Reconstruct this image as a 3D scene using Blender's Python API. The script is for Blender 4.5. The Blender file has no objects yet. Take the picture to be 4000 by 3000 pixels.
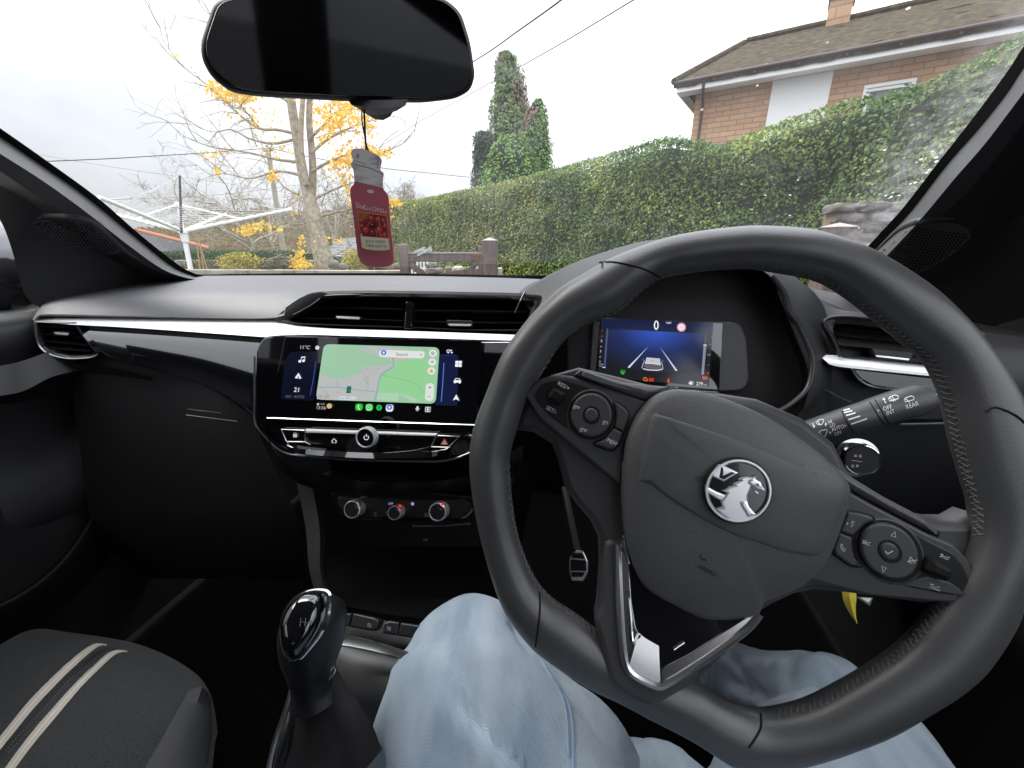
import bpy, bmesh, math, random
import numpy as np
from mathutils import Vector, Matrix, noise
from mathutils.bvhtree import BVHTree
from mathutils.geometry import tessellate_polygon
random.seed(7); rng = np.random.default_rng(11)
scene = bpy.context.scene; C = scene.collection
R_ = math.radians
# ------------------------------------------------------------------ camera, world, sun, exposure
PITCH, PSI, FPX = R_(19), R_(10), 896.0
CAM = Vector((0, 0, 1.12))
cd = bpy.data.cameras.new('camera'); cam = bpy.data.objects.new('camera', cd); C.objects.link(cam)
cam.location = CAM; cam.rotation_euler = (R_(90) - PITCH, 0, 0)
cd.sensor_width = 36; cd.lens = 36 * FPX / 2212; cd.clip_start = 0.02; cd.clip_end = 800
scene.camera = cam
EXPO = 1.08
scene.view_settings.view_transform = 'Standard'; scene.view_settings.look = 'None'
scene.view_settings.exposure = EXPO; scene.view_settings.gamma = 1
SUN_EL, SUN_AZ = R_(48), R_(-72)          # azimuth measured from +Y towards +X
world = bpy.data.worlds.new('World'); scene.world = world; world.use_nodes = True
nt = world.node_tree; bg = nt.nodes['Background']
sky = nt.nodes.new('ShaderNodeTexSky'); sky.sky_type = 'NISHITA'; sky.sun_disc = False
sky.sun_elevation = SUN_EL; sky.sun_rotation = SUN_AZ; sky.air_density = 1; sky.dust_density = 3
tc = nt.nodes.new('ShaderNodeTexCoord')
nz = nt.nodes.new('ShaderNodeTexNoise'); nz.inputs['Scale'].default_value = 2.2; nz.inputs['Detail'].default_value = 4
nt.links.new(tc.outputs['Generated'], nz.inputs['Vector'])
cr = nt.nodes.new('ShaderNodeValToRGB')    # overcast cloud deck: pale grey to white
cr.color_ramp.elements[0].position = 0.35; cr.color_ramp.elements[0].color = (7.6, 7.9, 9.0, 1)
cr.color_ramp.elements[1].position = 0.62; cr.color_ramp.elements[1].color = (10.5, 10.5, 10.9, 1)
nt.links.new(nz.outputs['Fac'], cr.inputs['Fac'])
sep = nt.nodes.new('ShaderNodeSeparateXYZ'); nt.links.new(tc.outputs['Generated'], sep.inputs[0])
mr = nt.nodes.new('ShaderNodeMapRange'); mr.inputs[1].default_value = 0.0; mr.inputs[2].default_value = 0.9
mr.inputs[3].default_value = 0.62; mr.inputs[4].default_value = 2.7
nt.links.new(sep.outputs['Z'], mr.inputs[0])
# the deck is heavier towards the left of the street
mrx = nt.nodes.new('ShaderNodeMapRange'); mrx.inputs[1].default_value = -0.85; mrx.inputs[2].default_value = 0.2; mrx.inputs[3].default_value = 0.62; mrx.inputs[4].default_value = 1.25
nt.links.new(sep.outputs['X'], mrx.inputs[0]); mm = nt.nodes.new('ShaderNodeMath'); mm.operation = 'MULTIPLY'; nt.links.new(mr.outputs[0], mm.inputs[0]); nt.links.new(mrx.outputs[0], mm.inputs[1])
vm = nt.nodes.new('ShaderNodeVectorMath'); vm.operation = 'SCALE'
nt.links.new(cr.outputs[0], vm.inputs[0]); nt.links.new(mm.outputs[0], vm.inputs['Scale'])
mx = nt.nodes.new('ShaderNodeMix'); mx.data_type = 'RGBA'; mx.inputs[0].default_value = 0.88
nt.links.new(sky.outputs[0], mx.inputs[6]); nt.links.new(vm.outputs[0], mx.inputs[7])
nt.links.new(mx.outputs[2], bg.inputs['Color']); bg.inputs['Strength'].default_value = 0.07
sl = bpy.data.lights.new('sun', 'SUN'); sl.energy = 1.5; sl.angle = R_(40); sl.color = (1, .97, .93)
so = bpy.data.objects.new('sun', sl); C.objects.link(so)
so.rotation_euler = (R_(90) - SUN_EL, 0, math.pi - SUN_AZ)
scene.cycles.max_bounces = 10; scene.cycles.diffuse_bounces = 5; scene.cycles.transparent_max_bounces = 12
scene.cycles.sample_clamp_indirect = 6
EM = 1 / 2 ** EXPO                       # emission that shows as the given value
# ------------------------------------------------------------------ pixel rays (photo measured on a 2212 x 1659 view) to points in the place
sp_, cp_ = math.sin(PITCH), math.cos(PITCH)
FW = Vector((math.sin(PSI), math.cos(PSI), 0)); RT = Vector((math.cos(PSI), -math.sin(PSI), 0)); UP = Vector((0, 0, 1))
def ray(u, v):
    x = (u - 1106) / FPX; y = -(v - 829.5) / FPX
    return Vector((x, y * sp_ + cp_, y * cp_ - sp_))
def P(u, v, d): return CAM + ray(u, v) * d
def W(u, v, Y): r = ray(u, v); return CAM + r * (Y / r.y)
def onL(u, v, L): r = ray(u, v); return CAM + r * (L / r.dot(RT))
def onZ(u, v, z): r = ray(u, v); return CAM + r * ((z - CAM.z) / r.z)
def K(L, f, z): return RT * L + FW * f + UP * z          # car frame: across, forward, height
def crop(x0, y0, s): return lambda x, y: ((x0 + x / s) * .553, (y0 + y / s) * .553)
C1 = crop(1900, 900, 1.6592); C2 = crop(3000, 900, 1.659); C3 = crop(1800, 1800, 1.3825); C4 = crop(2900, 1800, 1.3827)
C5 = crop(1000, 1050, 2.074); CS = crop(1050, 1300, 2.4578); CC = crop(1250, 1850, 3.403); CL = crop(2050, 1400, 4.1467)
CR = crop(3200, 1950, 3.403); CE = crop(2650, 1700, 3.686); CST = crop(3100, 1450, 3.3183); CT = crop(1350, 550, 3.192)
CK = crop(2300, 1200, 4.0218); CD = crop(0, 1000, 1.6592); CB = crop(0, 2000, 1.6592); CG = crop(1000, 1800, 1.3825)
CPL = crop(0, 500, 1.84375); CPR = crop(3400, 0, 1.508); CO = crop(600, 600, 2.765); CGT = crop(1400, 850, 3.16)
CM = crop(1300, 0, 1.3829); CH = crop(2600, 0, 1.3829)
def mp(c, pts): return [c(*p) for p in pts]
class Plane:
    def __init__(s, p0, n):
        s.p0 = Vector(p0); s.n = Vector(n).normalized()
        s.e1 = UP.cross(s.n).normalized(); s.e2 = s.n.cross(s.e1)
    def hit(s, u, v, off=0.0):
        r = ray(u, v); return CAM + r * (((s.p0 + s.n * off - CAM).dot(s.n)) / r.dot(s.n))
    def to2(s, p): q = p - s.p0; return (q.dot(s.e1), q.dot(s.e2))
    def at(s, a, b, off=0.0): return s.p0 + s.e1 * a + s.e2 * b + s.n * off
# ------------------------------------------------------------------ curves
def cat(pts, n, closed=False):
    """n points along a Catmull-Rom curve through pts, evenly spaced"""
    p = [np.array(q, float) for q in pts]; m = len(p); out = []
    segs = m if closed else m - 1
    for i in range(segs):
        if closed: a, b, c, d = p[i - 1], p[i], p[(i + 1) % m], p[(i + 2) % m]
        else: a, b, c, d = p[max(i - 1, 0)], p[i], p[i + 1], p[min(i + 2, m - 1)]
        for k in range(12):
            t = k / 12
            out.append(.5 * (2 * b + (c - a) * t + (2 * a - 5 * b + 4 * c - d) * t * t + (3 * b - a - 3 * c + d) * t ** 3))
    out.append(p[0] if closed else p[-1]); out = np.array(out)
    L = np.r_[0, np.cumsum(np.linalg.norm(np.diff(out, axis=0), axis=1))]
    t = np.linspace(0, L[-1], n + 1 if closed else n)
    if closed: t = t[:-1]
    return np.stack([np.interp(t, L, out[:, k]) for k in range(out.shape[1])], 1)
def lin(pts, n):
    p = np.array(pts, float); L = np.r_[0, np.cumsum(np.linalg.norm(np.diff(p, axis=0), axis=1))]
    t = np.linspace(0, L[-1], n); return np.stack([np.interp(t, L, p[:, k]) for k in range(p.shape[1])], 1)
def rounded(pts, r, n=5):
    """closed 2-D polygon with rounded corners"""
    out = []; m = len(pts)
    for i in range(m):
        p = Vector(pts[i]); a = Vector(pts[i - 1]) - p; b = Vector(pts[(i + 1) % m]) - p
        rr = min(r, a.length * .45, b.length * .45); A = p + a.normalized() * rr; B = p + b.normalized() * rr
        for k in range(n + 1):
            t = k / n; out.append(tuple(A * (1 - t) ** 2 + p * 2 * t * (1 - t) + B * t * t))
    return out
def ell(cx, cy, rx, ry=None, rot=0, n=40):
    ry = rx if ry is None else ry; c, s = math.cos(R_(rot)), math.sin(R_(rot)); o = []
    for k in range(n):
        a = 2 * math.pi * k / n; x, y = rx * math.cos(a), ry * math.sin(a); o.append((cx + x * c - y * s, cy + x * s + y * c))
    return o
# ------------------------------------------------------------------ materials
MATS = {}
def node_mat(name):
    m = bpy.data.materials.new(name); m.use_nodes = True; return m, m.node_tree, m.node_tree.nodes['Principled BSDF']
def mat(name, col, rough=.5, metal=0, bump=None, var=None, spec=.5, coat=0, sheen=0, rvar=0, coat_ior=1.5):
    """bump = (kind, scale, strength, distance); var = (scale, colour2, lo, hi[, stretch])"""
    if name in MATS: return MATS[name]
    m, t, b = node_mat(name); N, Lk = t.nodes, t.links
    b.inputs['Base Color'].default_value = (*col, 1); b.inputs['Roughness'].default_value = rough; b.inputs['Metallic'].default_value = metal
    b.inputs['Specular IOR Level'].default_value = spec; b.inputs['Coat Weight'].default_value = coat; b.inputs['Coat Roughness'].default_value = .03; b.inputs['Coat IOR'].default_value = coat_ior
    if sheen: b.inputs['Sheen Weight'].default_value = sheen
    co = N.new('ShaderNodeTexCoord')
    if var:
        z = N.new('ShaderNodeTexNoise'); z.inputs['Scale'].default_value = var[0]; z.inputs['Detail'].default_value = 5
        if len(var) > 4:
            mpn = N.new('ShaderNodeMapping'); mpn.inputs['Scale'].default_value = var[4]; Lk.new(co.outputs['Object'], mpn.inputs[0]); Lk.new(mpn.outputs[0], z.inputs['Vector'])
        else: Lk.new(co.outputs['Object'], z.inputs['Vector'])
        r = N.new('ShaderNodeMapRange'); r.inputs[1].default_value = var[2]; r.inputs[2].default_value = var[3]; Lk.new(z.outputs['Fac'], r.inputs[0])
        x = N.new('ShaderNodeMix'); x.data_type = 'RGBA'; x.inputs[6].default_value = (*col, 1); x.inputs[7].default_value = (*var[1], 1)
        Lk.new(r.outputs[0], x.inputs[0]); Lk.new(x.outputs[2], b.inputs['Base Color'])
    if rvar:
        z = N.new('ShaderNodeTexNoise'); z.inputs['Scale'].default_value = 14; z.inputs['Detail'].default_value = 4; Lk.new(co.outputs['Object'], z.inputs['Vector'])
        r = N.new('ShaderNodeMapRange'); r.inputs[3].default_value = rough - rvar; r.inputs[4].default_value = rough + rvar; Lk.new(z.outputs['Fac'], r.inputs[0]); Lk.new(r.outputs[0], b.inputs['Roughness'])
    if bump:
        k, s, st, dist = bump
        if k == 'voro':
            z = N.new('ShaderNodeTexVoronoi'); z.inputs['Scale'].default_value = s; o = z.outputs['Distance']
        elif k == 'twill':
            z = N.new('ShaderNodeTexWave'); z.wave_type = 'BANDS'; z.bands_direction = 'DIAGONAL'; z.inputs['Scale'].default_value = s; z.inputs['Distortion'].default_value = .35; z.inputs['Detail'].default_value = 2; o = z.outputs['Fac']
        else:
            z = N.new('ShaderNodeTexNoise'); z.inputs['Scale'].default_value = s; z.inputs['Detail'].default_value = 3; o = z.outputs['Fac']
        Lk.new(co.outputs['Object'], z.inputs['Vector'])
        bp = N.new('ShaderNodeBump'); bp.inputs['Strength'].default_value = st; bp.inputs['Distance'].default_value = dist
        Lk.new(o, bp.inputs['Height']); Lk.new(bp.outputs[0], b.inputs['Normal'])
    MATS[name] = m; return m
def emit(name, col, s=1.0):
    if name in MATS: return MATS[name]
    m, t, b = node_mat(name); b.inputs['Base Color'].default_value = (.004, .004, .005, 1); b.inputs['Roughness'].default_value = .12
    b.inputs['Emission Color'].default_value = (*col, 1); b.inputs['Emission Strength'].default_value = s * EM
    MATS[name] = m; return m
def srgb(r, g, b):
    f = lambda c: (c / 255 / 12.92) if c <= 10 else ((c / 255 + .055) / 1.055) ** 2.4
    return (f(r), f(g), f(b))
def leaf_mat(name, cols, rough=.5, scale=1.5):
    """colours spread over leaves (one random value per leaf) and over clumps"""
    if name in MATS: return MATS[name]
    m, t, b = node_mat(name); N, Lk = t.nodes, t.links
    g = N.new('ShaderNodeNewGeometry'); co = N.new('ShaderNodeTexCoord'); z = N.new('ShaderNodeTexNoise'); z.inputs['Scale'].default_value = scale; z.inputs['Detail'].default_value = 3
    Lk.new(co.outputs['Object'], z.inputs['Vector'])
    a = N.new('ShaderNodeMath'); a.operation = 'MULTIPLY_ADD'; a.inputs[1].default_value = 1.5; a.inputs[2].default_value = -.55; Lk.new(z.outputs['Fac'], a.inputs[0])
    h = N.new('ShaderNodeMath'); h.operation = 'MULTIPLY_ADD'; h.inputs[1].default_value = .55; Lk.new(g.outputs['Random Per Island'], h.inputs[0]); Lk.new(a.outputs[0], h.inputs[2])
    r = N.new('ShaderNodeValToRGB'); e = r.color_ramp.elements
    while len(e) < len(cols): e.new(.5)
    for i, c in enumerate(cols): e[i].position = i / (len(cols) - 1); e[i].color = (*c, 1)
    Lk.new(h.outputs[0], r.inputs[0]); Lk.new(r.outputs[0], b.inputs['Base Color']); b.inputs['Roughness'].default_value = rough
    b.inputs['Specular IOR Level'].default_value = .35
    tr = N.new('ShaderNodeBsdfTranslucent'); Lk.new(r.outputs[0], tr.inputs[0]); mxs = N.new('ShaderNodeMixShader'); mxs.inputs[0].default_value = .3
    Lk.new(b.outputs[0], mxs.inputs[1]); Lk.new(tr.outputs[0], mxs.inputs[2]); Lk.new(mxs.outputs[0], N['Material Output'].inputs[0])
    MATS[name] = m; return m
# ------------------------------------------------------------------ objects
def link(o): C.objects.link(o); return o
ROOT = {}
def tag(o, label, cat_, group=None, kind=None):
    if label: o['label'] = label
    if cat_: o['category'] = cat_
    if group: o['group'] = group
    if kind: o['kind'] = kind
    return o
def empty(name, loc, label, cat_, group=None):
    o = bpy.data.objects.new(name, None); link(o); o.location = loc; o.empty_display_size = .1; tag(o, label, cat_, group)
    ROOT[o.name] = Vector(loc); return o
def place(o, parent):
    """children keep their vertices in place coordinates; only the root Empty is offset"""
    if parent is None: return o
    o.parent = parent
    if parent.name in ROOT: o.matrix_parent_inverse = Matrix.Translation(-ROOT[parent.name])
    return o
class MB:
    def __init__(s): s.v = []; s.f = []; s.m = []; s.uv = {}
    def add(s, vs, fs, mi=0):
        b = len(s.v); s.v += [tuple(x) for x in vs]; s.f += [tuple(i + b for i in f) for f in fs]; s.m += [mi] * len(fs); return b
    def grid(s, rows, cu=False, cv=False, mi=0, flip=False):
        n = len(rows[0]); nr = len(rows); vs = [p for r in rows for p in r]; fs = []
        for i in range(nr if cv else nr - 1):
            for j in range(n if cu else n - 1):
                a = i * n + j; b = i * n + (j + 1) % n; c = ((i + 1) % nr) * n + (j + 1) % n; d = ((i + 1) % nr) * n + j
                fs.append((a, d, c, b) if flip else (a, b, c, d))
        s.add(vs, fs, mi)
    def cap(s, ring, mi=0, flip=False):
        ring = [Vector(p) for p in ring]
        s.add(ring, [t[::-1] if flip else t for t in tessellate_polygon([ring])], mi)
    def box(s, c, ax, ay, az, mi=0):
        c = Vector(c); vs = [c + ax * i + ay * j + az * k for i in (-1, 1) for j in (-1, 1) for k in (-1, 1)]
        s.add(vs, [(0, 1, 3, 2), (4, 6, 7, 5), (0, 4, 5, 1), (2, 3, 7, 6), (0, 2, 6, 4), (1, 5, 7, 3)], mi)
    def tube(s, path, rad, n=8, closed=False, mi=0, ref=None, flat=1.0, caps=True):
        p = [Vector(q) for q in path]; m = len(p); rad = [rad] * m if isinstance(rad, (int, float)) else list(rad); rows = []
        prev = ref
        for i in range(m):
            t = (p[(i + 1) % m] - p[i - 1]) if closed else (p[min(i + 1, m - 1)] - p[max(i - 1, 0)])
            if t.length < 1e-9: t = Vector((0, 0, 1))
            t.normalize()
            a = prev if prev is not None else (Vector((0, 0, 1)) if abs(t.z) < .9 else Vector((1, 0, 0)))
            x = (a - t * a.dot(t));
            if x.length < 1e-6: x = t.orthogonal()
            x.normalize(); y = t.cross(x)
            if ref is None: prev = x
            rows.append([p[i] + x * math.cos(2 * math.pi * k / n) * rad[i] * flat + y * math.sin(2 * math.pi * k / n) * rad[i] for k in range(n)])
        s.grid(rows, cu=True, cv=closed, mi=mi)
        if caps and not closed: s.cap(rows[0], mi, True); s.cap(rows[-1], mi)
    def slab(s, pl, pts, h0, h1, bev=.0015, mi=0, at=None, side=None):
        """polygon traced on plane pl, standing from h0 up to h1 along its normal, front edge rounded"""
        side = mi if side is None else side
        q = [pl.to2(pl.hit(u, v, h1 if at is None else at)) for u, v in pts]
        area = sum(q[i - 1][0] * q[i][1] - q[i][0] * q[i - 1][1] for i in range(len(q)))
        if area < 0: q = q[::-1]
        def inset(d):
            o = []
            for i in range(len(q)):
                a = Vector(q[i]) - Vector(q[i - 1]); b = Vector(q[(i + 1) % len(q)]) - Vector(q[i])
                if a.length < 1e-9: a = b
                if b.length < 1e-9: b = a
                na = Vector((-a.y, a.x)).normalized(); nb = Vector((-b.y, b.x)).normalized(); nn = na + nb
                nn = nn / max(nn.length_squared * .5, .5) if nn.length > 1e-6 else na
                o.append(Vector(q[i]) + nn * d)
            return o
        rows = []
        for d, h in ((0, h0), (0, h1 - bev), (bev * .3, h1 - bev * .3), (bev, h1)):
            rows.append([pl.at(x, y, h) for x, y in inset(d)])
        s.grid(rows, cu=True, mi=side); s.cap(rows[-1], mi)
    def dome(s, pl, pts, h0, h1, prof, mi=0, at=None):
        """rounded cushion over a star-shaped polygon: prof = [(scale, height fraction)...]"""
        q = [Vector(pl.to2(pl.hit(u, v, h0 if at is None else at))) for u, v in pts]
        area = sum(q[i - 1].x * q[i].y - q[i].x * q[i - 1].y for i in range(len(q)))
        if area < 0: q = q[::-1]
        c = sum(q, Vector((0, 0))) / len(q); rows = []
        for sc, hf in prof: rows.append([pl.at(*(c + (x - c) * sc), h0 + (h1 - h0) * hf) for x in q])
        s.grid(rows, cu=True, mi=mi); s.cap(rows[-1], mi)
    def build(s, name, mats, parent=None, smooth=True, angle=40):
        me = bpy.data.meshes.new(name); me.from_pydata([tuple(x) for x in s.v], [], s.f)
        mats = mats if isinstance(mats, (list, tuple)) else [mats]
        for m in mats: me.materials.append(m)
        me.polygons.foreach_set('material_index', s.m)
        if smooth:
            me.polygons.foreach_set('use_smooth', [True] * len(s.f)); me.update()
            me.set_sharp_from_angle(angle=R_(angle))
        me.update()
        o = bpy.data.objects.new(name, me); link(o); return place(o, parent)
    def bvh(s): return BVHTree.FromPolygons([tuple(x) for x in s.v], s.f)
def fix_normals(o):
    bm = bmesh.new(); bm.from_mesh(o.data); bmesh.ops.recalc_face_normals(bm, faces=bm.faces); bm.to_mesh(o.data); bm.free(); return o
def loft(rows, n, dep=None):
    """rows of (u,v,depth) control points -> resampled rows of points in the place"""
    return [[P(*q) for q in cat(r, n)] for r in rows]
def loftp(rows, n): return [[Vector(q) for q in cat([tuple(p) for p in r], n)] for r in rows]
_txt = {}
def glyphs(body):
    """tessellated outline of a short text in unit size: (verts 2-D, tris, width)"""
    if body in _txt: return _txt[body]
    cu = bpy.data.curves.new('t', 'FONT'); cu.body = body; cu.resolution_u = 3
    o = bpy.data.objects.new('t', cu); link(o); dg = bpy.context.evaluated_depsgraph_get(); me = o.evaluated_get(dg).to_mesh()
    vs = [(v.co.x, v.co.y) for v in me.vertices]; fs = [tuple(p.vertices) for p in me.polygons]
    o.evaluated_get(dg).to_mesh_clear(); bpy.data.objects.remove(o); bpy.data.curves.remove(cu)
    w = max((x for x, y in vs), default=1); _txt[body] = (vs, fs, w); return _txt[body]
class Ink:
    """flat printed or lit marks laid on a plane or on a built surface, each a hair above the one before"""
    def __init__(s, surf, h=.0004, step=.00006): s.surf = surf; s.h = h; s.step = step; s.mb = MB(); s.mats = []; s.k = 0
    def mi(s, m):
        if m not in s.mats: s.mats.append(m)
        return s.mats.index(m)
    def pt(s, u, v, h):
        if isinstance(s.surf, Plane): return s.surf.hit(u, v, h)
        r = ray(u, v).normalized(); loc, nn, i, d = s.surf.ray_cast(CAM, r)
        if loc is None: return None
        if nn.dot(r) > 0: nn = -nn
        return loc + nn * h
    def _h(s): s.k += 1; return s.h + s.k * s.step
    def poly(s, pts, m):
        h = s._h(); q = [s.pt(u, v, h) for u, v in pts]
        if any(x is None for x in q): return
        s.mb.add(q, tessellate_polygon([[Vector((u, v, 0)) for u, v in pts]]), s.mi(m))
    def stroke(s, pts, w, m, closed=False):
        h = s._h(); p = [Vector(q) for q in pts]; n = len(p); a = []; b = []
        for i in range(n):
            t = (p[(i + 1) % n] - p[i - 1]) if closed else (p[min(i + 1, n - 1)] - p[max(i - 1, 0)])
            t = t.normalized() if t.length > 1e-9 else Vector((1, 0)); o = Vector((-t.y, t.x)) * w * .5
            a.append(s.pt(*(p[i] + o), h)); b.append(s.pt(*(p[i] - o), h))
        if any(x is None for x in a + b): return
        s.mb.add(a + b, [(i, (i + 1) % n, n + (i + 1) % n, n + i) for i in range(n if closed else n - 1)], s.mi(m))
    def text(s, body, u, v, size, m, rot=0, cx=1.0, align='c', shear=0, updir=None):
        """size = capital height in view pixels; rot in degrees clockwise in the picture; updir overrides the direction of the strokes"""
        vs, fs, w = glyphs(body); k = size / .69; h = s._h(); c, sn = math.cos(R_(rot)), math.sin(R_(rot))
        ux, uy = (c, sn); vx, vy = (sn, -c) if updir is None else updir
        off = -w / 2 if align == 'c' else (-w if align == 'r' else 0); q = []
        for x, y in vs:
            X = (x + off + shear * y) * k * cx; Y = (y - .345) * k
            q.append(s.pt(u + ux * X + vx * Y, v + uy * X + vy * Y, h))
        if any(x is None for x in q): return
        s.mb.add(q, fs, s.mi(m))
    def build(s, name, parent): return s.mb.build(name, s.mats, parent, smooth=False) if s.mb.v else None
    def cut(s, name, parent): s.build(name, parent); s.mb = MB(); s.mats = []
def leaves(pts, size, nrm=None, spread=.9, aspect=.62, asp_jit=.2):
    """numpy leaf quads: verts (N*4,3)"""
    n = len(pts); d = rng.normal(size=(n, 3)); d /= np.linalg.norm(d, axis=1)[:, None]
    if nrm is not None: d = nrm + d * spread; d /= np.linalg.norm(d, axis=1)[:, None]
    a = rng.normal(size=(n, 3)); a -= d * (a * d).sum(1)[:, None]; a /= np.linalg.norm(a, axis=1)[:, None]; b = np.cross(d, a)
    sz = (size * (1 + asp_jit * rng.normal(size=n)))[:, None] if np.isscalar(size) else (size * (1 + asp_jit * rng.normal(size=n)))[:, None]
    fold = d * sz * .12
    v = np.stack([pts - a * sz * .5, pts + b * sz * aspect * .5 + fold, pts + a * sz * .5, pts - b * sz * aspect * .5 + fold], 1)
    return v.reshape(-1, 3)
def leaf_obj(name, v4, mats, parent=None, mbextra=None, smooth=False):
    """one mesh of leaf quads (material 0) plus an optional solid MB (material 1)"""
    n = len(v4) // 4; ev = np.array([tuple(x) for x in mbextra.v], float).reshape(-1, 3) if mbextra else np.zeros((0, 3)); ef = mbextra.f if mbextra else []
    me = bpy.data.meshes.new(name); V = np.concatenate([v4, ev]); nl = 4 * n + sum(len(f) for f in ef)
    me.vertices.add(len(V)); me.vertices.foreach_set('co', V.astype(np.float32).ravel())
    loops = np.concatenate([np.arange(4 * n), np.array([i + 4 * n for f in ef for i in f], int)]) if ef else np.arange(4 * n)
    me.loops.add(nl); me.loops.foreach_set('vertex_index', loops.astype(np.int32))
    tot = np.array([4] * n + [len(f) for f in ef], np.int32); st = np.r_[0, np.cumsum(tot)[:-1]].astype(np.int32)
    me.polygons.add(len(tot)); me.polygons.foreach_set('loop_start', st)
    me.polygons.foreach_set('material_index', np.array([0] * n + ([1 + m for m in mbextra.m] if mbextra else []), np.int32))
    for m in (mats if isinstance(mats, (list, tuple)) else [mats]): me.materials.append(m)
    me.update(calc_edges=True); me.validate()
    o = bpy.data.objects.new(name, me); link(o); return place(o, parent)
# ================================================================== materials of the car
m_plastic = mat('black_plastic', (.024, .024, .026), .5, spec=.35, bump=('noise', 900, .25, .0006))
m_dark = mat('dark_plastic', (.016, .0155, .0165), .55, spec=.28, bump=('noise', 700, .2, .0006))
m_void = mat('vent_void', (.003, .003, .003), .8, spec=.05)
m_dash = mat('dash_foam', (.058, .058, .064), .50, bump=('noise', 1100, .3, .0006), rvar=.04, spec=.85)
m_pillar = mat('pillar_plastic', (.055, .055, .058), .45, bump=('noise', 800, .25, .0006), spec=.6)
m_gloss = mat('gloss_black', (.004, .004, .005), .04, rvar=.03, coat=1, spec=.6)
m_piano = mat('piano_black', (.004, .004, .005), .04, coat=1, spec=1.0, coat_ior=2.1, rvar=.02)
m_satin = mat('satin_black', (.010, .010, .011), .36, spec=.4)
m_strip = mat('satin_silver', (.93, .93, .93), .34, spec=1.0)
m_chrome = mat('chrome', (.78, .79, .80), .1, metal=1)
m_bright = mat('bright_silver', (.88, .88, .89), .28, metal=.65)
m_brush = mat('brushed_metal', (.62, .62, .62), .28, metal=1, bump=('noise', 400, .1, .0004))
m_leather = mat('leather', (.056, .056, .057), .38, bump=('voro', 900, .12, .0005), spec=.75)
m_grain = mat('grained_leather', (.074, .074, .076), .47, bump=('voro', 1100, .35, .0006), spec=.5)
m_pad = mat('matt_button', (.042, .042, .044), .46, bump=('noise', 1500, .15, .0003))
m_cover = mat('airbag_skin', (.070, .071, .073), .5, bump=('noise', 1600, .2, .0003))
m_thread = mat('grey_thread', (.125, .12, .112), .8)
m_paint = mat('white_print', (.62, .62, .62), .6)
m_fab = mat('seat_fabric', (.021, .022, .023), .95, spec=.15, bump=('noise', 800, .8, .0015), sheen=.08, var=(500, (.035, .036, .038), .4, .65))
m_fab2 = mat('seat_side_fabric', (.022, .022, .025), .8, bump=('noise', 900, .5, .001))
m_stripe = mat('seat_stripe', (.38, .34, .30), .7, bump=('noise', 700, .3, .001))
m_stripe2 = mat('seat_piping', (.58, .54, .42), .6)
m_carpet = mat('carpet', (.004, .004, .0045), .95, spec=.04, bump=('noise', 600, .8, .003))
m_lining = mat('roof_lining', (.36, .36, .35), .9)
m_rubber = mat('black_rubber', (.006, .006, .006), .6, spec=.2)
m_body = mat('black_car_paint', (.012, .012, .014), .2, coat=1)
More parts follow.
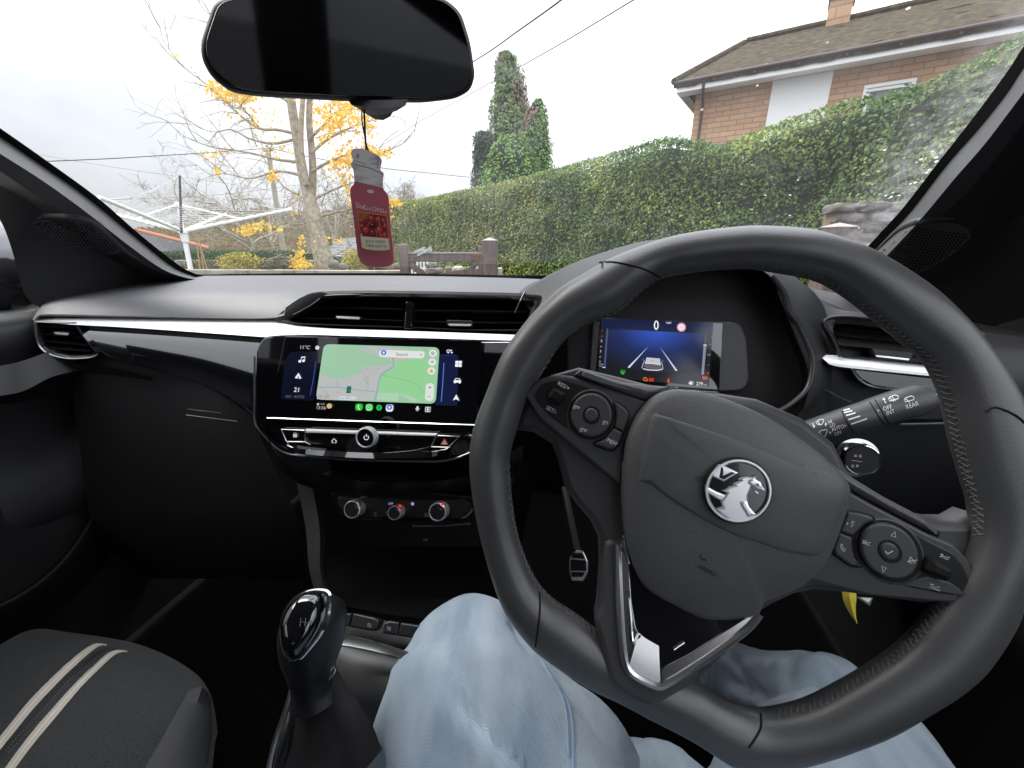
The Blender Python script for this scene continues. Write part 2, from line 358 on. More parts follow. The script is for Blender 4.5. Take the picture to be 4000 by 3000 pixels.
def thin_glass(name, tint, dirt):
    m = bpy.data.materials.new(name); m.use_nodes = True; t = m.node_tree; N, Lk = t.nodes, t.links; N.remove(N['Principled BSDF'])
    tr = N.new('ShaderNodeBsdfTransparent'); tr.inputs[0].default_value = (*tint, 1)
    gl = N.new('ShaderNodeBsdfGlossy'); gl.inputs['Roughness'].default_value = .004
    fr = N.new('ShaderNodeFresnel'); gm_ = N.new('ShaderNodeNewGeometry'); io = N.new('ShaderNodeMath'); io.operation = 'MULTIPLY_ADD'; io.inputs[1].default_value = 1 / 1.45 - 1.45; io.inputs[2].default_value = 1.45; Lk.new(gm_.outputs['Backfacing'], io.inputs[0]); Lk.new(io.outputs[0], fr.inputs[0])
    fa = N.new('ShaderNodeMath'); fa.operation = 'MULTIPLY'; fa.inputs[1].default_value = .6; Lk.new(fr.outputs[0], fa.inputs[0])
    a = N.new('ShaderNodeMixShader'); Lk.new(fa.outputs[0], a.inputs[0]); Lk.new(tr.outputs[0], a.inputs[1]); Lk.new(gl.outputs[0], a.inputs[2])
    out = a
    if dirt:
        co = N.new('ShaderNodeTexCoord'); sx = N.new('ShaderNodeSeparateXYZ'); Lk.new(co.outputs['Object'], sx.inputs[0])
        def mr_(src, a0, a1, b0, b1):
            r = N.new('ShaderNodeMapRange'); r.inputs[1].default_value = a0; r.inputs[2].default_value = a1; r.inputs[3].default_value = b0; r.inputs[4].default_value = b1; Lk.new(src, r.inputs[0]); return r.outputs[0]
        def ma(op, x, y):
            q = N.new('ShaderNodeMath'); q.operation = op
            for i, z in enumerate((x, y)):
                if isinstance(z, (int, float)): q.inputs[i].default_value = z
                else: Lk.new(z, q.inputs[i])
            return q.outputs[0]
        # distance across the pane: grime builds up outside the wiper sweep by the driver's pillar
        mp_ = N.new('ShaderNodeVectorMath'); mp_.operation = 'DOT_PRODUCT'; mp_.inputs[1].default_value = tuple(RT); Lk.new(co.outputs['Object'], mp_.inputs[0])
        L = mp_.outputs['Value']
        edge = mr_(ma('ADD', L, ma('MULTIPLY', sx.outputs['Z'], .4)), .885, .965, 0, 1)
        vo = N.new('ShaderNodeTexVoronoi'); vo.inputs['Scale'].default_value = 115; vo.inputs['Randomness'].default_value = 1; Lk.new(co.outputs['Object'], vo.inputs['Vector'])
        dots = mr_(vo.outputs['Distance'], .16, .26, 1, 0)
        n1 = N.new('ShaderNodeTexNoise'); n1.inputs['Scale'].default_value = 24; n1.inputs['Detail'].default_value = 3; Lk.new(co.outputs['Object'], n1.inputs['Vector'])
        pick = mr_(n1.outputs['Fac'], .56, .64, 0, 1)
        n2 = N.new('ShaderNodeTexNoise'); n2.inputs['Scale'].default_value = 5; n2.inputs['Detail'].default_value = 6; n2.inputs['Distortion'].default_value = 2.5; Lk.new(co.outputs['Object'], n2.inputs['Vector'])
        smear = ma('ADD', mr_(n2.outputs['Fac'], .52, .75, .02, .045), 0)
        n3 = N.new('ShaderNodeTexNoise'); n3.inputs['Scale'].default_value = 60; n3.inputs['Detail'].default_value = 5; Lk.new(co.outputs['Object'], n3.inputs['Vector'])
        film = ma('MULTIPLY', edge, mr_(n3.outputs['Fac'], .35, .7, .03, .15))
        vo2 = N.new('ShaderNodeTexVoronoi'); vo2.inputs['Scale'].default_value = 34; Lk.new(co.outputs['Object'], vo2.inputs['Vector'])
        few = ma('MULTIPLY', mr_(vo2.outputs['Distance'], .05, .075, .5, 0), mr_(L, -.2, .35, .0, .9))
        d = ma('ADD', ma('ADD', smear, film), ma('MULTIPLY', ma('MULTIPLY', dots, pick), ma('MULTIPLY', edge, .8)))
        d = ma('MINIMUM', ma('ADD', d, few), .85)
        df = N.new('ShaderNodeBsdfTranslucent'); df.inputs[0].default_value = (.75, .76, .78, 1)
        b = N.new('ShaderNodeMixShader'); Lk.new(d, b.inputs[0]); Lk.new(a.outputs[0], b.inputs[1]); Lk.new(df.outputs[0], b.inputs[2]); out = b
    Lk.new(out.outputs[0], N['Material Output'].inputs[0]); return m
m_glass = thin_glass('windscreen_glass', (.95, .97, .96), True); m_glass2 = thin_glass('window_glass', (.80, .84, .83), False)
W_ = emit('lit_white', (.9, .93, .98)); W2 = emit('lit_dim_white', (.34, .35, .38))
# ================================================================== the car
car = empty('parked_car', K(-.25, -.6, .02), 'black car seen from its driver seat, facing a wooden gate and a tall hedge', 'car')
def dd(u): return float(np.interp(u, [-200, 75, 300, 590, 825, 1110, 1400], [.75, .68, .625, .555, .512, .482, .46]))
# ---- dashboard top
N_ = 60
back = [(-60, 622, .86), (150, 606, .98), (442, 593, 1.02), (800, 590, 1.03), (1167, 595, .96), (1500, 590, .9), (1870, 545, .80), (2300, 500, .70)]
far_low = [(-60, 640, .86), (150, 620, .99), (442, 606, 1.03), (800, 604, 1.05), (1167, 610, .98), (1500, 605, .92), (1870, 560, .82), (2300, 520, .72)]
mid = [(70, 690, .69), (92, 661, .73), (150, 641, .79), (300, 627, .80), (600, 622, .74), (900, 619, .70), (1120, 622, .66), (1180, 618, .65)]
ridge = [(72, 690, .683), (86, 668, .70), (140, 654, .692), (300, 646, .654), (600, 642, .590), (700, 628, .588), (900, 626, .59), (1125, 630, .555)]
lip = [(74, 690, .68), (82, 680, .68), (140, 679, .672), (300, 683, .638), (585, 687, .575), (620, 662, .572), (672, 634, .575), (760, 628, .575), (900, 629, .565), (1119, 636, .525)]
lip2 = [(75, 692, .682), (84, 684, .685), (140, 684, .682), (300, 687, .648), (588, 691, .585), (626, 668, .575), (680, 641, .59), (762, 634, .592), (900, 634, .585), (1117, 642, .545)]
db = MB()
rows = loft([far_low, back], N_); db.grid(rows)
rows = loft([[(70, 690, .69), (90, 660, .735), (123, 645, .80), (216, 622, .88), (330, 605, .97), (442, 596, 1.01), (800, 595, 1.02), (1039, 598, 1.0), (1167, 603, .95)], mid, ridge, lip, lip2], N_)
db.grid(rows)
dash = db.build('dashboard', m_dash, car, angle=60); fix_normals(dash)
# ---- silver strip across the dash
st = MB()
top = [(72, 690), (85, 686), (300, 688), (583, 691), (640, 701), (720, 709), (900, 715), (1115, 723)]
bot = [(74, 694), (88, 698), (300, 710), (590, 731), (660, 734), (740, 738), (900, 741), (1115, 741)]
a = cat(top, 70); b = cat(bot, 70); rws = []
for k, (off, w) in enumerate(((.045, 0), (.026, .05), (.016, .3), (.004, .7), (-.006, .95), (.012, 1))):
    rws.append([P(*(p * (1 - w) + q * w), dd((p * (1 - w) + q * w)[0]) + off) for p, q in zip(a, b)])
st.grid(rws); fix_normals(st.build('trim_strip', m_strip, dash, angle=50))
# ---- gloss panel in front of the passenger
gp = MB()
g_top = [(160, 701), (200, 703), (300, 709), (450, 720), (600, 733)]
g_mid = [(184, 730), (220, 732), (300, 742), (450, 765), (580, 790)]
g_bot = [(212, 766), (240, 772), (333, 796), (450, 835), (556, 905)]
g_und = [(130, 772), (217, 774), (333, 802), (450, 842), (553, 912)]
def drow(r, off): return [(u, v, dd(u) + off) for u, v in r]
gp.grid(loft([drow(g_top, .016), drow(g_mid, .004), drow(g_bot, .014), drow(g_und, .06)], 30)); fix_normals(gp.build('gloss_panel', m_piano, dash, angle=60))
# ---- glovebox and underside of the dash
gb = MB()
gb.grid(loft([drow(g_bot, .03), [(150, 800, .70), (217, 795, .69), (333, 830, .66), (450, 870, .62), (556, 930, .60)],
              [(190, 1100, .74), (300, 1110, .70), (400, 1110, .67), (520, 1110, .63), (640, 1110, .60)], [(230, 1250, 1.0), (330, 1250, .95), (450, 1250, .9), (560, 1250, .86), (660, 1250, .84)]], 30))
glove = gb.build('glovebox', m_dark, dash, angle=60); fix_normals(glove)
gl = MB(); gl.tube([P(u, v, d) for u, v, d in cat([(403, 897, .607), (450, 903, .598), (513, 911, .587)], 12)], .0012, 6); gl.tube([P(u, v, d) for u, v, d in cat([(407, 884, .612), (440, 888, .60), (480, 893, .592)], 12)], .0006, 6)
gl.build('glovebox_seam_highlight', m_satin, dash)  # highlights along the glovebox seam, put in as thin tubes
# ---- soft dark face below strip on the passenger end
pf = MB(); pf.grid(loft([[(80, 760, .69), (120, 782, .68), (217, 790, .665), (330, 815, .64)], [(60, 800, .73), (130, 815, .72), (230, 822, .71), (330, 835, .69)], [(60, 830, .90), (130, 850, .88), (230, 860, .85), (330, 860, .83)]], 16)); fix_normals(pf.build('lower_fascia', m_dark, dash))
def vent(name, pl, outer, inner, depth, slats, parent, tabs, chrome=None, divider=None):
    """air vent: rounded surround, dark duct behind, slats across, chrome-edged tab(s)"""
    fr = MB(); oo = [pl.to2(pl.hit(u, v)) for u, v in outer]; ii = [pl.to2(pl.hit(u, v)) for u, v in inner]
    rows = [[pl.at(*p, -.004) for p in oo], [pl.at(*p, .0015) for p in oo], [pl.at((p[0] + q[0]) / 2, (p[1] + q[1]) / 2, .003) for p, q in zip(oo, ii)], [pl.at(*q, .0) for q in ii], [pl.at(*q, -.010) for q in ii], [pl.at(q[0], q[1], -depth) for q in ii]]
    fr.grid(rows[:5], cu=True, mi=0); fr.grid(rows[4:], cu=True, mi=1); fr.cap(rows[5], 1)
    v = fr.build(name, [m_satin if chrome is None else chrome, m_void], parent, angle=50); fix_normals(v)
    for s in slats:
        mb = MB(); pts = [pl.hit(u, w, -.006) for u, w in s]; n = len(pts)
        rw = [[p + UP * dz + pl.n * dn for p in pts] for dz, dn in ((.0, .004), (.0012, .001), (.0016, -.016), (-.0004, -.016), (-.0008, .001))]
        mb.grid(rw, cv=True); mb.cap([r[0] for r in rw]); mb.cap([r[-1] for r in rw]); fix_normals(mb.build('vent_slat', m_satin, v, angle=50))
    for t in tabs:
        mb = MB(); mb.slab(pl, rounded(t, 4), -.006, .0035, .0012, 0); ys = [q[1] for q in t]; lo = max(ys)
        u0, u1 = t[3][0], t[2][0]; v0, v1 = t[3][1], t[2][1]
        mb.slab(pl, [(u0 + 2, v0 - 5), (u1 - 2, v1 - 5), (u1 - 4, v1 - .5), (u0 + 4, v0 - .5)], .0034, .0046, .0005, 1)
        mb.build('vent_tab', [m_satin, m_bright], v)
    if divider:
        mb = MB(); mb.slab(pl, divider, -.012, .006, .0015, 0); mb.build('vent_divider', m_gloss, v)
    return v
# centre vent: the plane leans back with the dash
vp = Plane(P(870, 680, .545), -FW * math.cos(R_(18)) + UP * math.sin(R_(18)))
outer = rounded(mp(C5, [(128, 418), (280, 300), (420, 205), (520, 186), (900, 178), (1300, 181), (2080, 196), (2330, 215), (2290, 300), (2230, 505), (1700, 500), (1250, 478), (700, 462), (330, 450)]), 14, 3)
inner = rounded(mp(C5, [(250, 420), (400, 330), (500, 262), (600, 232), (900, 222), (1300, 226), (2070, 242), (2260, 262), (2225, 330), (2180, 490), (1700, 490), (1250, 470), (700, 452), (380, 440)]), 10, 3)
def line(c, pts, n=10): return [tuple(q) for q in lin(mp(c, pts), n)]
vent('centre_air_vent', vp, outer, inner, .05,
     [line(C5, [(470, 318), (800, 318), (1200, 332)]), line(C5, [(330, 403), (800, 410), (1200, 425)]), line(C5, [(1275, 338), (1700, 345), (2200, 352)]), line(C5, [(1275, 430), (1700, 436), (2180, 442)])],
     dash, [mp(C5, [(645, 378), (835, 385), (850, 412), (640, 402)]), mp(C5, [(1540, 412), (1755, 420), (1752, 466), (1548, 462)])], divider=mp(C5, [(1213, 262), (1272, 264), (1262, 484), (1198, 482)]))
br = MB(); br.tube([vp.hit(u, v, .0025) for u, v in cat(mp(C5, [(300, 370), (440, 300), (540, 235), (640, 222), (1000, 208)]), 40)], [.0008 + .0016 * math.sin(math.pi * i / 39) ** 2 for i in range(40)], 8); br.build('vent_bright_edge', m_gloss, dash)
br = MB(); br.tube([vp.hit(u, v, .003) for u, v in cat(mp(CM, [(1040, 1575), (1020, 1612), (985, 1690)]), 12)], .0011, 8)
br.build('vent_bright_edge', m_gloss, dash)
# passenger side vent
lp = Plane(P(130, 730, .668), -FW * math.cos(R_(5)) + UP * math.sin(R_(5)) + RT * .10)
outer = rounded(mp(CD, [(222, 420), (500, 432), (560, 520), (655, 630), (600, 662), (450, 672), (330, 655), (255, 590), (228, 500)]), 8, 3)
inner = rounded(mp(CD, [(245, 432), (485, 440), (540, 530), (620, 625), (585, 640), (450, 645), (345, 625), (275, 575), (250, 500)]), 7, 3)
vent('passenger_air_vent', lp, outer, inner, .04, [line(CD, [(262, 455), (495, 470)]), line(CD, [(270, 505), (540, 530)]), line(CD, [(285, 550), (570, 580)]), line(CD, [(310, 590), (600, 620)])], dash,
     [mp(CD, [(335, 490), (445, 492), (450, 518), (345, 510)])])
be = MB(); be.tube([lp.hit(u, v, .004) for u, v in cat(mp(CD, [(232, 430), (235, 510), (262, 590), (335, 640), (450, 665), (590, 658), (645, 632)]), 40)], .0014, 8); be.build('vent_bright_edge', m_brush, dash)
# ---- centre stack bezel: gloss black, with screen and button bar
SC = Plane(P(825, 825, .512), -FW * math.cos(R_(10)) + UP * math.sin(R_(10)))
bz = MB()
bez = rounded(mp(C5, [(60, 545), (230, 535), (1820, 578), (2200, 586), (2150, 1200), (1900, 1400), (1750, 1480), (1560, 1545), (1300, 1556), (700, 1540), (330, 1500), (200, 1450), (90, 1350), (0, 1240), (-60, 1060), (-10, 900), (0, 640)]), 12, 3)
bz.slab(SC, bez, -.06, -.002, .003, 0)
screen = bz.build('infotainment_unit', m_gloss, car)
ed = MB(); ed.tube([SC.hit(u, v, -.001) for u, v in cat(mp(CD, [(1650, 650), (1650, 900), (1650, 1070), (1690, 1140), (1780, 1235), (1860, 1280), (1990, 1298)]) + mp(C5, [(330, 1503), (700, 1543), (1300, 1559), (1560, 1548), (1750, 1482), (1900, 1402)]), 70)], .0013, 8); ed.build('bezel_edge', m_brush, screen)
sg = MB(); sg.slab(SC, mp(C5, [(235, 548), (1825, 583), (1790, 1262), (95, 1205)]), -.004, .0012, .0006, 0); sg.build('screen_glass', m_gloss, screen)
cl_ = MB(); cl_.tube([SC.hit(*q, .0016) for q in mp(C5, [(92, 1210), (800, 1236), (1782, 1268)])], .0011, 6); cl_.build('screen_foot_trim', m_chrome, screen)
# lit picture
k = Ink(SC, .0015, .00003)
def E_(r, g, b, s=1): return emit(f'lit_{r}_{g}_{b}', srgb(r, g, b), s)
k.poly(rounded(mp(CS, [(200, 180), (470, 180), (440, 655), (110, 640), (150, 300)]), 8), E_(10, 14, 34)); k.build('screen_side_panel', screen); k = Ink(SC, .0015, .00003); k.poly(rounded(mp(CS, [(1640, 212), (1820, 215), (1810, 702), (1592, 694)]), 4), E_(18, 26, 62))
k.build('screen_side_panel', screen)
k = Ink(SC, .0017, .000008)
mapp = rounded(mp(CS, [(528, 108), (1640, 140), (1602, 682), (450, 640)]), 13, 5)
k.poly(mapp, E_(156, 198, 166))
gr = E_(184, 188, 186); gd = E_(148, 208, 150)
k.poly(mp(CS, [(490, 395), (640, 440), (760, 425), (880, 380), (900, 325), (1190, 305), (1200, 325), (1090, 385), (1060, 430), (1020, 655), (462, 636), (468, 560)]), gr)
k.poly(mp(CS, [(860, 165), (960, 130), (1120, 140), (1300, 150), (1380, 262), (1180, 272), (1080, 225)]), gr)
k.poly(mp(CS, [(1205, 320), (1240, 275), (1380, 262), (1460, 240), (1610, 320), (1600, 400), (1590, 660), (1420, 640), (1240, 575), (1045, 570), (1070, 420)]), gd)
k.poly(mp(CS, [(1045, 575), (1250, 580), (1240, 660), (1130, 655), (1040, 640)]), E_(172, 208, 176)); k.poly(mp(CS, [(1250, 580), (1340, 600), (1440, 655), (1380, 662), (1280, 600)]), E_(172, 208, 176))
rd = E_(150, 168, 182); blk = E_(164, 172, 170)
rs = random.Random(4)
for i in range(90):
    if i < 50: x, y = rs.uniform(890, 1060), rs.uniform(330, 480)
    elif i < 74: x, y = rs.uniform(480, 930), rs.choice([500, 488, 585, 600, 570])
    else: x, y = rs.uniform(880, 1290), rs.uniform(145, 165)
    if x > 1000 and y > 400 and y < 500: x -= 100
    w, h = rs.uniform(6, 15), rs.uniform(4, 9); k.poly(mp(CS, [(x, y), (x + w, y + 1), (x + w - 1, y + h), (x - 1, y + h - 1)]), blk)
k.stroke(mp(CS, [(1190, 240), (1203, 320), (1130, 365), (1078, 405), (1058, 460), (1045, 540), (1015, 655)]), 3.2, rd)
k.stroke(mp(CS, [(470, 522), (650, 522), (800, 543), (1020, 565)]), 2.2, rd); k.stroke(mp(CS, [(645, 445), (660, 480), (652, 520)]), 1.5, rd); k.stroke(mp(CS, [(935, 420), (930, 455), (955, 500), (948, 555)]), 1.5, rd)
k.stroke(mp(CS, [(500, 525), (520, 550), (560, 570), (575, 600)]), 1.3, rd); k.stroke(mp(CS, [(1090, 408), (1180, 425), (1300, 455), (1420, 490), (1495, 590)]), 1.0, E_(120, 176, 140)); k.stroke(mp(CS, [(1480, 145), (1560, 200), (1625, 235)]), 1.2, rd)
k.build('navigation_map', screen)
k = Ink(SC, .0028, .000008)
wh_ = E_(222, 226, 222); ink = E_(70, 74, 78)
k.poly(rounded(mp(CS, [(1062, 162), (1498, 178), (1492, 247), (1056, 232)]), 9), wh_); k.text('Search', *CS(1277, 206), 6.6, ink, 2)
k.stroke(mp(CS, [(1450, 204), (1461, 214), (1472, 205)]), 1.1, ink)
for (x, y) in ((1575, 197), (1568, 281), (1561, 367)): k.poly(ell(*CS(x, y), 8.6, 8.2), wh_)
k.stroke(ell(*CS(1575, 197), 3, n=12), 1.0, ink, True); k.poly(ell(*CS(1575, 197), 1.1, n=10), ink)
k.poly(mp(CS, [(1548, 279), (1578, 270), (1572, 288)]), E_(196, 50, 40)); k.poly(mp(CS, [(1578, 274), (1592, 282), (1572, 286)]), E_(190, 190, 190)); k.poly(mp(CS, [(1560, 345), (1579, 379), (1541, 379)]), E_(210, 140, 30)); k.poly(mp(CS, [(1560, 356), (1570, 375), (1550, 375)]), E_(240, 180, 60))
k.poly(rounded(mp(CS, [(1508, 484), (1588, 486), (1580, 656), (1498, 652)]), 9), wh_); k.stroke(mp(CS, [(1533, 524), (1561, 524)]), 1.1, ink); k.stroke(mp(CS, [(1547, 510), (1547, 538)]), 1.1, ink); k.stroke(mp(CS, [(1524, 612), (1554, 613)]), 1.1, ink); k.stroke(mp(CS, [(1512, 568), (1578, 570)]), .4, E_(190, 195, 190))
def pin(x, y, s):
    k.poly(mp(CS, [(x - 15 * s, y - 4 * s), (x, y - 20 * s), (x + 15 * s, y - 4 * s), (x, y + 22 * s)]), E_(52, 168, 83)); k.poly(ell(*CS(x, y - 6 * s), 6.2 * s, n=18), E_(66, 120, 230))
    k.poly(mp(CS, [(x - 15 * s, y - 8 * s), (x, y - 6 * s), (x - 8 * s, y + 8 * s)]), E_(226, 66, 52)); k.poly(mp(CS, [(x - 9 * s, y + 6 * s), (x + 2 * s, y - 2 * s), (x, y + 14 * s)]), E_(246, 188, 20)); k.poly(ell(*CS(x, y - 6 * s), 2.4 * s, n=14), E_(235, 238, 240))
k.build('map_control', screen); k = Ink(SC, .0034, .000008)
pin(1103, 195, .95); k.build('map_pin', screen); k = Ink(SC, .0028, .000008)
k.poly(mp(CS, [(752, 512), (792, 512), (788, 575), (742, 575)]), E_(50, 130, 50)); k.poly(mp(CS, [(752, 524), (792, 524), (791, 544), (748, 543)]), E_(36, 84, 170)); k.poly(mp(CS, [(746, 566), (788, 566), (786, 577), (743, 577)]), E_(40, 40, 36))
for ch, x, c in (('G', 488, (66, 120, 230)), ('o', 509, (226, 66, 52)), ('o', 527, (240, 180, 20)), ('g', 545, (66, 120, 230)), ('l', 559, (52, 168, 83)), ('e', 573, (226, 66, 52))): k.text(ch, *CS(x, 607), 6.4 if ch in 'Gl' else 6.4, E_(*c), 2)
k.poly(rounded(mp(CS, [(664, 610), (840, 615), (836, 646), (660, 641)]), 5), E_(214, 222, 218)); k.text('Post Office Ln', *CS(752, 627), 4.6, E_(60, 100, 200), 2)
# icons round the map
k.build('map_label', screen); k = Ink(SC, .0028, .000008)
wt = W_
k.text('11°C', *CS(342, 139), 7.4, E_(200, 204, 206), 2, shear=.08); k.poly(ell(*CS(466, 143), 3.6), wt); k.poly(ell(*CS(466, 143), 1.4, n=10), E_(10, 12, 22)); k.cut('screen_icon', screen)
for i in range(8): a_ = i * 45; x, y = CS(466, 143); k.poly(ell(x + 3.7 * math.cos(R_(a_)), y + 3.7 * math.sin(R_(a_)), .95, n=6), wt)
k.poly(ell(*CS(297, 274), 2.9), wt); k.poly(ell(*CS(333, 268), 2.9), wt); k.stroke(mp(CS, [(307, 272), (314, 232), (348, 228), (342, 267)]), 1.3, wt); k.stroke(mp(CS, [(314, 236), (348, 232)]), 2.2, wt); k.cut('screen_icon', screen)
k.poly(mp(CS, [(285, 384), (312, 436), (300, 444), (284, 424), (262, 440), (251, 432)]), wt); k.poly(mp(CS, [(283, 410), (298, 440), (268, 440)]), E_(150, 154, 160)); k.cut('screen_icon', screen)
k.text('21', *CS(262, 546), 9.6, wt, 3, shear=.1); k.text('A/C  AUTO', *CS(248, 612), 5.6, E_(110, 112, 116), 2, shear=.12); k.cut('screen_icon', screen)
k.stroke(mp(CS, [(454, 275), (428, 440), (398, 600)]), .9, E_(70, 100, 200)); k.stroke(mp(CS, [(1681, 290), (1670, 480), (1655, 660)]), 1.1, E_(110, 150, 255)); k.cut('screen_icon', screen)
k.stroke(mp(CS, [(455, 178), (520, 182)]), .5, E_(40, 60, 130)); k.stroke(mp(CS, [(1640, 212), (1800, 216)]), .7, E_(40, 70, 160)); k.cut('screen_icon', screen)
k.stroke(ell(*CS(1722, 176), 3.0, n=14), 1.2, wt, True); k.poly(mp(CS, [(1712, 184), (1732, 184), (1722, 200)]), wt); k.poly(mp(CS, [(1748, 160), (1760, 172), (1748, 176), (1740, 170)]), wt); k.poly(mp(CS, [(1752, 180), (1766, 188), (1758, 200), (1748, 190)]), wt); k.cut('screen_icon', screen)
for (x, y) in ((1792, 269), (1824, 269), (1790, 299), (1822, 300)): k.poly(mp(CS, [(x, y), (x + 29, y + 1), (x + 28, y + 28), (x - 1, y + 27)]), wt)
k.poly(mp(CS, [(1792, 436), (1832, 438), (1842, 458), (1846, 462), (1840, 486), (1826, 486), (1825, 478), (1795, 477), (1793, 484), (1778, 483), (1774, 462), (1782, 456)]), wt); k.poly(mp(CS, [(1797, 442), (1828, 443), (1834, 456), (1790, 455)]), E_(18, 26, 62)); k.cut('screen_icon', screen)
k.poly(mp(CS, [(1800, 592), (1829, 654), (1797, 636), (1766, 650)]), wt); k.cut('screen_icon', screen)
k.build('screen_icon', screen); k = Ink(SC, .0028, .000008); k.text('13:36', *CS(499, 719), 6.6, E_(190, 196, 190), 2); k.poly(mp(CS, [(462, 676), (482, 676), (481, 696), (461, 696)]), E_(190, 196, 190)); k.text('4G', *CS(512, 684), 4, E_(150, 154, 150), 2); k.poly(mp(CS, [(534, 690), (536, 674), (526, 690)]), E_(150, 154, 150))
k.poly(ell(*CS(580, 703), 5.4), E_(214, 190, 140)); k.text('1', *CS(580, 703), 5, E_(120, 100, 60), 2); k.cut('screen_icon', screen)
k.poly(rounded(mp(CS, [(832, 680), (902, 682), (898, 748), (829, 746)]), 6), E_(46, 190, 60)); k.stroke(mp(CS, [(866, 692), (857, 704), (860, 722), (872, 736)]), 1.9, wt); k.cut('screen_icon', screen)
k.poly(rounded(mp(CS, [(930, 682), (1000, 684), (996, 752), (926, 750)]), 6), E_(46, 200, 70)); k.stroke(ell(*CS(963, 716), 5.4, n=18), 1.0, wt, True); k.poly(mp(CS, [(945, 736), (940, 742), (956, 738)]), wt); k.stroke(mp(CS, [(956, 708), (960, 718), (970, 724)]), 1.3, wt); k.cut('screen_icon', screen)
k.poly(rounded(mp(CS, [(1028, 684), (1094, 686), (1090, 752), (1024, 750)]), 6), E_(22, 22, 24)); k.poly(ell(*CS(1059, 719), 6.1), E_(30, 200, 90)); k.cut('screen_icon', screen)
for j in (-1, 0, 1): x, y = CS(1059, 719 + j * 11); k.stroke([(x - 3.6 + abs(j + 1) * .3, y + .5), (x, y - .5), (x + 3.6 - (j + 1) * .4, y + .7)], 1.0, E_(14, 40, 20))
k.build('dock_icon', screen); k = Ink(SC, .0028, .000008); k.poly(rounded(mp(CS, [(1126, 687), (1196, 689), (1192, 758), (1122, 756)]), 6), E_(236, 238, 240)); pin(1158, 720, .95)
k.poly(rounded(mp(CS, [(1419, 706), (1436, 706), (1434, 738), (1417, 738)]), 2), wt); k.stroke(mp(CS, [(1409, 726), (1414, 740), (1426, 745), (1438, 740), (1444, 727)]), .9, wt); k.stroke(mp(CS, [(1426, 744), (1425, 754)]), 1.1, wt); k.cut('screen_icon', screen)
k.stroke(mp(CS, [(1505, 714), (1549, 715), (1547, 758), (1502, 757)]), 1.5, wt, True); k.stroke(mp(CS, [(1526, 714), (1524, 757)]), 1.2, wt); k.stroke(mp(CS, [(1504, 735), (1525, 736)]), 1.2, wt); k.poly(mp(CS, [(1526, 720), (1534, 720), (1532, 752), (1524, 752)]), wt); k.cut('screen_icon', screen)
k.build('screen_icon', screen)
# ---- button bar below the screen
bb = MB()
bb.slab(SC, rounded(mp(C5, [(205, 1300), (390, 1306), (398, 1400), (250, 1400)]), 4), -.004, .002, .001); lock = bb.build('lock_button', m_gloss, screen)
bb = MB(); bb.slab(SC, rounded(mp(C5, [(1465, 1350), (1650, 1358), (1565, 1443), (1425, 1438)]), 4), -.004, .002, .001); hz_ = bb.build('hazard_button', m_gloss, screen)
bb = MB(); bb.slab(SC, rounded(mp(C5, [(398, 1310), (1458, 1350), (1415, 1446), (1300, 1470), (600, 1440), (415, 1405)]), 4), -.004, .003, .0012); bb.build('shortcut_key_row', m_gloss, screen)
bb = MB(); q = loftp([[SC.hit(*C5(250, 1408), .001), SC.hit(*C5(420, 1440), .001), SC.hit(*C5(900, 1470), .001), SC.hit(*C5(1400, 1462), .001), SC.hit(*C5(1560, 1446), .001)],
                       [SC.hit(*C5(250, 1440), .018), SC.hit(*C5(420, 1465), .028), SC.hit(*C5(900, 1490), .032), SC.hit(*C5(1350, 1487), .028), SC.hit(*C5(1540, 1470), .018)],
                       [SC.hit(*C5(260, 1475), .016), SC.hit(*C5(420, 1505), .030), SC.hit(*C5(900, 1535), .034), SC.hit(*C5(1350, 1530), .030), SC.hit(*C5(1500, 1505), .016)]], 30)
bb.grid(q); fix_normals(bb.build('button_bar_lip', m_piano, screen, angle=60))
tb = MB(); tb.slab(SC, mp(C5, [(396, 1304), (1460, 1342), (1452, 1358), (398, 1330)]), .0, .006, .0016); tb.build('chrome_bar', m_strip, screen)
ln = MB(); 
for pts in ([(205, 1302), (245, 1395), (330, 1480)], [(395, 1306), (400, 1400)], [(205, 1301), (395, 1308)], [(1465, 1350), (1650, 1358), (1560, 1445), (1480, 1500)], [(1460, 1352), (1420, 1440)], [(255, 1400), (400, 1402), (440, 1425)], [(1420, 1442), (1570, 1446)]):
    ln = MB(); ln.tube([SC.hit(*C5(*p), .0022) for p in pts], .0006, 5); ln.build('button_outline', m_brush, screen)
kn = MB()
kc = C5(893, 1378); kpl = Plane(SC.hit(*kc, .0), (CAM - SC.hit(*kc, 0)).normalized() * .55 + SC.n * .8 + UP * .12)
prof = [(1.0, 0), (1.0, .010), (1.02, .018), (.99, .0262), (.94, .028)]
def disc(mb, pl, u, v, r, prof, mi=0, n=40, capmi=None):
    p = Vector(pl.to2(pl.hit(u, v))); rows = [[pl.at(p.x + r * s * math.cos(2 * math.pi * i / n), p.y + r * s * math.sin(2 * math.pi * i / n), h) for i in range(n)] for s, h in prof]
    mb.grid(rows, cu=True, mi=mi, flip=False); mb.cap(rows[-1], mi if capmi is None else capmi)
r_k = 27 / FPX * .49
base = C5(905, 1425)
KP = Plane(SC.hit(*base, .002), SC.n + UP * .1)
disc(kn, KP, *base, r_k * .95, [(1.0, 0), (1.0, .024), (.98, .026)])
volume = kn.build('volume_knob', m_rubber, screen, angle=35)
kf = MB(); ku = (kc[0], kc[1] - 3); KP2 = Plane(P(ku[0], ku[1], (SC.hit(*base, .030) - CAM).dot(ray(1106, 829.5).normalized())), KP.n)
disc(kf, KP2, *ku, r_k * .86, [(1.0, -.006), (1.0, .001), (.95, .003), (.86, .0034), (.82, .002)], 0, capmi=1); kf.build('knob_cap', [m_bright, m_gloss], screen)
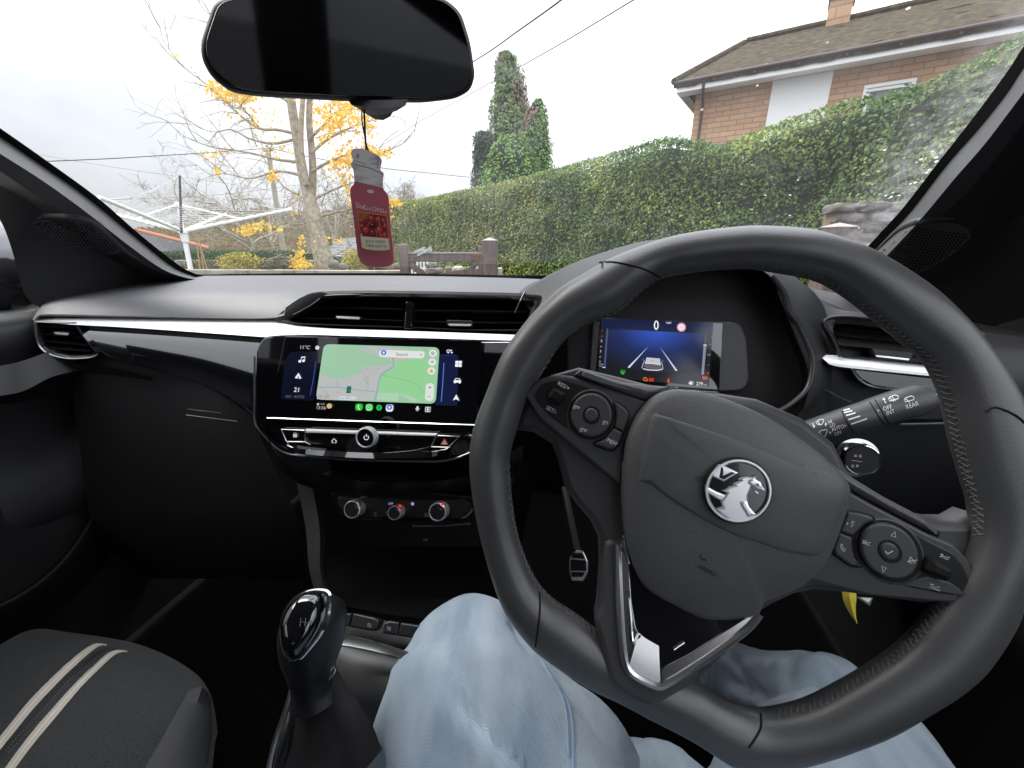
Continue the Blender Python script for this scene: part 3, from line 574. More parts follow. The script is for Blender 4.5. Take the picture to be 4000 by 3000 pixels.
k = Ink(KP2, .0025); x, y = ku; k.stroke([(x + 5 * math.sin(R_(t)), y - 5 * math.cos(R_(t))) for t in range(35, 330, 20)], 1.3, W_); k.stroke([(x, y - 7.5), (x, y - 1.5)], 1.3, W_); k.build('power_mark', screen)
k = Ink(SC, .0034); k.stroke(mp(C5, [(612, 1396), (632, 1376), (653, 1398)]), 1.3, W_); k.stroke(mp(C5, [(617, 1394), (617, 1410), (628, 1410)]), 1.2, W_); k.stroke(mp(C5, [(638, 1410), (648, 1410), (648, 1396)]), 1.2, W_)
k.cut('button_icon', screen)
k.poly(mp(C5, [(303, 1340), (330, 1341), (330, 1363), (302, 1362)]), W2); k.stroke(mp(C5, [(306, 1342), (308, 1328), (322, 1328), (326, 1342)]), 1.1, W2); k.stroke(mp(C5, [(303, 1340), (330, 1341), (330, 1363), (302, 1362)]), 1.0, W_, True); k.stroke(mp(C5, [(316, 1345), (316, 1358)]), 1, W_)
k.cut('button_icon', screen); rr = E_(225, 90, 90); k.stroke(mp(C5, [(1527, 1378), (1553, 1424), (1497, 1422)]), 1.2, rr, True); k.stroke(mp(C5, [(1526, 1393), (1540, 1417), (1511, 1416)]), 1.4, E_(250, 225, 225), True); k.build('button_icon', screen)
# ---- lower centre stack and climate panel
ls = MB(); ls.grid(loft([[(560, 905, .55), (620, 1000, .54), (800, 1040, .53), (1000, 1030, .52), (1130, 960, .51)], [(600, 1010, .57), (660, 1050, .56), (820, 1070, .55), (1000, 1060, .54), (1130, 1020, .53)], [(640, 1030, .64), (700, 1060, .63), (830, 1080, .62), (1000, 1075, .61), (1130, 1050, .6)]], 30)); fix_normals(ls.build('lower_stack_cover', m_satin, dash))
CP = Plane(P(865, 1100, .545), -FW * math.cos(R_(25)) + UP * math.sin(R_(25)))
cp = MB(); cp.slab(CP, rounded(mp(CC, [(120, 260), (185, 130), (360, 128), (1980, 290), (2080, 300), (2060, 500), (1900, 640), (1300, 640), (700, 640), (420, 620), (260, 600), (150, 470)]), 12, 4), -.03, 0, .004, 0)
clim = cp.build('climate_panel', m_gloss, car)
lp_ = MB(); lp_.tube([CP.hit(*C_, .002) for C_ in mp(CC, [(1240, 690), (1700, 688), (2000, 660)])], .003, 8, flat=.5); lp_.build('climate_panel_lip', m_satin, clim)
fl = MB(); fl.slab(CP, rounded(mp(CC, [(215, 300), (400, 330), (1950, 350), (1970, 440), (1870, 600), (1500, 600), (600, 590), (380, 570), (240, 440)]), 8, 3), -.002, .003, .0015); fl.build('climate_button_row', m_satin, clim)
for (x, y, r, txt, dot) in ((512, 447, 31, 'MENU', False), (1058, 492, 24, 'AUTO', True), (1617, 478, 31, 'A/C', True)):
    mb = MB(); u, v = CC(x, y); rr_ = r / FPX * .545; disc(mb, CP, u, v, rr_ * .62, [(1.0, .002), (1.0, .014), (.98, .0165), (.88, .0175), (.84, .0165)], 0, capmi=1)
    kb = mb.build('climate_knob', [m_bright, m_satin], clim); hh = CP.hit(u, v, .017); s_ = rr_ * .62
    off = Plane(hh, CP.n); c_ = Vector(off.to2(hh)); k = Ink(CP, .0172)
    import types
    k.text(txt, u, v - (1 if dot else 0), 3.4, emit('lit_faint', (.10, .10, .10)), 0)
    k.stroke([(u - 8 * math.cos(R_(t)), v - 10 * math.sin(R_(t)) - 6) for t in range(-25, 40, 10)], 1.4, emit('lit_blue_faint', (.01, .025, .07))); k.stroke([(u + 9 * math.cos(R_(t)), v - 10 * math.sin(R_(t)) - 6) for t in range(-25, 40, 10)], 1.6, emit('lit_orange', (.20, .05, .02)))
    if dot: k.poly(ell(u + .5, v - 10, 3.1, n=14), emit('lit_red', (.95, .02, .01), 1.4))
    k.build('knob_marking', clim)
k = Ink(CP, .0045); pu = emit('lit_violet', (.42, .33, .80))
k.text('OFF', *CC(940, 400), 4.8, pu, 0, cx=.9); k.cut('climate_marking', clim); x, y = CC(1230, 402)
for i in range(6): k.poly(ell(x + 2.2 * math.cos(i), y + 2.4 * math.sin(i * 1.05), 1.4, n=8), pu)
k.cut('climate_marking', clim); fa = emit('lit_faint2', (.035, .035, .035))
for (x, y, w) in ((740, 540, 40), (900, 525, 55), (1420, 550, 70)):
    for dy in (-14, 14): k.poly(rounded(mp(CC, [(x - w / 2, y + dy - 6), (x + w / 2, y + dy - 6), (x + w / 2, y + dy + 6), (x - w / 2, y + dy + 6)]), 1), fa)
k.build('climate_marking', clim)
# storage recess under it
cn = MB()
cn.grid(loft([[(640, 1040, .60), (660, 1140, .56), (668, 1230, .52), (690, 1310, .47)], [(672, 1035, .585), (690, 1140, .545), (692, 1230, .50), (705, 1300, .455)], [(705, 1038, .60), (704, 1140, .56), (700, 1230, .515), (712, 1290, .47)]], 20))
console = cn.build('centre_console', mat('console_plastic', (.014, .014, .015), .5, spec=.3), car); fix_normals(console); cn = MB()
cn.grid(loft([[(705, 1180, .66), (860, 1180, .64), (1100, 1180, .62)], [(705, 1270, .60), (860, 1290, .58), (1100, 1290, .56)], [(705, 1300, .47), (860, 1330, .46), (1000, 1340, .45)]], 20))
cn.grid(loft([[(1120, 1000, .52), (1075, 1150, .50), (1040, 1250, .47), (1010, 1330, .44)], [(1140, 1000, .53), (1090, 1170, .51), (1060, 1270, .48), (1030, 1340, .45)], [(1160, 1010, .58), (1120, 1200, .56), (1080, 1300, .55), (1050, 1360, .52)]], 20))
fix_normals(cn.build('storage_tray', m_void, console))  # near-black colour puts the shade of the recess into the tray
k = Ink(Plane(P(918, 1166, .575), -FW + UP * .2)); k.text('12V', 919, 1166, 5, emit('lit_faint3', (.05, .05, .05))); k.build('socket_marking', console)
# ================================================================== instrument binnacle
KP_ = Plane(P(1415, 765, .52), -FW * math.cos(R_(20)) + UP * math.sin(R_(20)))
ic = MB(); ic.slab(KP_, rounded([(1222, 650), (1300, 598), (1440, 570), (1600, 576), (1658, 600), (1696, 660), (1742, 800), (1730, 900), (1640, 970), (1500, 985), (1225, 940)], 8), -.035, -.012, .003)
cluster = ic.build('instrument_cluster', m_dark, car)
bzl = MB(); bzl.slab(KP_, rounded(mp(C1, [(690, 590), (1590, 590), (1650, 610), (1690, 700), (1705, 960), (1690, 1010), (1650, 1040), (1500, 1045), (660, 1040)]), 6), -.012, -.001, .002); bzl.build('cluster_bezel', m_pad, cluster)
gls = MB(); gls.slab(KP_, mp(CK, [(185, 165), (2110, 250), (2050, 1300), (100, 1160)]), -.002, .0006, .0004); gls.build('cluster_glass', m_gloss, cluster)
m_dsp = bpy.data.materials.new('cluster_picture'); m_dsp.use_nodes = True; t = m_dsp.node_tree; b_ = t.nodes['Principled BSDF']; b_.inputs['Base Color'].default_value = (.004, .004, .005, 1); b_.inputs['Roughness'].default_value = .15
gs = t.nodes.new('ShaderNodeTexGradient'); gs.gradient_type = 'SPHERICAL'; co = t.nodes.new('ShaderNodeTexCoord'); mpn = t.nodes.new('ShaderNodeMapping'); mpn.vector_type = 'TEXTURE'
cen = KP_.hit(*CK(1060, 360)); mpn.inputs['Location'].default_value = cen - ROOT[car.name] * 0; mpn.inputs['Scale'].default_value = (.085, .085, .052)
t.links.new(co.outputs['Object'], mpn.inputs[0]); t.links.new(mpn.outputs[0], gs.inputs[0]); crp = t.nodes.new('ShaderNodeValToRGB')
crp.color_ramp.elements[0].color = (*srgb(28, 29, 36), 1); crp.color_ramp.elements[1].color = (*srgb(52, 88, 190), 1); e = crp.color_ramp.elements.new(.45); e.color = (*srgb(32, 44, 92), 1)
t.links.new(gs.outputs['Fac'], crp.inputs[0]); t.links.new(crp.outputs[0], b_.inputs['Emission Color']); b_.inputs['Emission Strength'].default_value = EM
k = Ink(KP_, .001, .00003); k.poly(mp(CK, [(200, 170), (1955, 245), (1890, 1245), (135, 1090)]), E_(27, 28, 33)); k.poly(mp(CK, [(300, 340), (1820, 415), (1780, 1060), (240, 960)]), m_dsp); k.poly(mp(CK, [(200, 170), (1955, 245), (1945, 425), (1820, 415), (300, 340), (195, 332)]), E_(24, 32, 64)); k.build('cluster_screen', cluster)
k = Ink(KP_, .0016, .00003)
k.stroke(ell(*CK(1060, 283), 3.9, 8.8, 2, n=24), 2.6, W_, True); k.text('mph', *CK(1254, 240), 4.6, W_, 3); k.cut('cluster_icon', cluster)
k.poly(ell(*CK(1455, 315), 9.6), E_(236, 228, 236)); k.stroke(ell(*CK(1455, 315), 8.4), 1.5, E_(226, 60, 70), True); k.stroke(mp(CK, [(1436, 315), (1474, 316)]), .8, E_(170, 160, 170)); k.cut('cluster_icon', cluster)
for ch, x, y, c in (('7', 210, 372, (210, 60, 60)), ('5', 199, 530, (215, 220, 230)), ('3', 183, 690, (215, 220, 230)), ('1', 170, 855, (215, 220, 230))): k.text(ch, *CK(x, y), 5, E_(*c), 3)
for x, y, c in ((206, 455, (210, 60, 60)), (193, 617, (210, 215, 220)), (178, 780, (210, 215, 220))): k.stroke(mp(CK, [(x - 14, y), (x + 14, y + 1)]), .9, E_(*c))
k.text('x1000', *CK(192, 897), 2.6, E_(190, 195, 215), 3); k.text('/min', *CK(188, 923), 2.6, E_(190, 195, 215), 3); k.stroke(mp(CK, [(216, 944), (262, 947)]), 1.6, W_); k.cut('cluster_icon', cluster)
k.poly(mp(CK, [(278, 335), (305, 337), (262, 945), (235, 942)]), E_(70, 86, 130)); k.poly(mp(CK, [(1803, 600), (1848, 602), (1805, 1060), (1768, 1056)]), E_(130, 138, 158)); k.poly(mp(CK, [(1820, 420), (1850, 422), (1845, 590), (1810, 588)]), E_(60, 62, 70)); k.stroke(mp(CK, [(1800, 592), (1852, 596)]), 1.5, W_); k.cut('cluster_icon', cluster)
k.poly(mp(CK, [(940, 612), (612, 940), (616, 952), (645, 950)]), E_(206, 214, 232)); k.poly(mp(CK, [(1117, 624), (1362, 1000), (1390, 1002), (1386, 985)]), E_(206, 214, 232)); k.cut('cluster_icon', cluster)
k.poly(mp(CK, [(905, 788), (1118, 806), (1130, 905), (885, 880)]), E_(196, 192, 208)); k.poly(mp(CK, [(885, 880), (1130, 905), (1140, 960), (1080, 985), (920, 965), (862, 930)]), E_(96, 94, 104)); k.stroke(mp(CK, [(885, 882), (1000, 884), (1128, 906)]), 1.6, E_(226, 226, 236)); k.cut('cluster_icon', cluster)
k.stroke(mp(CK, [(852, 965), (930, 985), (1080, 992), (1160, 972)]), 2.2, E_(214, 216, 228)); k.stroke(mp(CK, [(880, 840), (850, 900), (832, 960)]), 1.6, E_(180, 186, 200)); k.stroke(mp(CK, [(1140, 860), (1156, 910), (1164, 975)]), 1.6, E_(180, 186, 200)); k.poly(ell(*CK(856, 824), 1.9, n=10), E_(90, 94, 104)); k.poly(ell(*CK(1160, 842), 1.9, n=10), E_(90, 94, 104)); k.stroke(mp(CK, [(1006, 832), (1006, 852)]), 1, E_(70, 70, 80)); k.cut('cluster_icon', cluster)
gn = E_(40, 225, 60); k.text('AUTO', *CK(533, 998), 3.4, gn, 3, cx=.8); k.stroke(mp(CK, [(498, 1020), (566, 1022), (545, 1046), (520, 1046)]), 1.2, gn, True); k.stroke(mp(CK, [(515, 1024), (545, 1036), (530, 1060)]), 1.1, gn)
am = E_(250, 150, 30); k.stroke(mp(CK, [(866, 1110), (905, 1114), (910, 1130), (928, 1132), (926, 1156), (870, 1152), (852, 1134)]), 1.3, am, True); k.stroke(mp(CK, [(878, 1105), (898, 1106)]), 1.2, am)
rd_ = E_(222, 60, 40); k.poly(rounded(mp(CK, [(950, 1108), (1024, 1112), (1018, 1172), (942, 1166)]), 2), rd_); k.stroke(ell(*CK(984, 1138), 4, n=14), .9, E_(70, 16, 12), True); k.text('P', *CK(984, 1138), 4.2, E_(70, 16, 12), 3)
k.poly(ell(*CK(1254, 1125), 1.6, n=10), rd_); k.poly(mp(CK, [(1240, 1136), (1268, 1138), (1274, 1172), (1255, 1190), (1228, 1176)]), rd_); k.cut('cluster_icon', cluster)
k.poly(mp(CK, [(1780, 1086), (1868, 1092), (1860, 1140), (1775, 1132)]), E_(190, 70, 50)); k.text('-+', *CK(1820, 1112), 4, E_(50, 24, 20), 3); k.poly(mp(CK, [(1858, 1020), (1880, 1022), (1880, 1046), (1858, 1044)]), rd_); k.cut('cluster_icon', cluster)
k.text('279', *CK(1738, 1203), 7.2, W_, 3, cx=.95); k.text('mi', *CK(1828, 1216), 5, E_(190, 192, 200), 3); k.poly(mp(CK, [(1585, 1160), (1622, 1162), (1618, 1216), (1580, 1214)]), W_); k.poly(mp(CK, [(1592, 1168), (1614, 1169), (1612, 1184), (1590, 1183)]), E_(27, 28, 33)); k.stroke(mp(CK, [(1624, 1168), (1640, 1180), (1636, 1210), (1622, 1208)]), 1, W_); k.poly(mp(CK, [(1562, 1190), (1578, 1180), (1576, 1202)]), W_); k.cut('cluster_icon', cluster)
k.text('1', *CK(1926, 466), 4, W2, 3); k.text('1/2', *CK(1882, 745), 4.4, W2, 3); k.stroke(mp(CK, [(1892, 582), (1920, 584)]), .8, W2); k.stroke(mp(CK, [(1868, 904), (1892, 906)]), .8, W2); k.cut('cluster_icon', cluster)
k.build('cluster_icon', cluster)
ct = MB(); ct.tube([KP_.hit(u, v, .004) for u, v in mp(CK, [(1600, 1312), (1800, 1335), (2040, 1345)])], .0016, 6); ct.build('cluster_trim', m_chrome, cluster)
# hood over it
hd = MB()
inn = [(1205, 735, .505), (1222, 660, .50), (1290, 596, .495), (1440, 560, .49), (1600, 566, .48), (1664, 588, .475), (1690, 640, .47), (1722, 720, .465), (1752, 800, .46), (1752, 850, .455), (1725, 905, .45), (1640, 950, .45)]
outr = [(1119, 640, .53), (1171, 606, .55), (1239, 570, .555), (1319, 541, .55), (1400, 520, .545), (1520, 512, .535), (1650, 545, .525), (1726, 605, .515), (1768, 643, .51), (1795, 720, .50), (1800, 800, .49), (1770, 900, .48)]
outb = [(1119, 632, .56), (1171, 602, .60), (1239, 568, .62), (1319, 540, .62), (1400, 520, .62), (1520, 513, .61), (1650, 546, .60), (1724, 606, .59), (1769, 645, .57), (1810, 720, .56), (1830, 800, .55), (1800, 920, .54)]
bk = [(1119, 625, .70), (1171, 603, .85), (1239, 590, .93), (1319, 585, .93), (1400, 580, .92), (1520, 575, .90), (1650, 585, .85), (1724, 618, .80), (1769, 650, .75), (1830, 730, .70), (1850, 830, .65), (1830, 950, .62)]
inn2 = [(u + (1450 - u) * .02, v + (760 - v) * .03, d - .004) for u, v, d in inn]; cav = [(u + (1450 - u) * .10, v + (760 - v) * .10, d + .07) for u, v, d in inn]
hd.grid(loft([cav, inn2], 60), mi=1); hd.grid(loft([inn2, inn, outr, outb, bk], 60)); hood = hd.build('instrument_hood', [m_plastic, m_void], car, angle=50); fix_normals(hood)
he = MB(); he.tube([P(u, v, d) for u, v, d in cat([(*C1(1850, 295), .468), (*C1(1930, 410), .466), (*C1(1965, 535), .464), (*C1(2015, 600), .462), (*C1(2080, 740), .458), (*C1(2112, 850), .455), (*C1(2090, 1000), .452), (*C1(2020, 1090), .45), (*C1(1900, 1170), .448), (*C1(1760, 1190), .445)], 60)], .0030, 10, flat=1.0); he.build('hood_gloss_edge', m_satin, hood)
# ---- driver side end of the dash, vent and stub of the strip
RP = Plane(P(1850, 780, .475), -FW * math.cos(R_(14)) + UP * math.sin(R_(14)))
rf = MB()
rf.grid(loft([[(1767, 643, .56), (1800, 664, .545), (1860, 676, .535), (2000, 700, .52), (2300, 740, .50)], [(1762, 655, .53), (1800, 680, .515), (1860, 690, .505), (2000, 712, .49), (2300, 750, .46)], [(1740, 690, .50), (1780, 720, .49), (1860, 740, .485), (2000, 750, .475), (2300, 770, .45)],
              [(1745, 800, .50), (1780, 820, .49), (1860, 840, .485), (2000, 850, .475), (2300, 850, .45)], [(1760, 880, .515), (1800, 920, .51), (1900, 960, .505), (2050, 980, .49), (2300, 980, .47)], [(1700, 1060, .56), (1760, 1080, .55), (1900, 1100, .55), (2060, 1100, .54), (2300, 1080, .52)], [(1500, 1250, .80), (1700, 1250, .78), (1900, 1240, .76), (2100, 1230, .74), (2300, 1200, .72)]], 40))
rf.grid(loft([[(1788, 640, .72), (1830, 641, .70), (1880, 672, .66), (2100, 708, .60)], [(1782, 641, .62), (1830, 656, .60), (1890, 680, .585), (2100, 710, .56)], [(1767, 643, .56), (1830, 670, .54), (1900, 684, .53), (2100, 712, .51)]], 30))
rfo = rf.build('driver_side_fascia', m_plastic, dash, angle=50); fix_normals(rfo)
outer = rounded(mp(C2, [(345, 600), (390, 562), (520, 555), (800, 590), (1400, 660), (1400, 900), (1020, 860), (480, 820), (400, 700)]), 8, 3); inner = rounded(mp(C2, [(420, 625), (440, 608), (520, 605), (800, 640), (1360, 700), (1360, 880), (1020, 850), (490, 808), (440, 700)]), 6, 3)
vent('driver_air_vent', RP, outer, inner, .04, [line(C2, [(430, 640), (800, 665), (1200, 700)]), line(C2, [(440, 680), (700, 705), (1200, 760)]), line(C2, [(470, 750), (700, 770), (1200, 820)])], dash, [mp(C2, [(668, 760), (950, 790), (925, 846), (692, 822)])])
e = MB(); e.tube([RP.hit(u, v, .005) for u, v in cat(mp(C2, [(470, 818), (420, 705), (365, 610), (395, 570), (520, 562), (740, 585)]), 30)], .002, 8); e.build('vent_bright_edge', m_satin, dash)
s_ = MB(); e = [(330, 806), (500, 814), (1022, 872), (1400, 912)]; f_ = [(395, 866), (500, 888), (1070, 945), (1400, 978)]; s_.grid(loftp([[RP.hit(*C2(*p), -.02) for p in e], [RP.hit(*C2(*p), -.004) for p in e], [RP.hit(*C2(*(Vector(p) * .25 + Vector(q) * .75)), .012) for p, q in zip(e, f_)], [RP.hit(*C2(*p), .012) for p in f_], [RP.hit(*C2(*p), -.01) for p in f_]], 24)); s_.build('trim_strip', m_strip, dash)
g_ = MB(); g_.slab(RP, mp(C2, [(545, 895), (1070, 950), (1400, 985), (1400, 1085), (1150, 1065), (850, 1035), (680, 1012), (600, 970)]), -.004, .006, .002); g_.build('gloss_panel', m_gloss, dash)
e = MB(); e.tube([RP.hit(u, v, .0065) for u, v in cat(mp(C2, [(543, 895), (590, 965), (670, 1012), (800, 1030), (1000, 1052), (1150, 1070), (1400, 1092)]), 40)], .001, 6); e.tube([RP.hit(u, v, .003) for u, v in mp(C2, [(860, 1258), (1160, 1252)])], .0016, 6); e.tube([RP.hit(u, v, .0) for u, v in cat(mp(C2, [(300, 980), (370, 1030), (460, 1080), (540, 1115)]), 12)], .0012, 6); e.build('panel_edge', m_brush, dash)
dk = MB(); dk.slab(RP, mp(C2, [(1010, 1080), (1400, 1095), (1400, 1230), (880, 1230)]), -.01, -.001, .002); dk.build('switch_blank', m_satin, dash)
# light switch
lw = MB(); lu = CST(810, 1115); LPn = Plane(P(*lu, .47), -FW * .9 + UP * .25 - RT * .15)
disc(lw, LPn, *lu, 33 / FPX * .47, [(1.25, -.004), (1.25, .002), (1.05, .002), (1.02, .014), (.98, .016), (.92, .0165), (.9, .015)], 0, capmi=1)
lsw = lw.build('light_switch', [m_chrome, m_satin], dash)
k = Ink(LPn, .0156); x, y = CST(840, 1100); k.text('D', x + 4, y, 5.5, W2, 180); k.stroke([(x - 9, y - 2), (x - 3, y - 2)], .9, W2); k.stroke([(x - 9, y + 1), (x - 3, y + 1)], .9, W2); x, y = CST(790, 1230); k.text('D', x - 4, y, 5.5, W2, 180); k.stroke([(x + 3, y - 2), (x + 9, y - 2)], .9, W2); k.stroke([(x + 3, y + 1), (x + 9, y + 1)], .9, W2); k.stroke(mp(CST, [(750, 1155), (890, 1175)]), .6, W2); k.build('switch_marking', dash)
# ================================================================== steering wheel (turned about 24 degrees clockwise)
WP = Plane(P(1630, 1070, .29), -FW * math.cos(R_(20)) + UP * math.sin(R_(20)))
OUT = mp(C1, [(200, 655), (320, 510), (480, 365), (600, 290), (750, 203), (900, 136)]) + [(1434, 514), (1500, 500), (1570, 491), (1640, 487), (1750, 495), (1839, 521), (1892, 544), (1959, 583), (2026, 631), (2092, 698), (2159, 784), (2209, 870), (2244, 970), (2256, 1075), (2243, 1190), (2212, 1275), (2184, 1355), (2124, 1447), (2064, 1499), (2019, 1527), (1923, 1583), (1843, 1615), (1760, 1642), (1680, 1660), (1620, 1664), (1575, 1651), (1495, 1599), (1395, 1547), (1335, 1515), (1267, 1483), (1195, 1436), (1147, 1399), (1108, 1350), (1079, 1300), (1047, 1203), (1024, 1100), (1013, 1000), (1022, 925), (1051, 844), (1084, 764)]
INN = [(1101, 995), (1107, 1095), (1123, 1175), (1155, 1251), (1195, 1299), (1251, 1335), (1320, 1385), (1420, 1440), (1510, 1480), (1560, 1512), (1640, 1540), (1720, 1530), (1780, 1507), (1884, 1447), (1956, 1395), (2000, 1345), (2050, 1280), (2090, 1210), (2108, 1150), (2104, 1090), (2085, 1030), (2062, 948), (2052, 897), (2039, 844), (2009, 784), (1959, 741), (1902, 695), (1840, 645), (1770, 605), (1661, 584), (1617, 579), (1551, 581), (1484, 589), (1427, 601), (1384, 631), (1351, 662), (1315, 684), (1262, 703), (1215, 740), (1175, 800), (1140, 860), (1117, 928)]
cx0, cy0 = 1635, 1072; NR = 220
def polar(poly):
    c = cat(poly, 600, True); a = np.arctan2(c[:, 1] - cy0, c[:, 0] - cx0); r = np.hypot(c[:, 0] - cx0, c[:, 1] - cy0); o = np.argsort(a)
    return lambda t: np.interp(t, np.r_[a[o] - 2 * np.pi, a[o], a[o] + 2 * np.pi], np.r_[r[o], r[o], r[o]])
po, pi_ = polar(OUT), polar(INN); RIM = []
for i in range(NR):
    t = 2 * math.pi * i / NR; t = (t + math.pi) % (2 * math.pi) - math.pi; ro, ri = po(t), pi_(t)
    A = WP.hit(cx0 + ro * math.cos(t), cy0 + ro * math.sin(t)); B = WP.hit(cx0 + ri * math.cos(t), cy0 + ri * math.sin(t)); RIM.append((A, B))
rim = MB(); rows = []
for A, B in RIM:
    c = (A + B) * .5; x = (A - B) * .5; w = x.length; th = min(w, .0165) * .98
    rows.append([c + x * math.cos(2 * math.pi * k / 28) * .985 + WP.n * (math.sin(2 * math.pi * k / 28) * th - .002) for k in range(28)])
rim.grid(rows, cu=True, cv=True)
wheel = rim.build('steering_wheel', m_leather, car, angle=80); fix_normals(wheel)
rim_bvh = rim.bvh()
# seams in the leather and cross stitching on the inside of the rim
sm = MB()
def onrim(u, v, h=.0002):
    r = ray(u, v).normalized(); loc, nn, i, d = rim_bvh.ray_cast(CAM, r)
    if loc is None: return WP.hit(u, v, .012)
    return loc - r * h
for pts in (mp(C1, [(735, 208), (820, 205), (940, 225), (1050, 262), (1125, 308)]), mp(C3, [(425, 705), (428, 800), (415, 920), (402, 1005)]), mp(C4, [(100, 1365), (100, 1440), (70, 1500), (35, 1550)]), [(2130, 890), (2150, 880), (2190, 895), (2215, 915)]):
    sm = MB(); sm.tube([onrim(u, v) for u, v in cat(pts, 24)], .0007, 6); sm.build('leather_seam', m_rubber, wheel)
th_ = MB()
for i in range(0, 2 * NR):
    f = i / 2; a = int(f) % NR; b = (a + 1) % NR; q = f - int(f); A = RIM[a][0].lerp(RIM[b][0], q); B = RIM[a][1].lerp(RIM[b][1], q)
    t = (2 * math.pi * f / NR + math.pi) % (2 * math.pi) - math.pi; dg = math.degrees(t)
    if 85 < dg < 122 or -172 < dg < -155 or 10 < dg < 27: continue
    c = (A + B) * .5; x = (A - B) * .5; w = x.length; hh = min(w, .0165) * .98
    def sp(ang, s): return c.lerp(c, 0) + x * math.cos(ang) * .992 + WP.n * (math.sin(ang) * hh * 1.02 - .002) + s
    tang = (RIM[b][0] - RIM[a][0]).normalized() * .0016
    a0 = math.pi - .34 + random.uniform(-.05, .05); a1 = math.pi + .02 + random.uniform(-.04, .04); sgn = 1 if i % 2 else -1
    th_.tube([sp(a0, tang * sgn), sp((a0 + a1) / 2, tang * 0), sp(a1, tang * -sgn)], .00033, 4)
th_.build('stitching', m_thread, wheel)
# body of the spokes
sb = MB()
body = [(1128, 870), (1190, 810), (1250, 793), (1330, 812), (1400, 830), (1480, 845), (1560, 850), (1640, 862), (1740, 905), (1810, 960), (1835, 1010)] + mp(C4, [(640, 120), (780, 200), (1000, 315), (1080, 330)]) + [(2078, 1128), (2110, 1110), (2150, 1150), (2160, 1230), (2120, 1330), (2070, 1310)] + mp(C4, [(1000, 788), (760, 752), (560, 728), (400, 712), (290, 735), (170, 790), (60, 860)]) + [(1640, 1345), (1570, 1420), (1520, 1470), (1540, 1530), (1500, 1580), (1400, 1530), (1290, 1470), (1300, 1400), (1285, 1345)] + mp(C3, [(735, 800), (750, 600), (742, 420), (700, 330), (620, 240), (560, 150), (520, 0)]) + [(1190, 960), (1150, 935), (1110, 930)]
sb.slab(WP, body, -.022, -.004, .006, 0); sb.build('wheel_spoke', m_pad, wheel, angle=50)
# bright upper ridge of the spokes
ur = MB(); ur.slab(WP, mp(C1, [(566, 935), (612, 893), (760, 945), (900, 985), (1080, 1005), (1260, 1015), (1220, 1050), (1075, 1085), (1045, 1108), (800, 1025)]), -.008, .006, .005); ur.build('spoke_ridge', m_grain, wheel, angle=60); ur = MB(); ur.slab(WP, mp(C4, [(470, 0), (560, 65), (780, 200), (1000, 315), (1085, 385), (1085, 425), (900, 330), (570, 150), (420, 40)]), -.010, .004, .004); ur.build('spoke_ridge', m_grain, wheel, angle=60)
# left and right control pads
lpad = MB(); lpad.slab(WP, rounded(mp(C1, [(235, 1060), (330, 970), (440, 934), (560, 945), (1045, 1108), (960, 1235), (900, 1400), (878, 1659), (800, 1600), (480, 1335), (345, 1225)]), 9, 4), -.006, .004, .002)
lp2 = lpad.build('control_pad', m_pad, wheel, angle=50)
rc = MB(); rc.slab(WP, rounded(mp(CL, [(140, 590), (290, 400), (560, 338), (800, 395), (1130, 500), (900, 640), (720, 800), (690, 1000), (730, 1165), (400, 930), (200, 700)]), 10, 4), .003, .0047, .0007); rc.build('pad_recess', m_satin, wheel)
rb = MB(); rb.slab(WP, rounded(mp(CL, [(360, 600), (450, 462), (665, 560), (660, 620), (570, 775), (350, 660)]), 4), .004, .0105, .003); rb.build('rocker_switch', m_rubber, wheel, angle=60)
def ring_button(pl, c, cen, ra, rb_, rot, h):
    mb = MB(); x, y = cen
    def el(s): return mp(c, ell(x, y, ra * s, rb_ * s, rot, 56))
    mb.slab(pl, el(1.20), .002, h + .001, .0012, 0); mb.slab(pl, el(1.11), .002, h + .0018, .0004, 1); mb.slab(pl, el(1.0), .002, h + .0045, .0016, 0); mb.slab(pl, el(.42), .002, h + .0049, .0003, 1); mb.slab(pl, el(.33), .002, h + .0056, .0014, 0)
    return mb
mb = ring_button(WP, CL, (1078, 918), 338, 357, 0, .004); mb.build('ring_button', [m_pad, m_rubber], wheel, angle=50)
sd = MB(); sd.slab(WP, rounded(mp(CL, [(1440, 705), (1500, 715), (1650, 830), (1695, 910), (1670, 1020), (1600, 1195), (1450, 1120), (1490, 950), (1470, 800)]), 3), .003, .0075, .0015); sd.build('side_button', m_pad, wheel, angle=50)
sd = MB(); sd.slab(WP, rounded(mp(CL, [(1440, 1130), (1592, 1207), (1530, 1380), (1430, 1475), (1330, 1470), (1130, 1380), (1280, 1320)]), 3), .003, .0075, .0015); sd.build('side_button', m_pad, wheel, angle=50)
pgap = MB(); pgap.slab(WP, rounded(mp(CL, [(1425, 695), (1500, 695), (1665, 815), (1705, 910), (1680, 1050), (1550, 1410), (1440, 1520), (1330, 1505), (1120, 1420), (1105, 1355), (1280, 1300), (1460, 1090), (1480, 930)]), 3), .003, .0050, .0004); pgap.build('button_gap', m_rubber, wheel)
ink = Ink(WP, .0091, .00003)
def icon_cruise(c, x, y, s, loop=True):
    ink.stroke(mp(c, [(x + s * math.cos(R_(a)), y + s * math.sin(R_(a))) for a in range(150, 400, 25)]), 1.5, m_paint); ink.stroke(mp(c, [(x, y + s * .3), (x - s * .15, y - s * .5)]), 1.4, m_paint); ink.stroke(mp(c, [(x - s * .8, y - s * 1.3), (x - s * .4, y - s * .9)]), 1.5, m_paint)
    if loop: ink.stroke(mp(c, ell(x + s * 1.45, y - s * .25, s * .45, s * .3, -40, 12)), 1.0, m_paint, True)
icon_cruise(CL, 825, 805, 34); icon_cruise(CL, 1303, 1060, 40, False); icon_cruise(CL, 935, 1175, 38); ink.build('button_print', wheel)
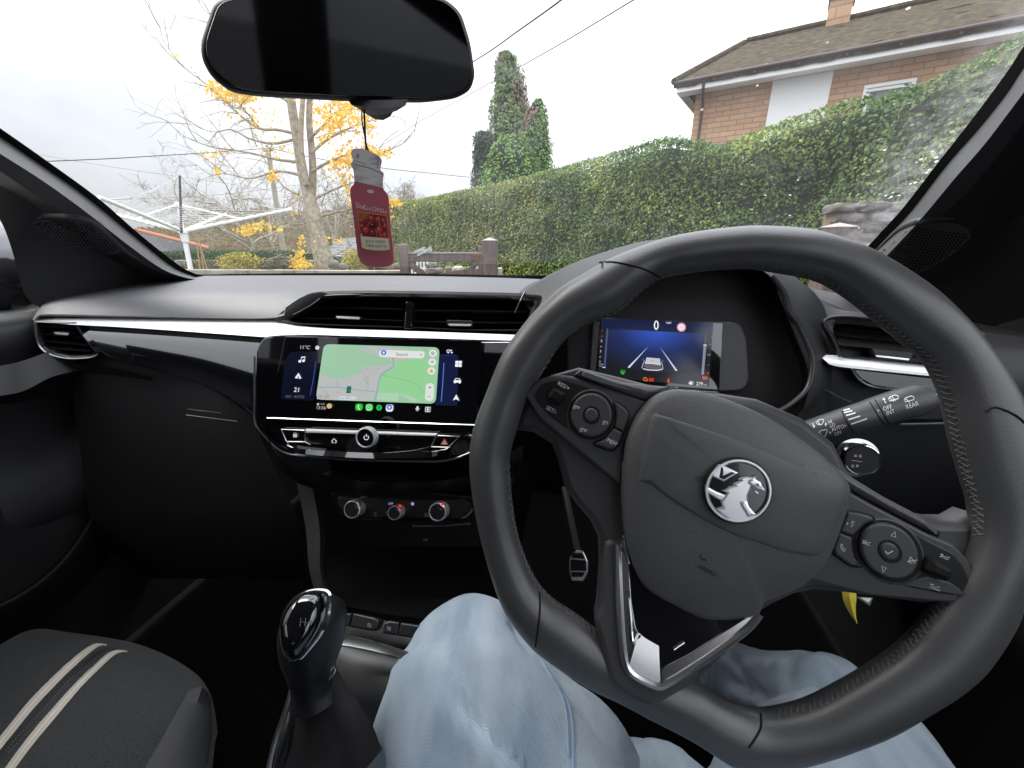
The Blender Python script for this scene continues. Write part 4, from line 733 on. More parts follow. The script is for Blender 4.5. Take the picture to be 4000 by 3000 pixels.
ink = Ink(WP, .0052, .00003); ink.text('RES/+', *CL(628, 442), 8.2, m_paint, 28); ink.text('SET/-', *CL(432, 832), 8.2, m_paint, 28); ink.build('pad_print', wheel)
ink = Ink(WP, .0077, .00003); ink.text('MEM', *CL(1408, 1352), 8.6, m_paint, 28, cx=.9); ink.build('button_print', wheel)
rpad = MB(); rpad.slab(WP, rounded(mp(C4, [(575, 165), (700, 235), (1000, 392), (1150, 455), (1230, 540), (1285, 660), (1292, 735), (1240, 772), (1100, 770), (700, 735), (340, 640), (420, 515), (520, 330)]), 9, 4), -.006, .004, .002); rpad.build('control_pad', m_pad, wheel, angle=50)
rc = MB(); rc.slab(WP, rounded(mp(CR, [(1230, 440), (1500, 580), (1780, 720), (1900, 860), (1990, 1060), (2010, 1290), (1700, 1270), (1300, 1190), (1080, 1130), (1300, 1000), (1400, 850), (1360, 620)]), 7, 4), .003, .0047, .0007); rc.build('pad_recess', m_satin, wheel)
rc = MB(); rc.slab(WP, rounded(mp(CR, [(1080, 1130), (1440, 1030), (1740, 1110), (1860, 1190), (1960, 1290), (1700, 1250), (1300, 1180)]), 3), .004, .0056, .0006); rc.build('pad_facet', m_pad, wheel)
rb = MB(); rb.slab(WP, rounded(mp(CR, [(1510, 800), (1600, 830), (1800, 950), (1800, 1020), (1730, 1115), (1460, 1000), (1440, 950)]), 4), .004, .0105, .003); rb.build('rocker_switch', m_rubber, wheel, angle=60)
mb = ring_button(WP, CR, (945, 697), 425, 335, 40, .004); mb.build('ring_button', [m_pad, m_rubber], wheel, angle=50)
sd = MB(); sd.slab(WP, rounded(mp(CR, [(380, 165), (520, 180), (690, 225), (750, 280), (620, 330), (455, 495), (270, 430)]), 4), .003, .0075, .0015); sd.build('side_button', m_pad, wheel, angle=50)
sd = MB(); sd.slab(WP, rounded(mp(CR, [(265, 445), (450, 515), (450, 640), (480, 780), (570, 900), (430, 890), (210, 735), (195, 650)]), 4), .003, .0075, .0015); sd.build('side_button', m_pad, wheel, angle=50)
pgap = MB(); pgap.slab(WP, rounded(mp(CR, [(375, 148), (520, 160), (700, 208), (765, 280), (640, 340), (470, 500), (470, 640), (500, 780), (585, 915), (430, 910), (190, 745), (180, 640), (255, 430)]), 3), .003, .0050, .0004); pgap.build('button_gap', m_rubber, wheel)
ink = Ink(WP, .0091, .00003)
ink.stroke(mp(CR, [(1010, 432), (1016, 504), (955, 486)]), 1.7, m_paint, True); ink.stroke(mp(CR, [(833, 890), (892, 914), (851, 972)]), 1.7, m_paint, True); ink.text('SRC', *CR(625, 580), 7.4, m_paint, 20, cx=1.0)
ink.stroke(mp(CR, [(1210, 765), (1278, 850), (1195, 845), (1200, 800)]), 1.5, m_paint, True); ink.stroke(mp(CR, [(1170, 828), (1308, 808)]), 1.7, m_paint); ink.build('button_print', wheel)
ink = Ink(WP, .0102, .00003); ink.stroke(mp(CR, [(880, 690), (908, 728), (982, 686)]), 2.0, m_paint); ink.build('button_print', wheel)
ink = Ink(WP, .0058, .00003); ink.stroke(mp(CR, [(1595, 760), (1738, 772), (1712, 802)]), 1.4, m_paint, True); ink.stroke(mp(CR, [(1612, 735), (1650, 744)]), 1.6, m_paint); ink.stroke(mp(CR, [(1632, 722), (1632, 756)]), 1.2, m_paint); ink.stroke(mp(CR, [(1466, 1163), (1600, 1170), (1604, 1220)]), 1.5, m_paint, True); ink.stroke(mp(CR, [(1476, 1127), (1524, 1142)]), 1.7, m_paint); ink.build('pad_print', wheel)
ink = Ink(WP, .0077, .00003); ink.stroke(mp(CR, [(385, 330), (372, 315), (370, 335)]), 2.4, m_paint); ink.stroke(mp(CR, [(440, 286), (432, 318), (455, 345), (432, 350), (425, 372)]), 1.2, m_paint); ink.stroke(mp(CR, [(450, 310), (470, 300)]), 1.6, m_paint); ink.stroke(mp(CR, [(287, 596), (310, 600), (312, 640), (350, 670), (335, 694), (305, 676), (287, 630)]), 1.4, m_paint, True); ink.build('button_print', wheel)
# airbag cover with its raised smooth panel
ab = MB()
cov = mp(C1, [(1042, 1112), (1100, 1062), (1200, 1030), (1300, 1032), (1400, 1046), (1650, 1130), (1900, 1258), (2157, 1442)]) + mp(C4, [(440, -20), (545, 88), (578, 165), (562, 250), (535, 330), (470, 500), (420, 580), (350, 645), (260, 700), (110, 758)]) + mp(C3, [(1610, 812), (1540, 838), (1450, 852), (1300, 846), (1130, 765), (1000, 685), (940, 590), (905, 480), (885, 380), (872, 200), (872, 0)]) + mp(C1, [(882, 1640), (900, 1400), (955, 1235)])
cov = [tuple(q) for q in cat(cov, 140, True)]
ab.dome(WP, cov, -.004, .022, [(1, 0), (1, .45), (.992, .56), (.975, .64), (.93, .72), (.8, .86), (.6, .97), (.35, 1.0), (.1, 1.0)], 0, at=.008)
airbag = ab.build('airbag_cover', m_grain, wheel, angle=70); abv = ab.bvh()
def onab(u, v, h):
    r = ray(u, v).normalized(); loc, nn, i, d = abv.ray_cast(CAM, r); return loc + WP.n * h if loc is not None else WP.hit(u, v, .012 + h)
pan = mp(C1, [(1072, 1196), (1130, 1198), (1300, 1250), (1600, 1350), (1900, 1470), (2157, 1585)]) + mp(C4, [(330, 15), (480, 60), (548, 110), (562, 170), (540, 270), (480, 400), (455, 470), (410, 508), (330, 508), (200, 480), (60, 430)]) + mp(C3, [(1500, 408), (1300, 310), (1100, 182), (985, 80), (960, 40), (965, 0)]) + mp(C1, [(985, 1620), (992, 1540), (1020, 1400)])
pan = [tuple(q) for q in cat(pan, 120, True)]; cen = np.mean(pan, 0); pmb = MB(); rows = []
for s, h in ((1.0, -.003), (1.0, .0002), (.985, .0009), (.93, .0012), (.7, .0014), (.45, .0014), (.2, .0014)): rows.append([onab(*(cen + (np.array(q) - cen) * s), h) for q in pan])
pmb.grid(rows, cu=True); pmb.cap(rows[-1]); fix_normals(pmb.build('airbag_panel', m_cover, wheel, angle=60)); pbv = pmb.bvh()
k = Ink(abv, .0003); k.text('AIRBAG', *C3(1330, 590), 9, m_dark, 26); k.stroke(mp(C3, [(1300, 500), (1290, 520), (1330, 540)]), 3, m_dark); k.build('moulded_mark', wheel)
# emblem
EP = Plane(onab(*CE(870, 805), .0038), WP.n)
m_emb = mat('emblem_black', (.010, .011, .016), .12, coat=.6)
m_silv = mat('emblem_silver', (.86, .87, .88), .30, metal=.75)
em = MB(); em.slab(EP, mp(CE, ell(870, 805, 503, 480, 0, 64)), -.008, .001, .0012, 2)
rows = []
for s, h in ((.985, .001), (.975, .0032), (.955, .0042), (.92, .0042), (.885, .0028), (.87, .0012)): rows.append([EP.hit(*q, h) for q in mp(CE, ell(868, 805, 490 * s, 466 * s, 0, 64))])
em.grid(rows, cu=True, mi=0); em.slab(EP, mp(CE, ell(868, 805, 430, 408, 0, 64)), -.001, .0016, .0003, 1)
em.slab(EP, mp(CE, [(640, 428), (872, 546), (660, 672), (470, 590), (500, 540), (590, 430)]), .001, .0036, .0009, 0)
em.slab(EP, mp(CE, [(618, 458), (650, 470), (640, 588), (765, 528), (822, 545), (655, 640), (588, 612)]), .0034, .0038, .0002, 1)
em.slab(EP, mp(CE, [(640, 470), (735, 520), (648, 585)]), .0034, .0040, .0003, 0)
em.slab(EP, mp(CE, [(400, 720), (450, 760), (560, 820), (680, 865), (640, 960), (560, 920), (450, 850), (400, 830)]), .001, .0036, .001, 0)
em.slab(EP, mp(CE, [(635, 805), (690, 785), (740, 740), (820, 735), (780, 710), (830, 680), (900, 655), (860, 640), (905, 605), (985, 592), (1060, 604), (1130, 585), (1120, 630), (1190, 670), (1215, 735), (1258, 790), (1245, 830), (1195, 800), (1120, 770), (1060, 745), (1040, 800), (1010, 860), (1000, 950), (1020, 1020), (1070, 1080), (1125, 1140), (1100, 1190), (1000, 1245), (880, 1255), (760, 1230), (630, 1150), (540, 1065), (640, 1040), (620, 960), (680, 865), (705, 830)]), .001, .0040, .0012, 0)
em.slab(EP, mp(CE, [(890, 950), (1000, 945), (1030, 1030), (1125, 1145), (1010, 1195), (900, 1020)]), .0034, .0052, .0016, 0)
em.slab(EP, mp(CE, [(1010, 640), (1090, 610), (1190, 680), (1230, 770), (1060, 735), (1000, 700)]), .0034, .0052, .0016, 0)
em.slab(EP, mp(CE, [(1115, 690), (1160, 695), (1172, 720), (1130, 720)]), .005, .0055, .0002, 1); em.slab(EP, mp(CE, [(1085, 800), (1110, 798), (1162, 838), (1135, 848)]), .001, .003, .0004, 0)
em.build('wheel_emblem', [m_silv, m_emb, m_rubber], wheel, angle=35)
# bright V in the lower spoke
pt_, pb_ = WP.hit(*C3(1000, 600), .004), WP.hit(*C3(1050, 1210), .0185); dv_ = (pb_ - pt_).normalized(); n2_ = dv_.cross(WP.n).normalized().cross(dv_); n2_ = n2_ if n2_.dot(WP.n) > 0 else -n2_
WL = Plane(pt_, n2_)
lc = MB(); lc.slab(WL, [tuple(q) for q in cat(mp(C3, [(800, 420), (765, 520), (757, 640), (752, 780), (722, 860), (760, 1010), (798, 1165), (850, 1238), (1000, 1322), (1048, 1330), (1130, 1292), (1270, 1200), (1300, 1120), (1420, 1030), (1620, 860), (1560, 800), (1300, 720), (1000, 520)]), 90, True)], -.03, -.0015, .004, 0); lc.build('lower_spoke_cover', m_pad, wheel, angle=60)
lv = MB(); vout = [tuple(q) for q in cat(mp(C3, [(848, 452), (852, 600), (858, 750), (868, 930), (888, 1080), (930, 1152), (1050, 1212), (1112, 1200), (1350, 1050), (1540, 910), (1612, 826)]), 60)]
lv.slab(WL, vout + mp(C3, [(1540, 842), (1450, 856), (1300, 850), (1130, 770), (1000, 690), (940, 600), (905, 500), (880, 405)]), -.006, .0012, .001, 0); lv.build('lower_spoke_insert', m_gloss, wheel, angle=40)
m_dch = mat('dark_chrome', (.42, .42, .43), .24, metal=1)
for q in ([(852, 470), (878, 412), (908, 555), (922, 760), (945, 900), (962, 932), (922, 1100), (893, 1078), (872, 930), (858, 700)], [(1080, 1196), (1108, 1192), (1345, 1040), (1535, 902), (1604, 830), (1540, 846), (1400, 935), (1230, 1045), (1085, 1120)]):
    bd = MB(); bd.slab(WL, mp(C3, q), .0, .0019, .0006); bd.build('insert_band', m_dch, wheel)
le = MB(); le.tube([WL.hit(u, v, .0012) for u, v in vout], .0028, 8); le.tube([WL.hit(u, v, .0014) for u, v in mp(C3, [(850, 455), (880, 405), (908, 555), (870, 470), (850, 455)])], .0012, 6); le.tube([WL.hit(u, v, .0014) for u, v in mp(C3, [(1530, 838), (1612, 826)])], .0014, 6); le.build('insert_edge', m_brush, wheel)
sfac = MB(); r3 = loftp([[WL.hit(*C3(*p), h) for p in row] for row, h in (([(962, 930), (1000, 960), (1070, 1000)], .0016), ([(938, 1010), (1000, 1045), (1072, 1070)], .005), ([(915, 1090), (990, 1135), (1078, 1185)], .004), ([(905, 1120), (985, 1170), (1070, 1208)], .001))], 14)
sfac.grid(r3); fix_normals(sfac.build('silver_facet', m_strip, wheel, angle=60))
fw_ = MB(); fw_.tube([WL.hit(u, v, .0016) for u, v in cat(mp(C3, [(900, 700), (912, 830), (928, 985), (962, 935)]), 14)], .0016, 6); fw_.tube([WL.hit(u, v, .0016) for u, v in mp(C3, [(1145, 1012), (1203, 972)])], .0014, 6); fw_.build('insert_ridge', m_chrome, wheel)
hub = MB(); hub.tube([WP.hit(1500, 1060, -.015), WP.hit(1500, 1060, -.05), WP.hit(1500, 1050, -.14), WP.hit(1500, 1040, -.24)], [.075, .072, .065, .06], 24); hub.build('steering_column', m_plastic, car)
# ================================================================== wiper stalk
sk = MB(); A, B = P(*CST(40, 800), .405), P(*CST(1690, 370), .405); ctr = [P(*CST(x, y), d) for x, y, d in ((-250, 930, .425), (180, 800, .41), (450, 715, .405), (700, 640, .40), (950, 565, .398), (1150, 500, .397), (1400, 430, .396), (1640, 370, .396), (1690, 358, .396))]
sk.tube(cat([tuple(p) for p in ctr], 60), [.0105 + .0045 * min(1, i / 50) if i < 58 else .0135 for i in range(60)], 32, ref=None, flat=1.0)
stalk = sk.build('wiper_stalk', m_pad, car, angle=50); skb = sk.bvh()
sg_ = MB()
for pts in ([(628, 515), (670, 620), (735, 730), (830, 860)], [(985, 395), (1050, 500), (1110, 600), (1180, 690)], [(1055, 370), (1120, 480), (1180, 580), (1240, 680)]):
    q = []
    for u, v in cat(mp(CST, pts), 20):
        r = ray(u, v).normalized(); loc, nn, i, d = skb.ray_cast(CAM, r)
        if loc is not None: q.append(loc - r * .0001)
    if len(q) > 3: sg_.tube(q, .0005, 5)
sg_.build('stalk_joint', m_rubber, stalk)
k = Ink(skb, .0003, .00002); ud = (.36, -.93)
def stx(s, x, y, sz, rot=-18): k.text(s, *CST(x, y), sz, m_paint, rot, cx=.92)
stx('HI', 470, 658, 7); stx('LO', 502, 702, 7); stx('AUTO', 570, 735, 7.6); stx('OFF', 572, 803, 7.4); stx('1x', 605, 868, 7); stx('>', 668, 706, 7); stx('>', 1092, 512, 7); stx('OFF', 1210, 474, 8.6); stx('INT', 1248, 530, 8.6); stx('REAR', 1530, 440, 9.2)
for p in ([(648, 512), (728, 492)], [(655, 542), (760, 516)], [(682, 578), (800, 542)], [(710, 628), (860, 582)], [(742, 684), (944, 616)]): k.stroke(mp(CST, p), 2.8, m_paint)
k.stroke(mp(CST, [(406, 690), (476, 805)]), 1.8, m_paint); k.poly(mp(CST, [(400, 700), (412, 664), (432, 692)]), m_paint); k.poly(mp(CST, [(506, 880), (538, 872), (534, 904)]), m_paint); k.stroke(mp(CST, [(250, 680), (262, 720)]), 1.8, m_paint); k.poly(mp(CST, [(248, 716), (278, 708), (266, 742)]), m_paint)
for (x, y, s) in ((340, 665, 1.0), (370, 800, 1.25)): k.stroke(mp(CST, [(x - 50 * s, y + 5 * s), (x - 20 * s, y - 25 * s), (x + 45 * s, y - 35 * s), (x + 50 * s, y - 20 * s), (x + 25 * s, y + 30 * s), (x - 25 * s, y + 28 * s)]), 1.4, m_paint, True); k.stroke(mp(CST, [(x - 25 * s, y - 10), (x + 5, y + 42 * s)]), 1.3, m_paint)
for (x, y) in ((1290, 352), (1490, 362)): k.stroke(mp(CST, [(x - 60, y + 10), (x - 40, y - 14), (x + 30, y - 36), (x + 62, y - 20), (x + 60, y + 10), (x - 50, y + 40)]), 1.6, m_paint, True); k.stroke(mp(CST, [(x - 45, y), (x + 5, y + 46)]), 1.5, m_paint)
k.stroke(mp(CST, [(1262, 330), (1320, 390)]), 1.3, m_paint); k.stroke(mp(CST, [(1170, 380), (1192, 422)]), 2.0, m_paint); k.poly(mp(CST, [(1150, 384), (1160, 352), (1188, 374)]), m_paint); k.build('stalk_print', stalk)
# ================================================================== gear lever
gk = MB()
GA = [(335, 716, .335, .010), (328, 740, .333, .019), (315, 800, .331, .0245), (300, 880, .330, .0265), (290, 960, .330, .0262), (283, 1040, .331, .0235), (285, 1120, .334, .0195), (300, 1200, .338, .0185), (315, 1260, .340, .022)]
ga = cat([(*CG(x + 12, y), d, r) for x, y, d, r in GA], 40)
gk.tube([P(u, v, d) for u, v, d, r in ga], [r * .93 for u, v, d, r in ga], 32)
m_lev = mat('lever_leather', (.009, .009, .010), .42, spec=.35, bump=('voro', 900, .2, .0006)); lever = gk.build('gear_lever', m_lev, car, angle=70)
GP = Plane(P(*CG(262, 890), .304), (CAM - P(*CG(262, 890), .304)).normalized() * .8 - FW * .3 + UP * .2 - RT * .25)
face = [tuple(q) for q in cat(mp(CG, [(145, 930), (150, 870), (190, 790), (245, 735), (300, 718), (352, 722), (368, 770), (362, 850), (335, 920), (285, 1000), (235, 1055), (185, 1060), (155, 1010)]), 60, True)]
gf = MB(); gf.dome(GP, face, -.004, .008, [(1, 0), (1, .35), (.93, .62), (.75, .87), (.5, .98), (.2, 1.0)], 0); gf.build('knob_face', m_gloss, lever, angle=70)
gr_ = MB(); gr_.tube([GP.hit(u, v, .0) for u, v in cat(mp(CG, [(142, 960), (136, 910), (146, 860), (185, 785), (240, 728), (300, 708), (355, 708), (388, 722), (392, 770), (378, 850), (345, 930), (290, 1010), (240, 1065), (190, 1072), (155, 1030)]), 80, True)], [(.0012 + .0016 * max(0, math.cos(2 * math.pi * (i / 80 - .52)))) for i in range(80)], 8, closed=True); gr_.build('knob_ring', m_chrome, lever)
gfb = gf.bvh(); k = Ink(gfb, .0003); gm = mat('shift_print', (.2, .2, .2), .5); bx = (262, 870)
for dx in (-18, 8, 34): k.stroke(mp(CG, [(bx[0] + dx, bx[1] - 22), (bx[0] + dx - 6, bx[1] + 24)]), 1.0, gm)
k.stroke(mp(CG, [(bx[0] - 22, bx[1] - 2), (bx[0] + 32, bx[1] + 8)]), 1.0, gm); k.text('R', *CG(300, 868), 4.5, gm, 10); k.build('shift_pattern', lever)
gt = MB()
gt.grid(loft([[(*CG(210, 1235), .348), (*CG(270, 1262), .335), (*CG(350, 1220), .333), (*CG(432, 1110), .338)], [(*CG(200, 1290), .352), (*CG(275, 1330), .332), (*CG(370, 1290), .33), (*CG(470, 1180), .337)], [(*CG(170, 1400), .355), (*CG(280, 1440), .325), (*CG(420, 1400), .325), (*CG(540, 1290), .335)], [(*CG(120, 1560), .355), (*CG(270, 1600), .32), (*CG(480, 1540), .32), (*CG(620, 1400), .33)], [(*CG(60, 1720), .35), (*CG(260, 1760), .31), (*CG(520, 1720), .31), (*CG(680, 1560), .32)]], 40))
gait = gt.build('gear_gaiter', m_lev, lever, angle=80); fix_normals(gait)
gc = MB(); gc.tube([P(*CG(x, y), d) for x, y, d in cat([(200, 1222, .343), (235, 1222, .336), (268, 1256, .332), (310, 1255, .33), (370, 1210, .33), (420, 1140, .333), (424, 1100, .336)], 40)], .0012, 8); gc.build('gaiter_ring', m_chrome, lever)
gsd = MB(); gsd.tube([P(u, v, d) for u, v, d in cat([(*CG(196, 1236), .352), (*CG(180, 1300), .352), (*CG(140, 1420), .35), (*CG(100, 1540), .347), (*CG(70, 1680), .345)], 30)], .0028, 8); gsd.tube([P(u, v, d) for u, v, d in cat([(*CG(185, 1350), .345), (*CG(160, 1450), .342), (*CG(120, 1580), .339), (*CG(90, 1690), .337)], 30)], [.0006 + .0018 * math.sin(math.pi * min(1, i / 22)) + .0006 for i in range(30)], 8); gsd.build('gaiter_frame', m_brush, lever)
# console deck, switches, bright arc
cd_ = MB(); cd_.grid(loft([[(690, 1310, .475), (760, 1325, .47), (880, 1350, .455), (1000, 1370, .44)], [(700, 1375, .44), (760, 1390, .435), (880, 1415, .425), (1000, 1440, .41)], [(700, 1400, .43), (760, 1420, .42), (860, 1440, .41), (1000, 1480, .40)], [(690, 1480, .41), (760, 1500, .40), (860, 1550, .38), (960, 1600, .36)], [(600, 1700, .40), (700, 1720, .385), (800, 1740, .37), (900, 1750, .35)]], 30)); fix_normals(cd_.build('console_deck', m_satin, console, angle=60))
DP = Plane(P(790, 1345, .435), UP * .75 - FW * .66)
for q in ([(440, 842), (460, 825), (518, 822), (500, 896), (440, 882)], [(524, 822), (640, 846), (668, 862), (652, 905), (630, 920), (505, 898)], [(690, 876), (720, 862), (775, 872), (760, 945), (680, 932)], [(780, 873), (900, 890), (930, 910), (900, 965), (765, 946)]):
    mb = MB(); mb.slab(DP, rounded(mp(CG, q), 3), -.008, .004, .0018); mb.build('console_switch', m_satin, console)
k = Ink(DP, .0045); dm = mat('dim_print', (.16, .16, .17), .6)
for x, y in ((478, 855), (612, 888), (718, 905)): k.stroke(ell(*CG(x, y), 4, 3.4, 20, 12), 1.3, dm, True); k.stroke(mp(CG, [(x - 8, y - 12), (x + 10, y + 14)]), 1.2, dm)
k.build('switch_marking', console)
ca = MB(); ca.grid(loft([[(*CG(420, 935), .410), (*CG(500, 942), .412), (*CG(640, 972), .412), (*CG(790, 1020), .405), (*CG(900, 1060), .40)], [(*CG(418, 945), .404), (*CG(500, 955), .406), (*CG(640, 985), .406), (*CG(785, 1030), .40), (*CG(900, 1070), .395)], [(*CG(412, 990), .396), (*CG(500, 1000), .398), (*CG(640, 1028), .398), (*CG(770, 1062), .392), (*CG(900, 1110), .388)], [(*CG(412, 1000), .40), (*CG(500, 1008), .402), (*CG(640, 1036), .402), (*CG(770, 1070), .396), (*CG(900, 1116), .392)]], 40)); fix_normals(ca.build('console_trim', m_brush, console, angle=50))
# ================================================================== pillars, doors, shell, glass
def pillar(name, rows, Ls, parent, n=30, mi=None):
    mb = MB(); R = []
    for r, (l0, l1) in zip(rows, Ls):
        pts = cat(r, n); t = np.linspace(0, 1, n); R.append([onL(u, v, l0 + (l1 - l0) * s) for (u, v), s in zip(pts, t)])
    up_ = (R[0][0] - R[0][4]).normalized()           # the trim runs on up to the roof
    R = [[p_[0] + up_ * (max(.02, 1.40 - p_[0].z) / max(up_.z, .1))] + p_ for p_ in R]
    for i in range(len(R) - 1): mb.grid(R[i:i + 2], mi=0 if mi is None else mi[i])
    o = mb.build(name, [m_pillar, m_rubber, m_plastic], parent, angle=70); fix_normals(o); return o, mb  # lower rows take a darker plastic: their shade is put into the colour
lrows = [mp(CPL, [(-200, -140), (0, 0), (300, 210), (700, 500), (1000, 760), (1250, 960), (1380, 1040), (1480, 1066)]), mp(CPL, [(-200, -80), (0, 60), (300, 268), (600, 480), (950, 765), (1220, 985), (1360, 1056), (1475, 1082)]), mp(CPL, [(-200, 60), (0, 185), (300, 375), (600, 590), (900, 825), (1150, 1005), (1300, 1068), (1420, 1094)]),
         mp(CPL, [(-200, 190), (0, 310), (250, 480), (520, 640), (790, 815), (1000, 965), (1200, 1062), (1330, 1104)]), mp(CPL, [(-200, 300), (0, 420), (180, 520), (330, 640), (560, 800), (800, 940), (1000, 1060), (1150, 1110)]), mp(CPL, [(-200, 480), (-60, 580), (10, 680), (60, 800), (110, 960), (180, 1200), (300, 1290), (500, 1230)])]
lpil, lpm = pillar('pillar_trim', lrows, [(-.80, -.92), (-.815, -.93), (-.765, -.872), (-.80, -.905), (-.93, -.96), (-1.0, -.97)], car, mi=[1, 0, 0, 2, 2])
m_grl = mat('grille_plastic', (.075, .075, .078), .5)
def grille(outline, bv, parent, c, stepu, stepv, r, skew):
    """perforated tweeter cover: raised rim with rows of dark holes"""
    def hit(u, v, h):
        rr = ray(u, v).normalized(); loc, nn, i, d = bv.ray_cast(CAM, rr)
        if loc is None: return None
        return loc - rr * h
    o = cat(mp(c, outline), 70, True); ce = o.mean(0); mb = MB(); rows = []
    for s, h in ((1.03, -.004), (1.0, .0015), (.97, .002), (.93, .001), (.7, .0012), (.4, .0012), (.12, .0012)):
        rows.append([hit(*(ce + (q - ce) * s), h) or P(*(ce + (q - ce) * s), .8) for q in o])
    mb.grid(rows, cu=True); mb.cap(rows[-1]); g = mb.build('speaker_grille', m_grl, parent, angle=60); fix_normals(g); gb_ = mb.bvh()
    k = Ink(gb_, .0003, 0); inner = [Vector(ce + (q - ce) * .93) for q in o]
    def inside(p):
        w = False
        for i in range(len(inner)):
            a, b = inner[i - 1], inner[i]
            if (a.y > p[1]) != (b.y > p[1]) and p[0] < (b.x - a.x) * (p[1] - a.y) / (b.y - a.y) + a.x: w = not w
        return w
    u0, v0 = o.min(0); u1, v1 = o.max(0); j = 0; v = v0
    while v < v1:
        u = u0 + (stepu / 2 if j % 2 else 0)
        while u < u1:
            vv = v + (u - u0) * skew
            if inside((u, vv)): k.poly(ell(u, vv, r, r * .9, n=7), m_void)
            u += stepu
        v += stepv; j += 1
    k.build('grille_hole', g) if k.mb.v else None
    return g
g1 = grille([(235, 690), (300, 665), (420, 655), (540, 665), (650, 695), (740, 775), (820, 845), (870, 890), (790, 908), (700, 905), (620, 880), (480, 825), (330, 760)], lpm.bvh(), lpil, CPL, 7.4, 5.4, 2.3, .12)
rrows = [mp(CPR, [(1000, 150), (905, 270), (800, 430), (600, 700), (400, 955), (200, 1215), (60, 1370), (-60, 1500)]), mp(CPR, [(1010, 260), (905, 400), (800, 560), (640, 760), (450, 975), (250, 1235), (90, 1410), (-20, 1530)]), mp(CPR, [(1040, 380), (930, 510), (825, 650), (668, 855), (498, 1050), (298, 1290), (150, 1450), (25, 1580)]),
         mp(CPR, [(1120, 450), (1000, 590), (890, 740), (750, 920), (590, 1110), (420, 1280), (280, 1450), (150, 1620)]), mp(CPR, [(1300, 700), (1150, 900), (1050, 1060), (950, 1200), (800, 1340), (640, 1470), (480, 1600), (300, 1720)]), mp(CPR, [(1500, 1500), (1400, 1600), (1300, 1700), (1150, 1780), (1000, 1840), (800, 1900), (600, 1960), (400, 2000)])]
rpil, rpm = pillar('pillar_trim', rrows, [(.41, .52), (.42, .53), (.380, .478), (.415, .515), (.56, .60), (.66, .64)], car, mi=[1, 0, 0, 2, 2])
g2 = grille([(48, 1492), (120, 1430), (200, 1365), (290, 1328), (400, 1312), (500, 1318), (570, 1345), (590, 1385), (560, 1430), (480, 1500), (380, 1560), (270, 1608), (190, 1570), (110, 1525)], rpm.bvh(), rpil, CPR, 8.6, 6.4, 2.7, .14)
def ledge(path, bv, parent, c, r):
    mb = MB(); q = []
    for u, v in cat(mp(c, path), 50):
        rr = ray(u, v).normalized(); loc, nn, i, d = bv.ray_cast(CAM, rr)
        if loc is not None: q.append(loc + rr * r * .45)
    mb.tube(q, [r * (.25 + .75 * math.sin(math.pi * (i + .5) / len(q)) ** .6) for i in range(len(q))], 14); mb.build('grille_ledge', m_pillar, parent, angle=80)
ledge([(215, 672), (330, 632), (450, 628), (560, 634), (670, 668), (770, 755), (850, 830), (930, 900), (1010, 950)], lpm.bvh(), lpil, CPL, .007)
ledge([(15, 1500), (100, 1418), (185, 1345), (280, 1304), (400, 1286), (500, 1288)], rpm.bvh(), rpil, CPR, .005)
# windscreen: a curved pane from pillar to pillar, base by the dash to header
def frow(f, z, bow, w0, w1, n=24): return [K(w0 + (w1 - w0) * t, f + bow * (1 - (2 * t - 1) ** 2), z) for t in np.linspace(0, 1, n)]
wsb = MB(); wl = [onL(u, v, -.80 - .12 * t - .004) for (u, v), t in zip(cat(lrows[0], 30), np.linspace(0, 1, 30))]; wr = [onL(u, v, .41 + .11 * t + .004) for (u, v), t in zip(cat(rrows[0], 30), np.linspace(0, 1, 30))]
wrow = []
for j in range(30):
    a_, b_2 = wl[j] - RT * .012, wr[j] + RT * .012; wrow.append([a_.lerp(b_2, t) + FW * (.06 + .07 * j / 29) * (1 - (2 * t - 1) ** 2) for t in np.linspace(0, 1, 24)])
d0 = [(p - q) for p, q in zip(wrow[0], wrow[3])]; wrow.insert(0, [p + d * (max(.01, 1.395 - p.z) / max(d.z, .01)) for p, d in zip(wrow[0], d0)])
wsb.grid(wrow); ws = wsb.build('windscreen', m_glass, car, angle=80)
sh = MB()   # roof, rear, sides behind the camera
hl = [[K(-.25 + s * x, f, z) for s, x, z in ((-1, .56, 1.34), (-1, .46, 1.385), (-1, .2, 1.40), (1, .2, 1.40), (1, .46, 1.385), (1, .56, 1.34))] for f in (.26, -.2, -.8, -1.4)]
hl2 = [[p + UP * .04 for p in r] for r in hl]; sh.grid(hl); sh.grid(hl2); fix_normals(sh.build('roof_lining', m_lining, car))
def shell(name, *boxes):
    mb = MB()
    for c, a, b, d in boxes: mb.box(c, a, b, d)
    return mb.build(name, m_plastic, car, smooth=False)
for L in (-.985, .60):
    for f0, f1 in ((-.45, -.28), (-1.5, -1.2)): shell('body_pillar', (K(L, (f0 + f1) / 2, .84), RT * .03, FW * (f1 - f0) / 2, UP * .54))
    shell('rear_side_panel', (K(L, -.825, .65), RT * .028, FW * .374, UP * .36))
shell('tailgate', (K(-.19, -1.53, .65), RT * .78, FW * .028, UP * .35)); shell('tailgate_header', (K(-.19, -1.53, 1.34), RT * .78, FW * .028, UP * .06))
shell('rear_seat', (K(-.19, -1.0, .70), RT * .74, FW * .06, UP * .42))
sh_ = shell('driver_seat_back', (K(.14, -.64, .78), RT * .25, FW * .06, UP * .40)); mb = MB(); mb.box(K(.14, -.64, 1.265), RT * .13, FW * .05, UP * .08); mb.build('headrest', m_fab, sh_, smooth=False)
mb = MB(); mb.box(K(.675, .80, 1.02), RT * .01, FW * .30, UP * .2); mb.build('quarter_trim', m_dark, car, smooth=False)
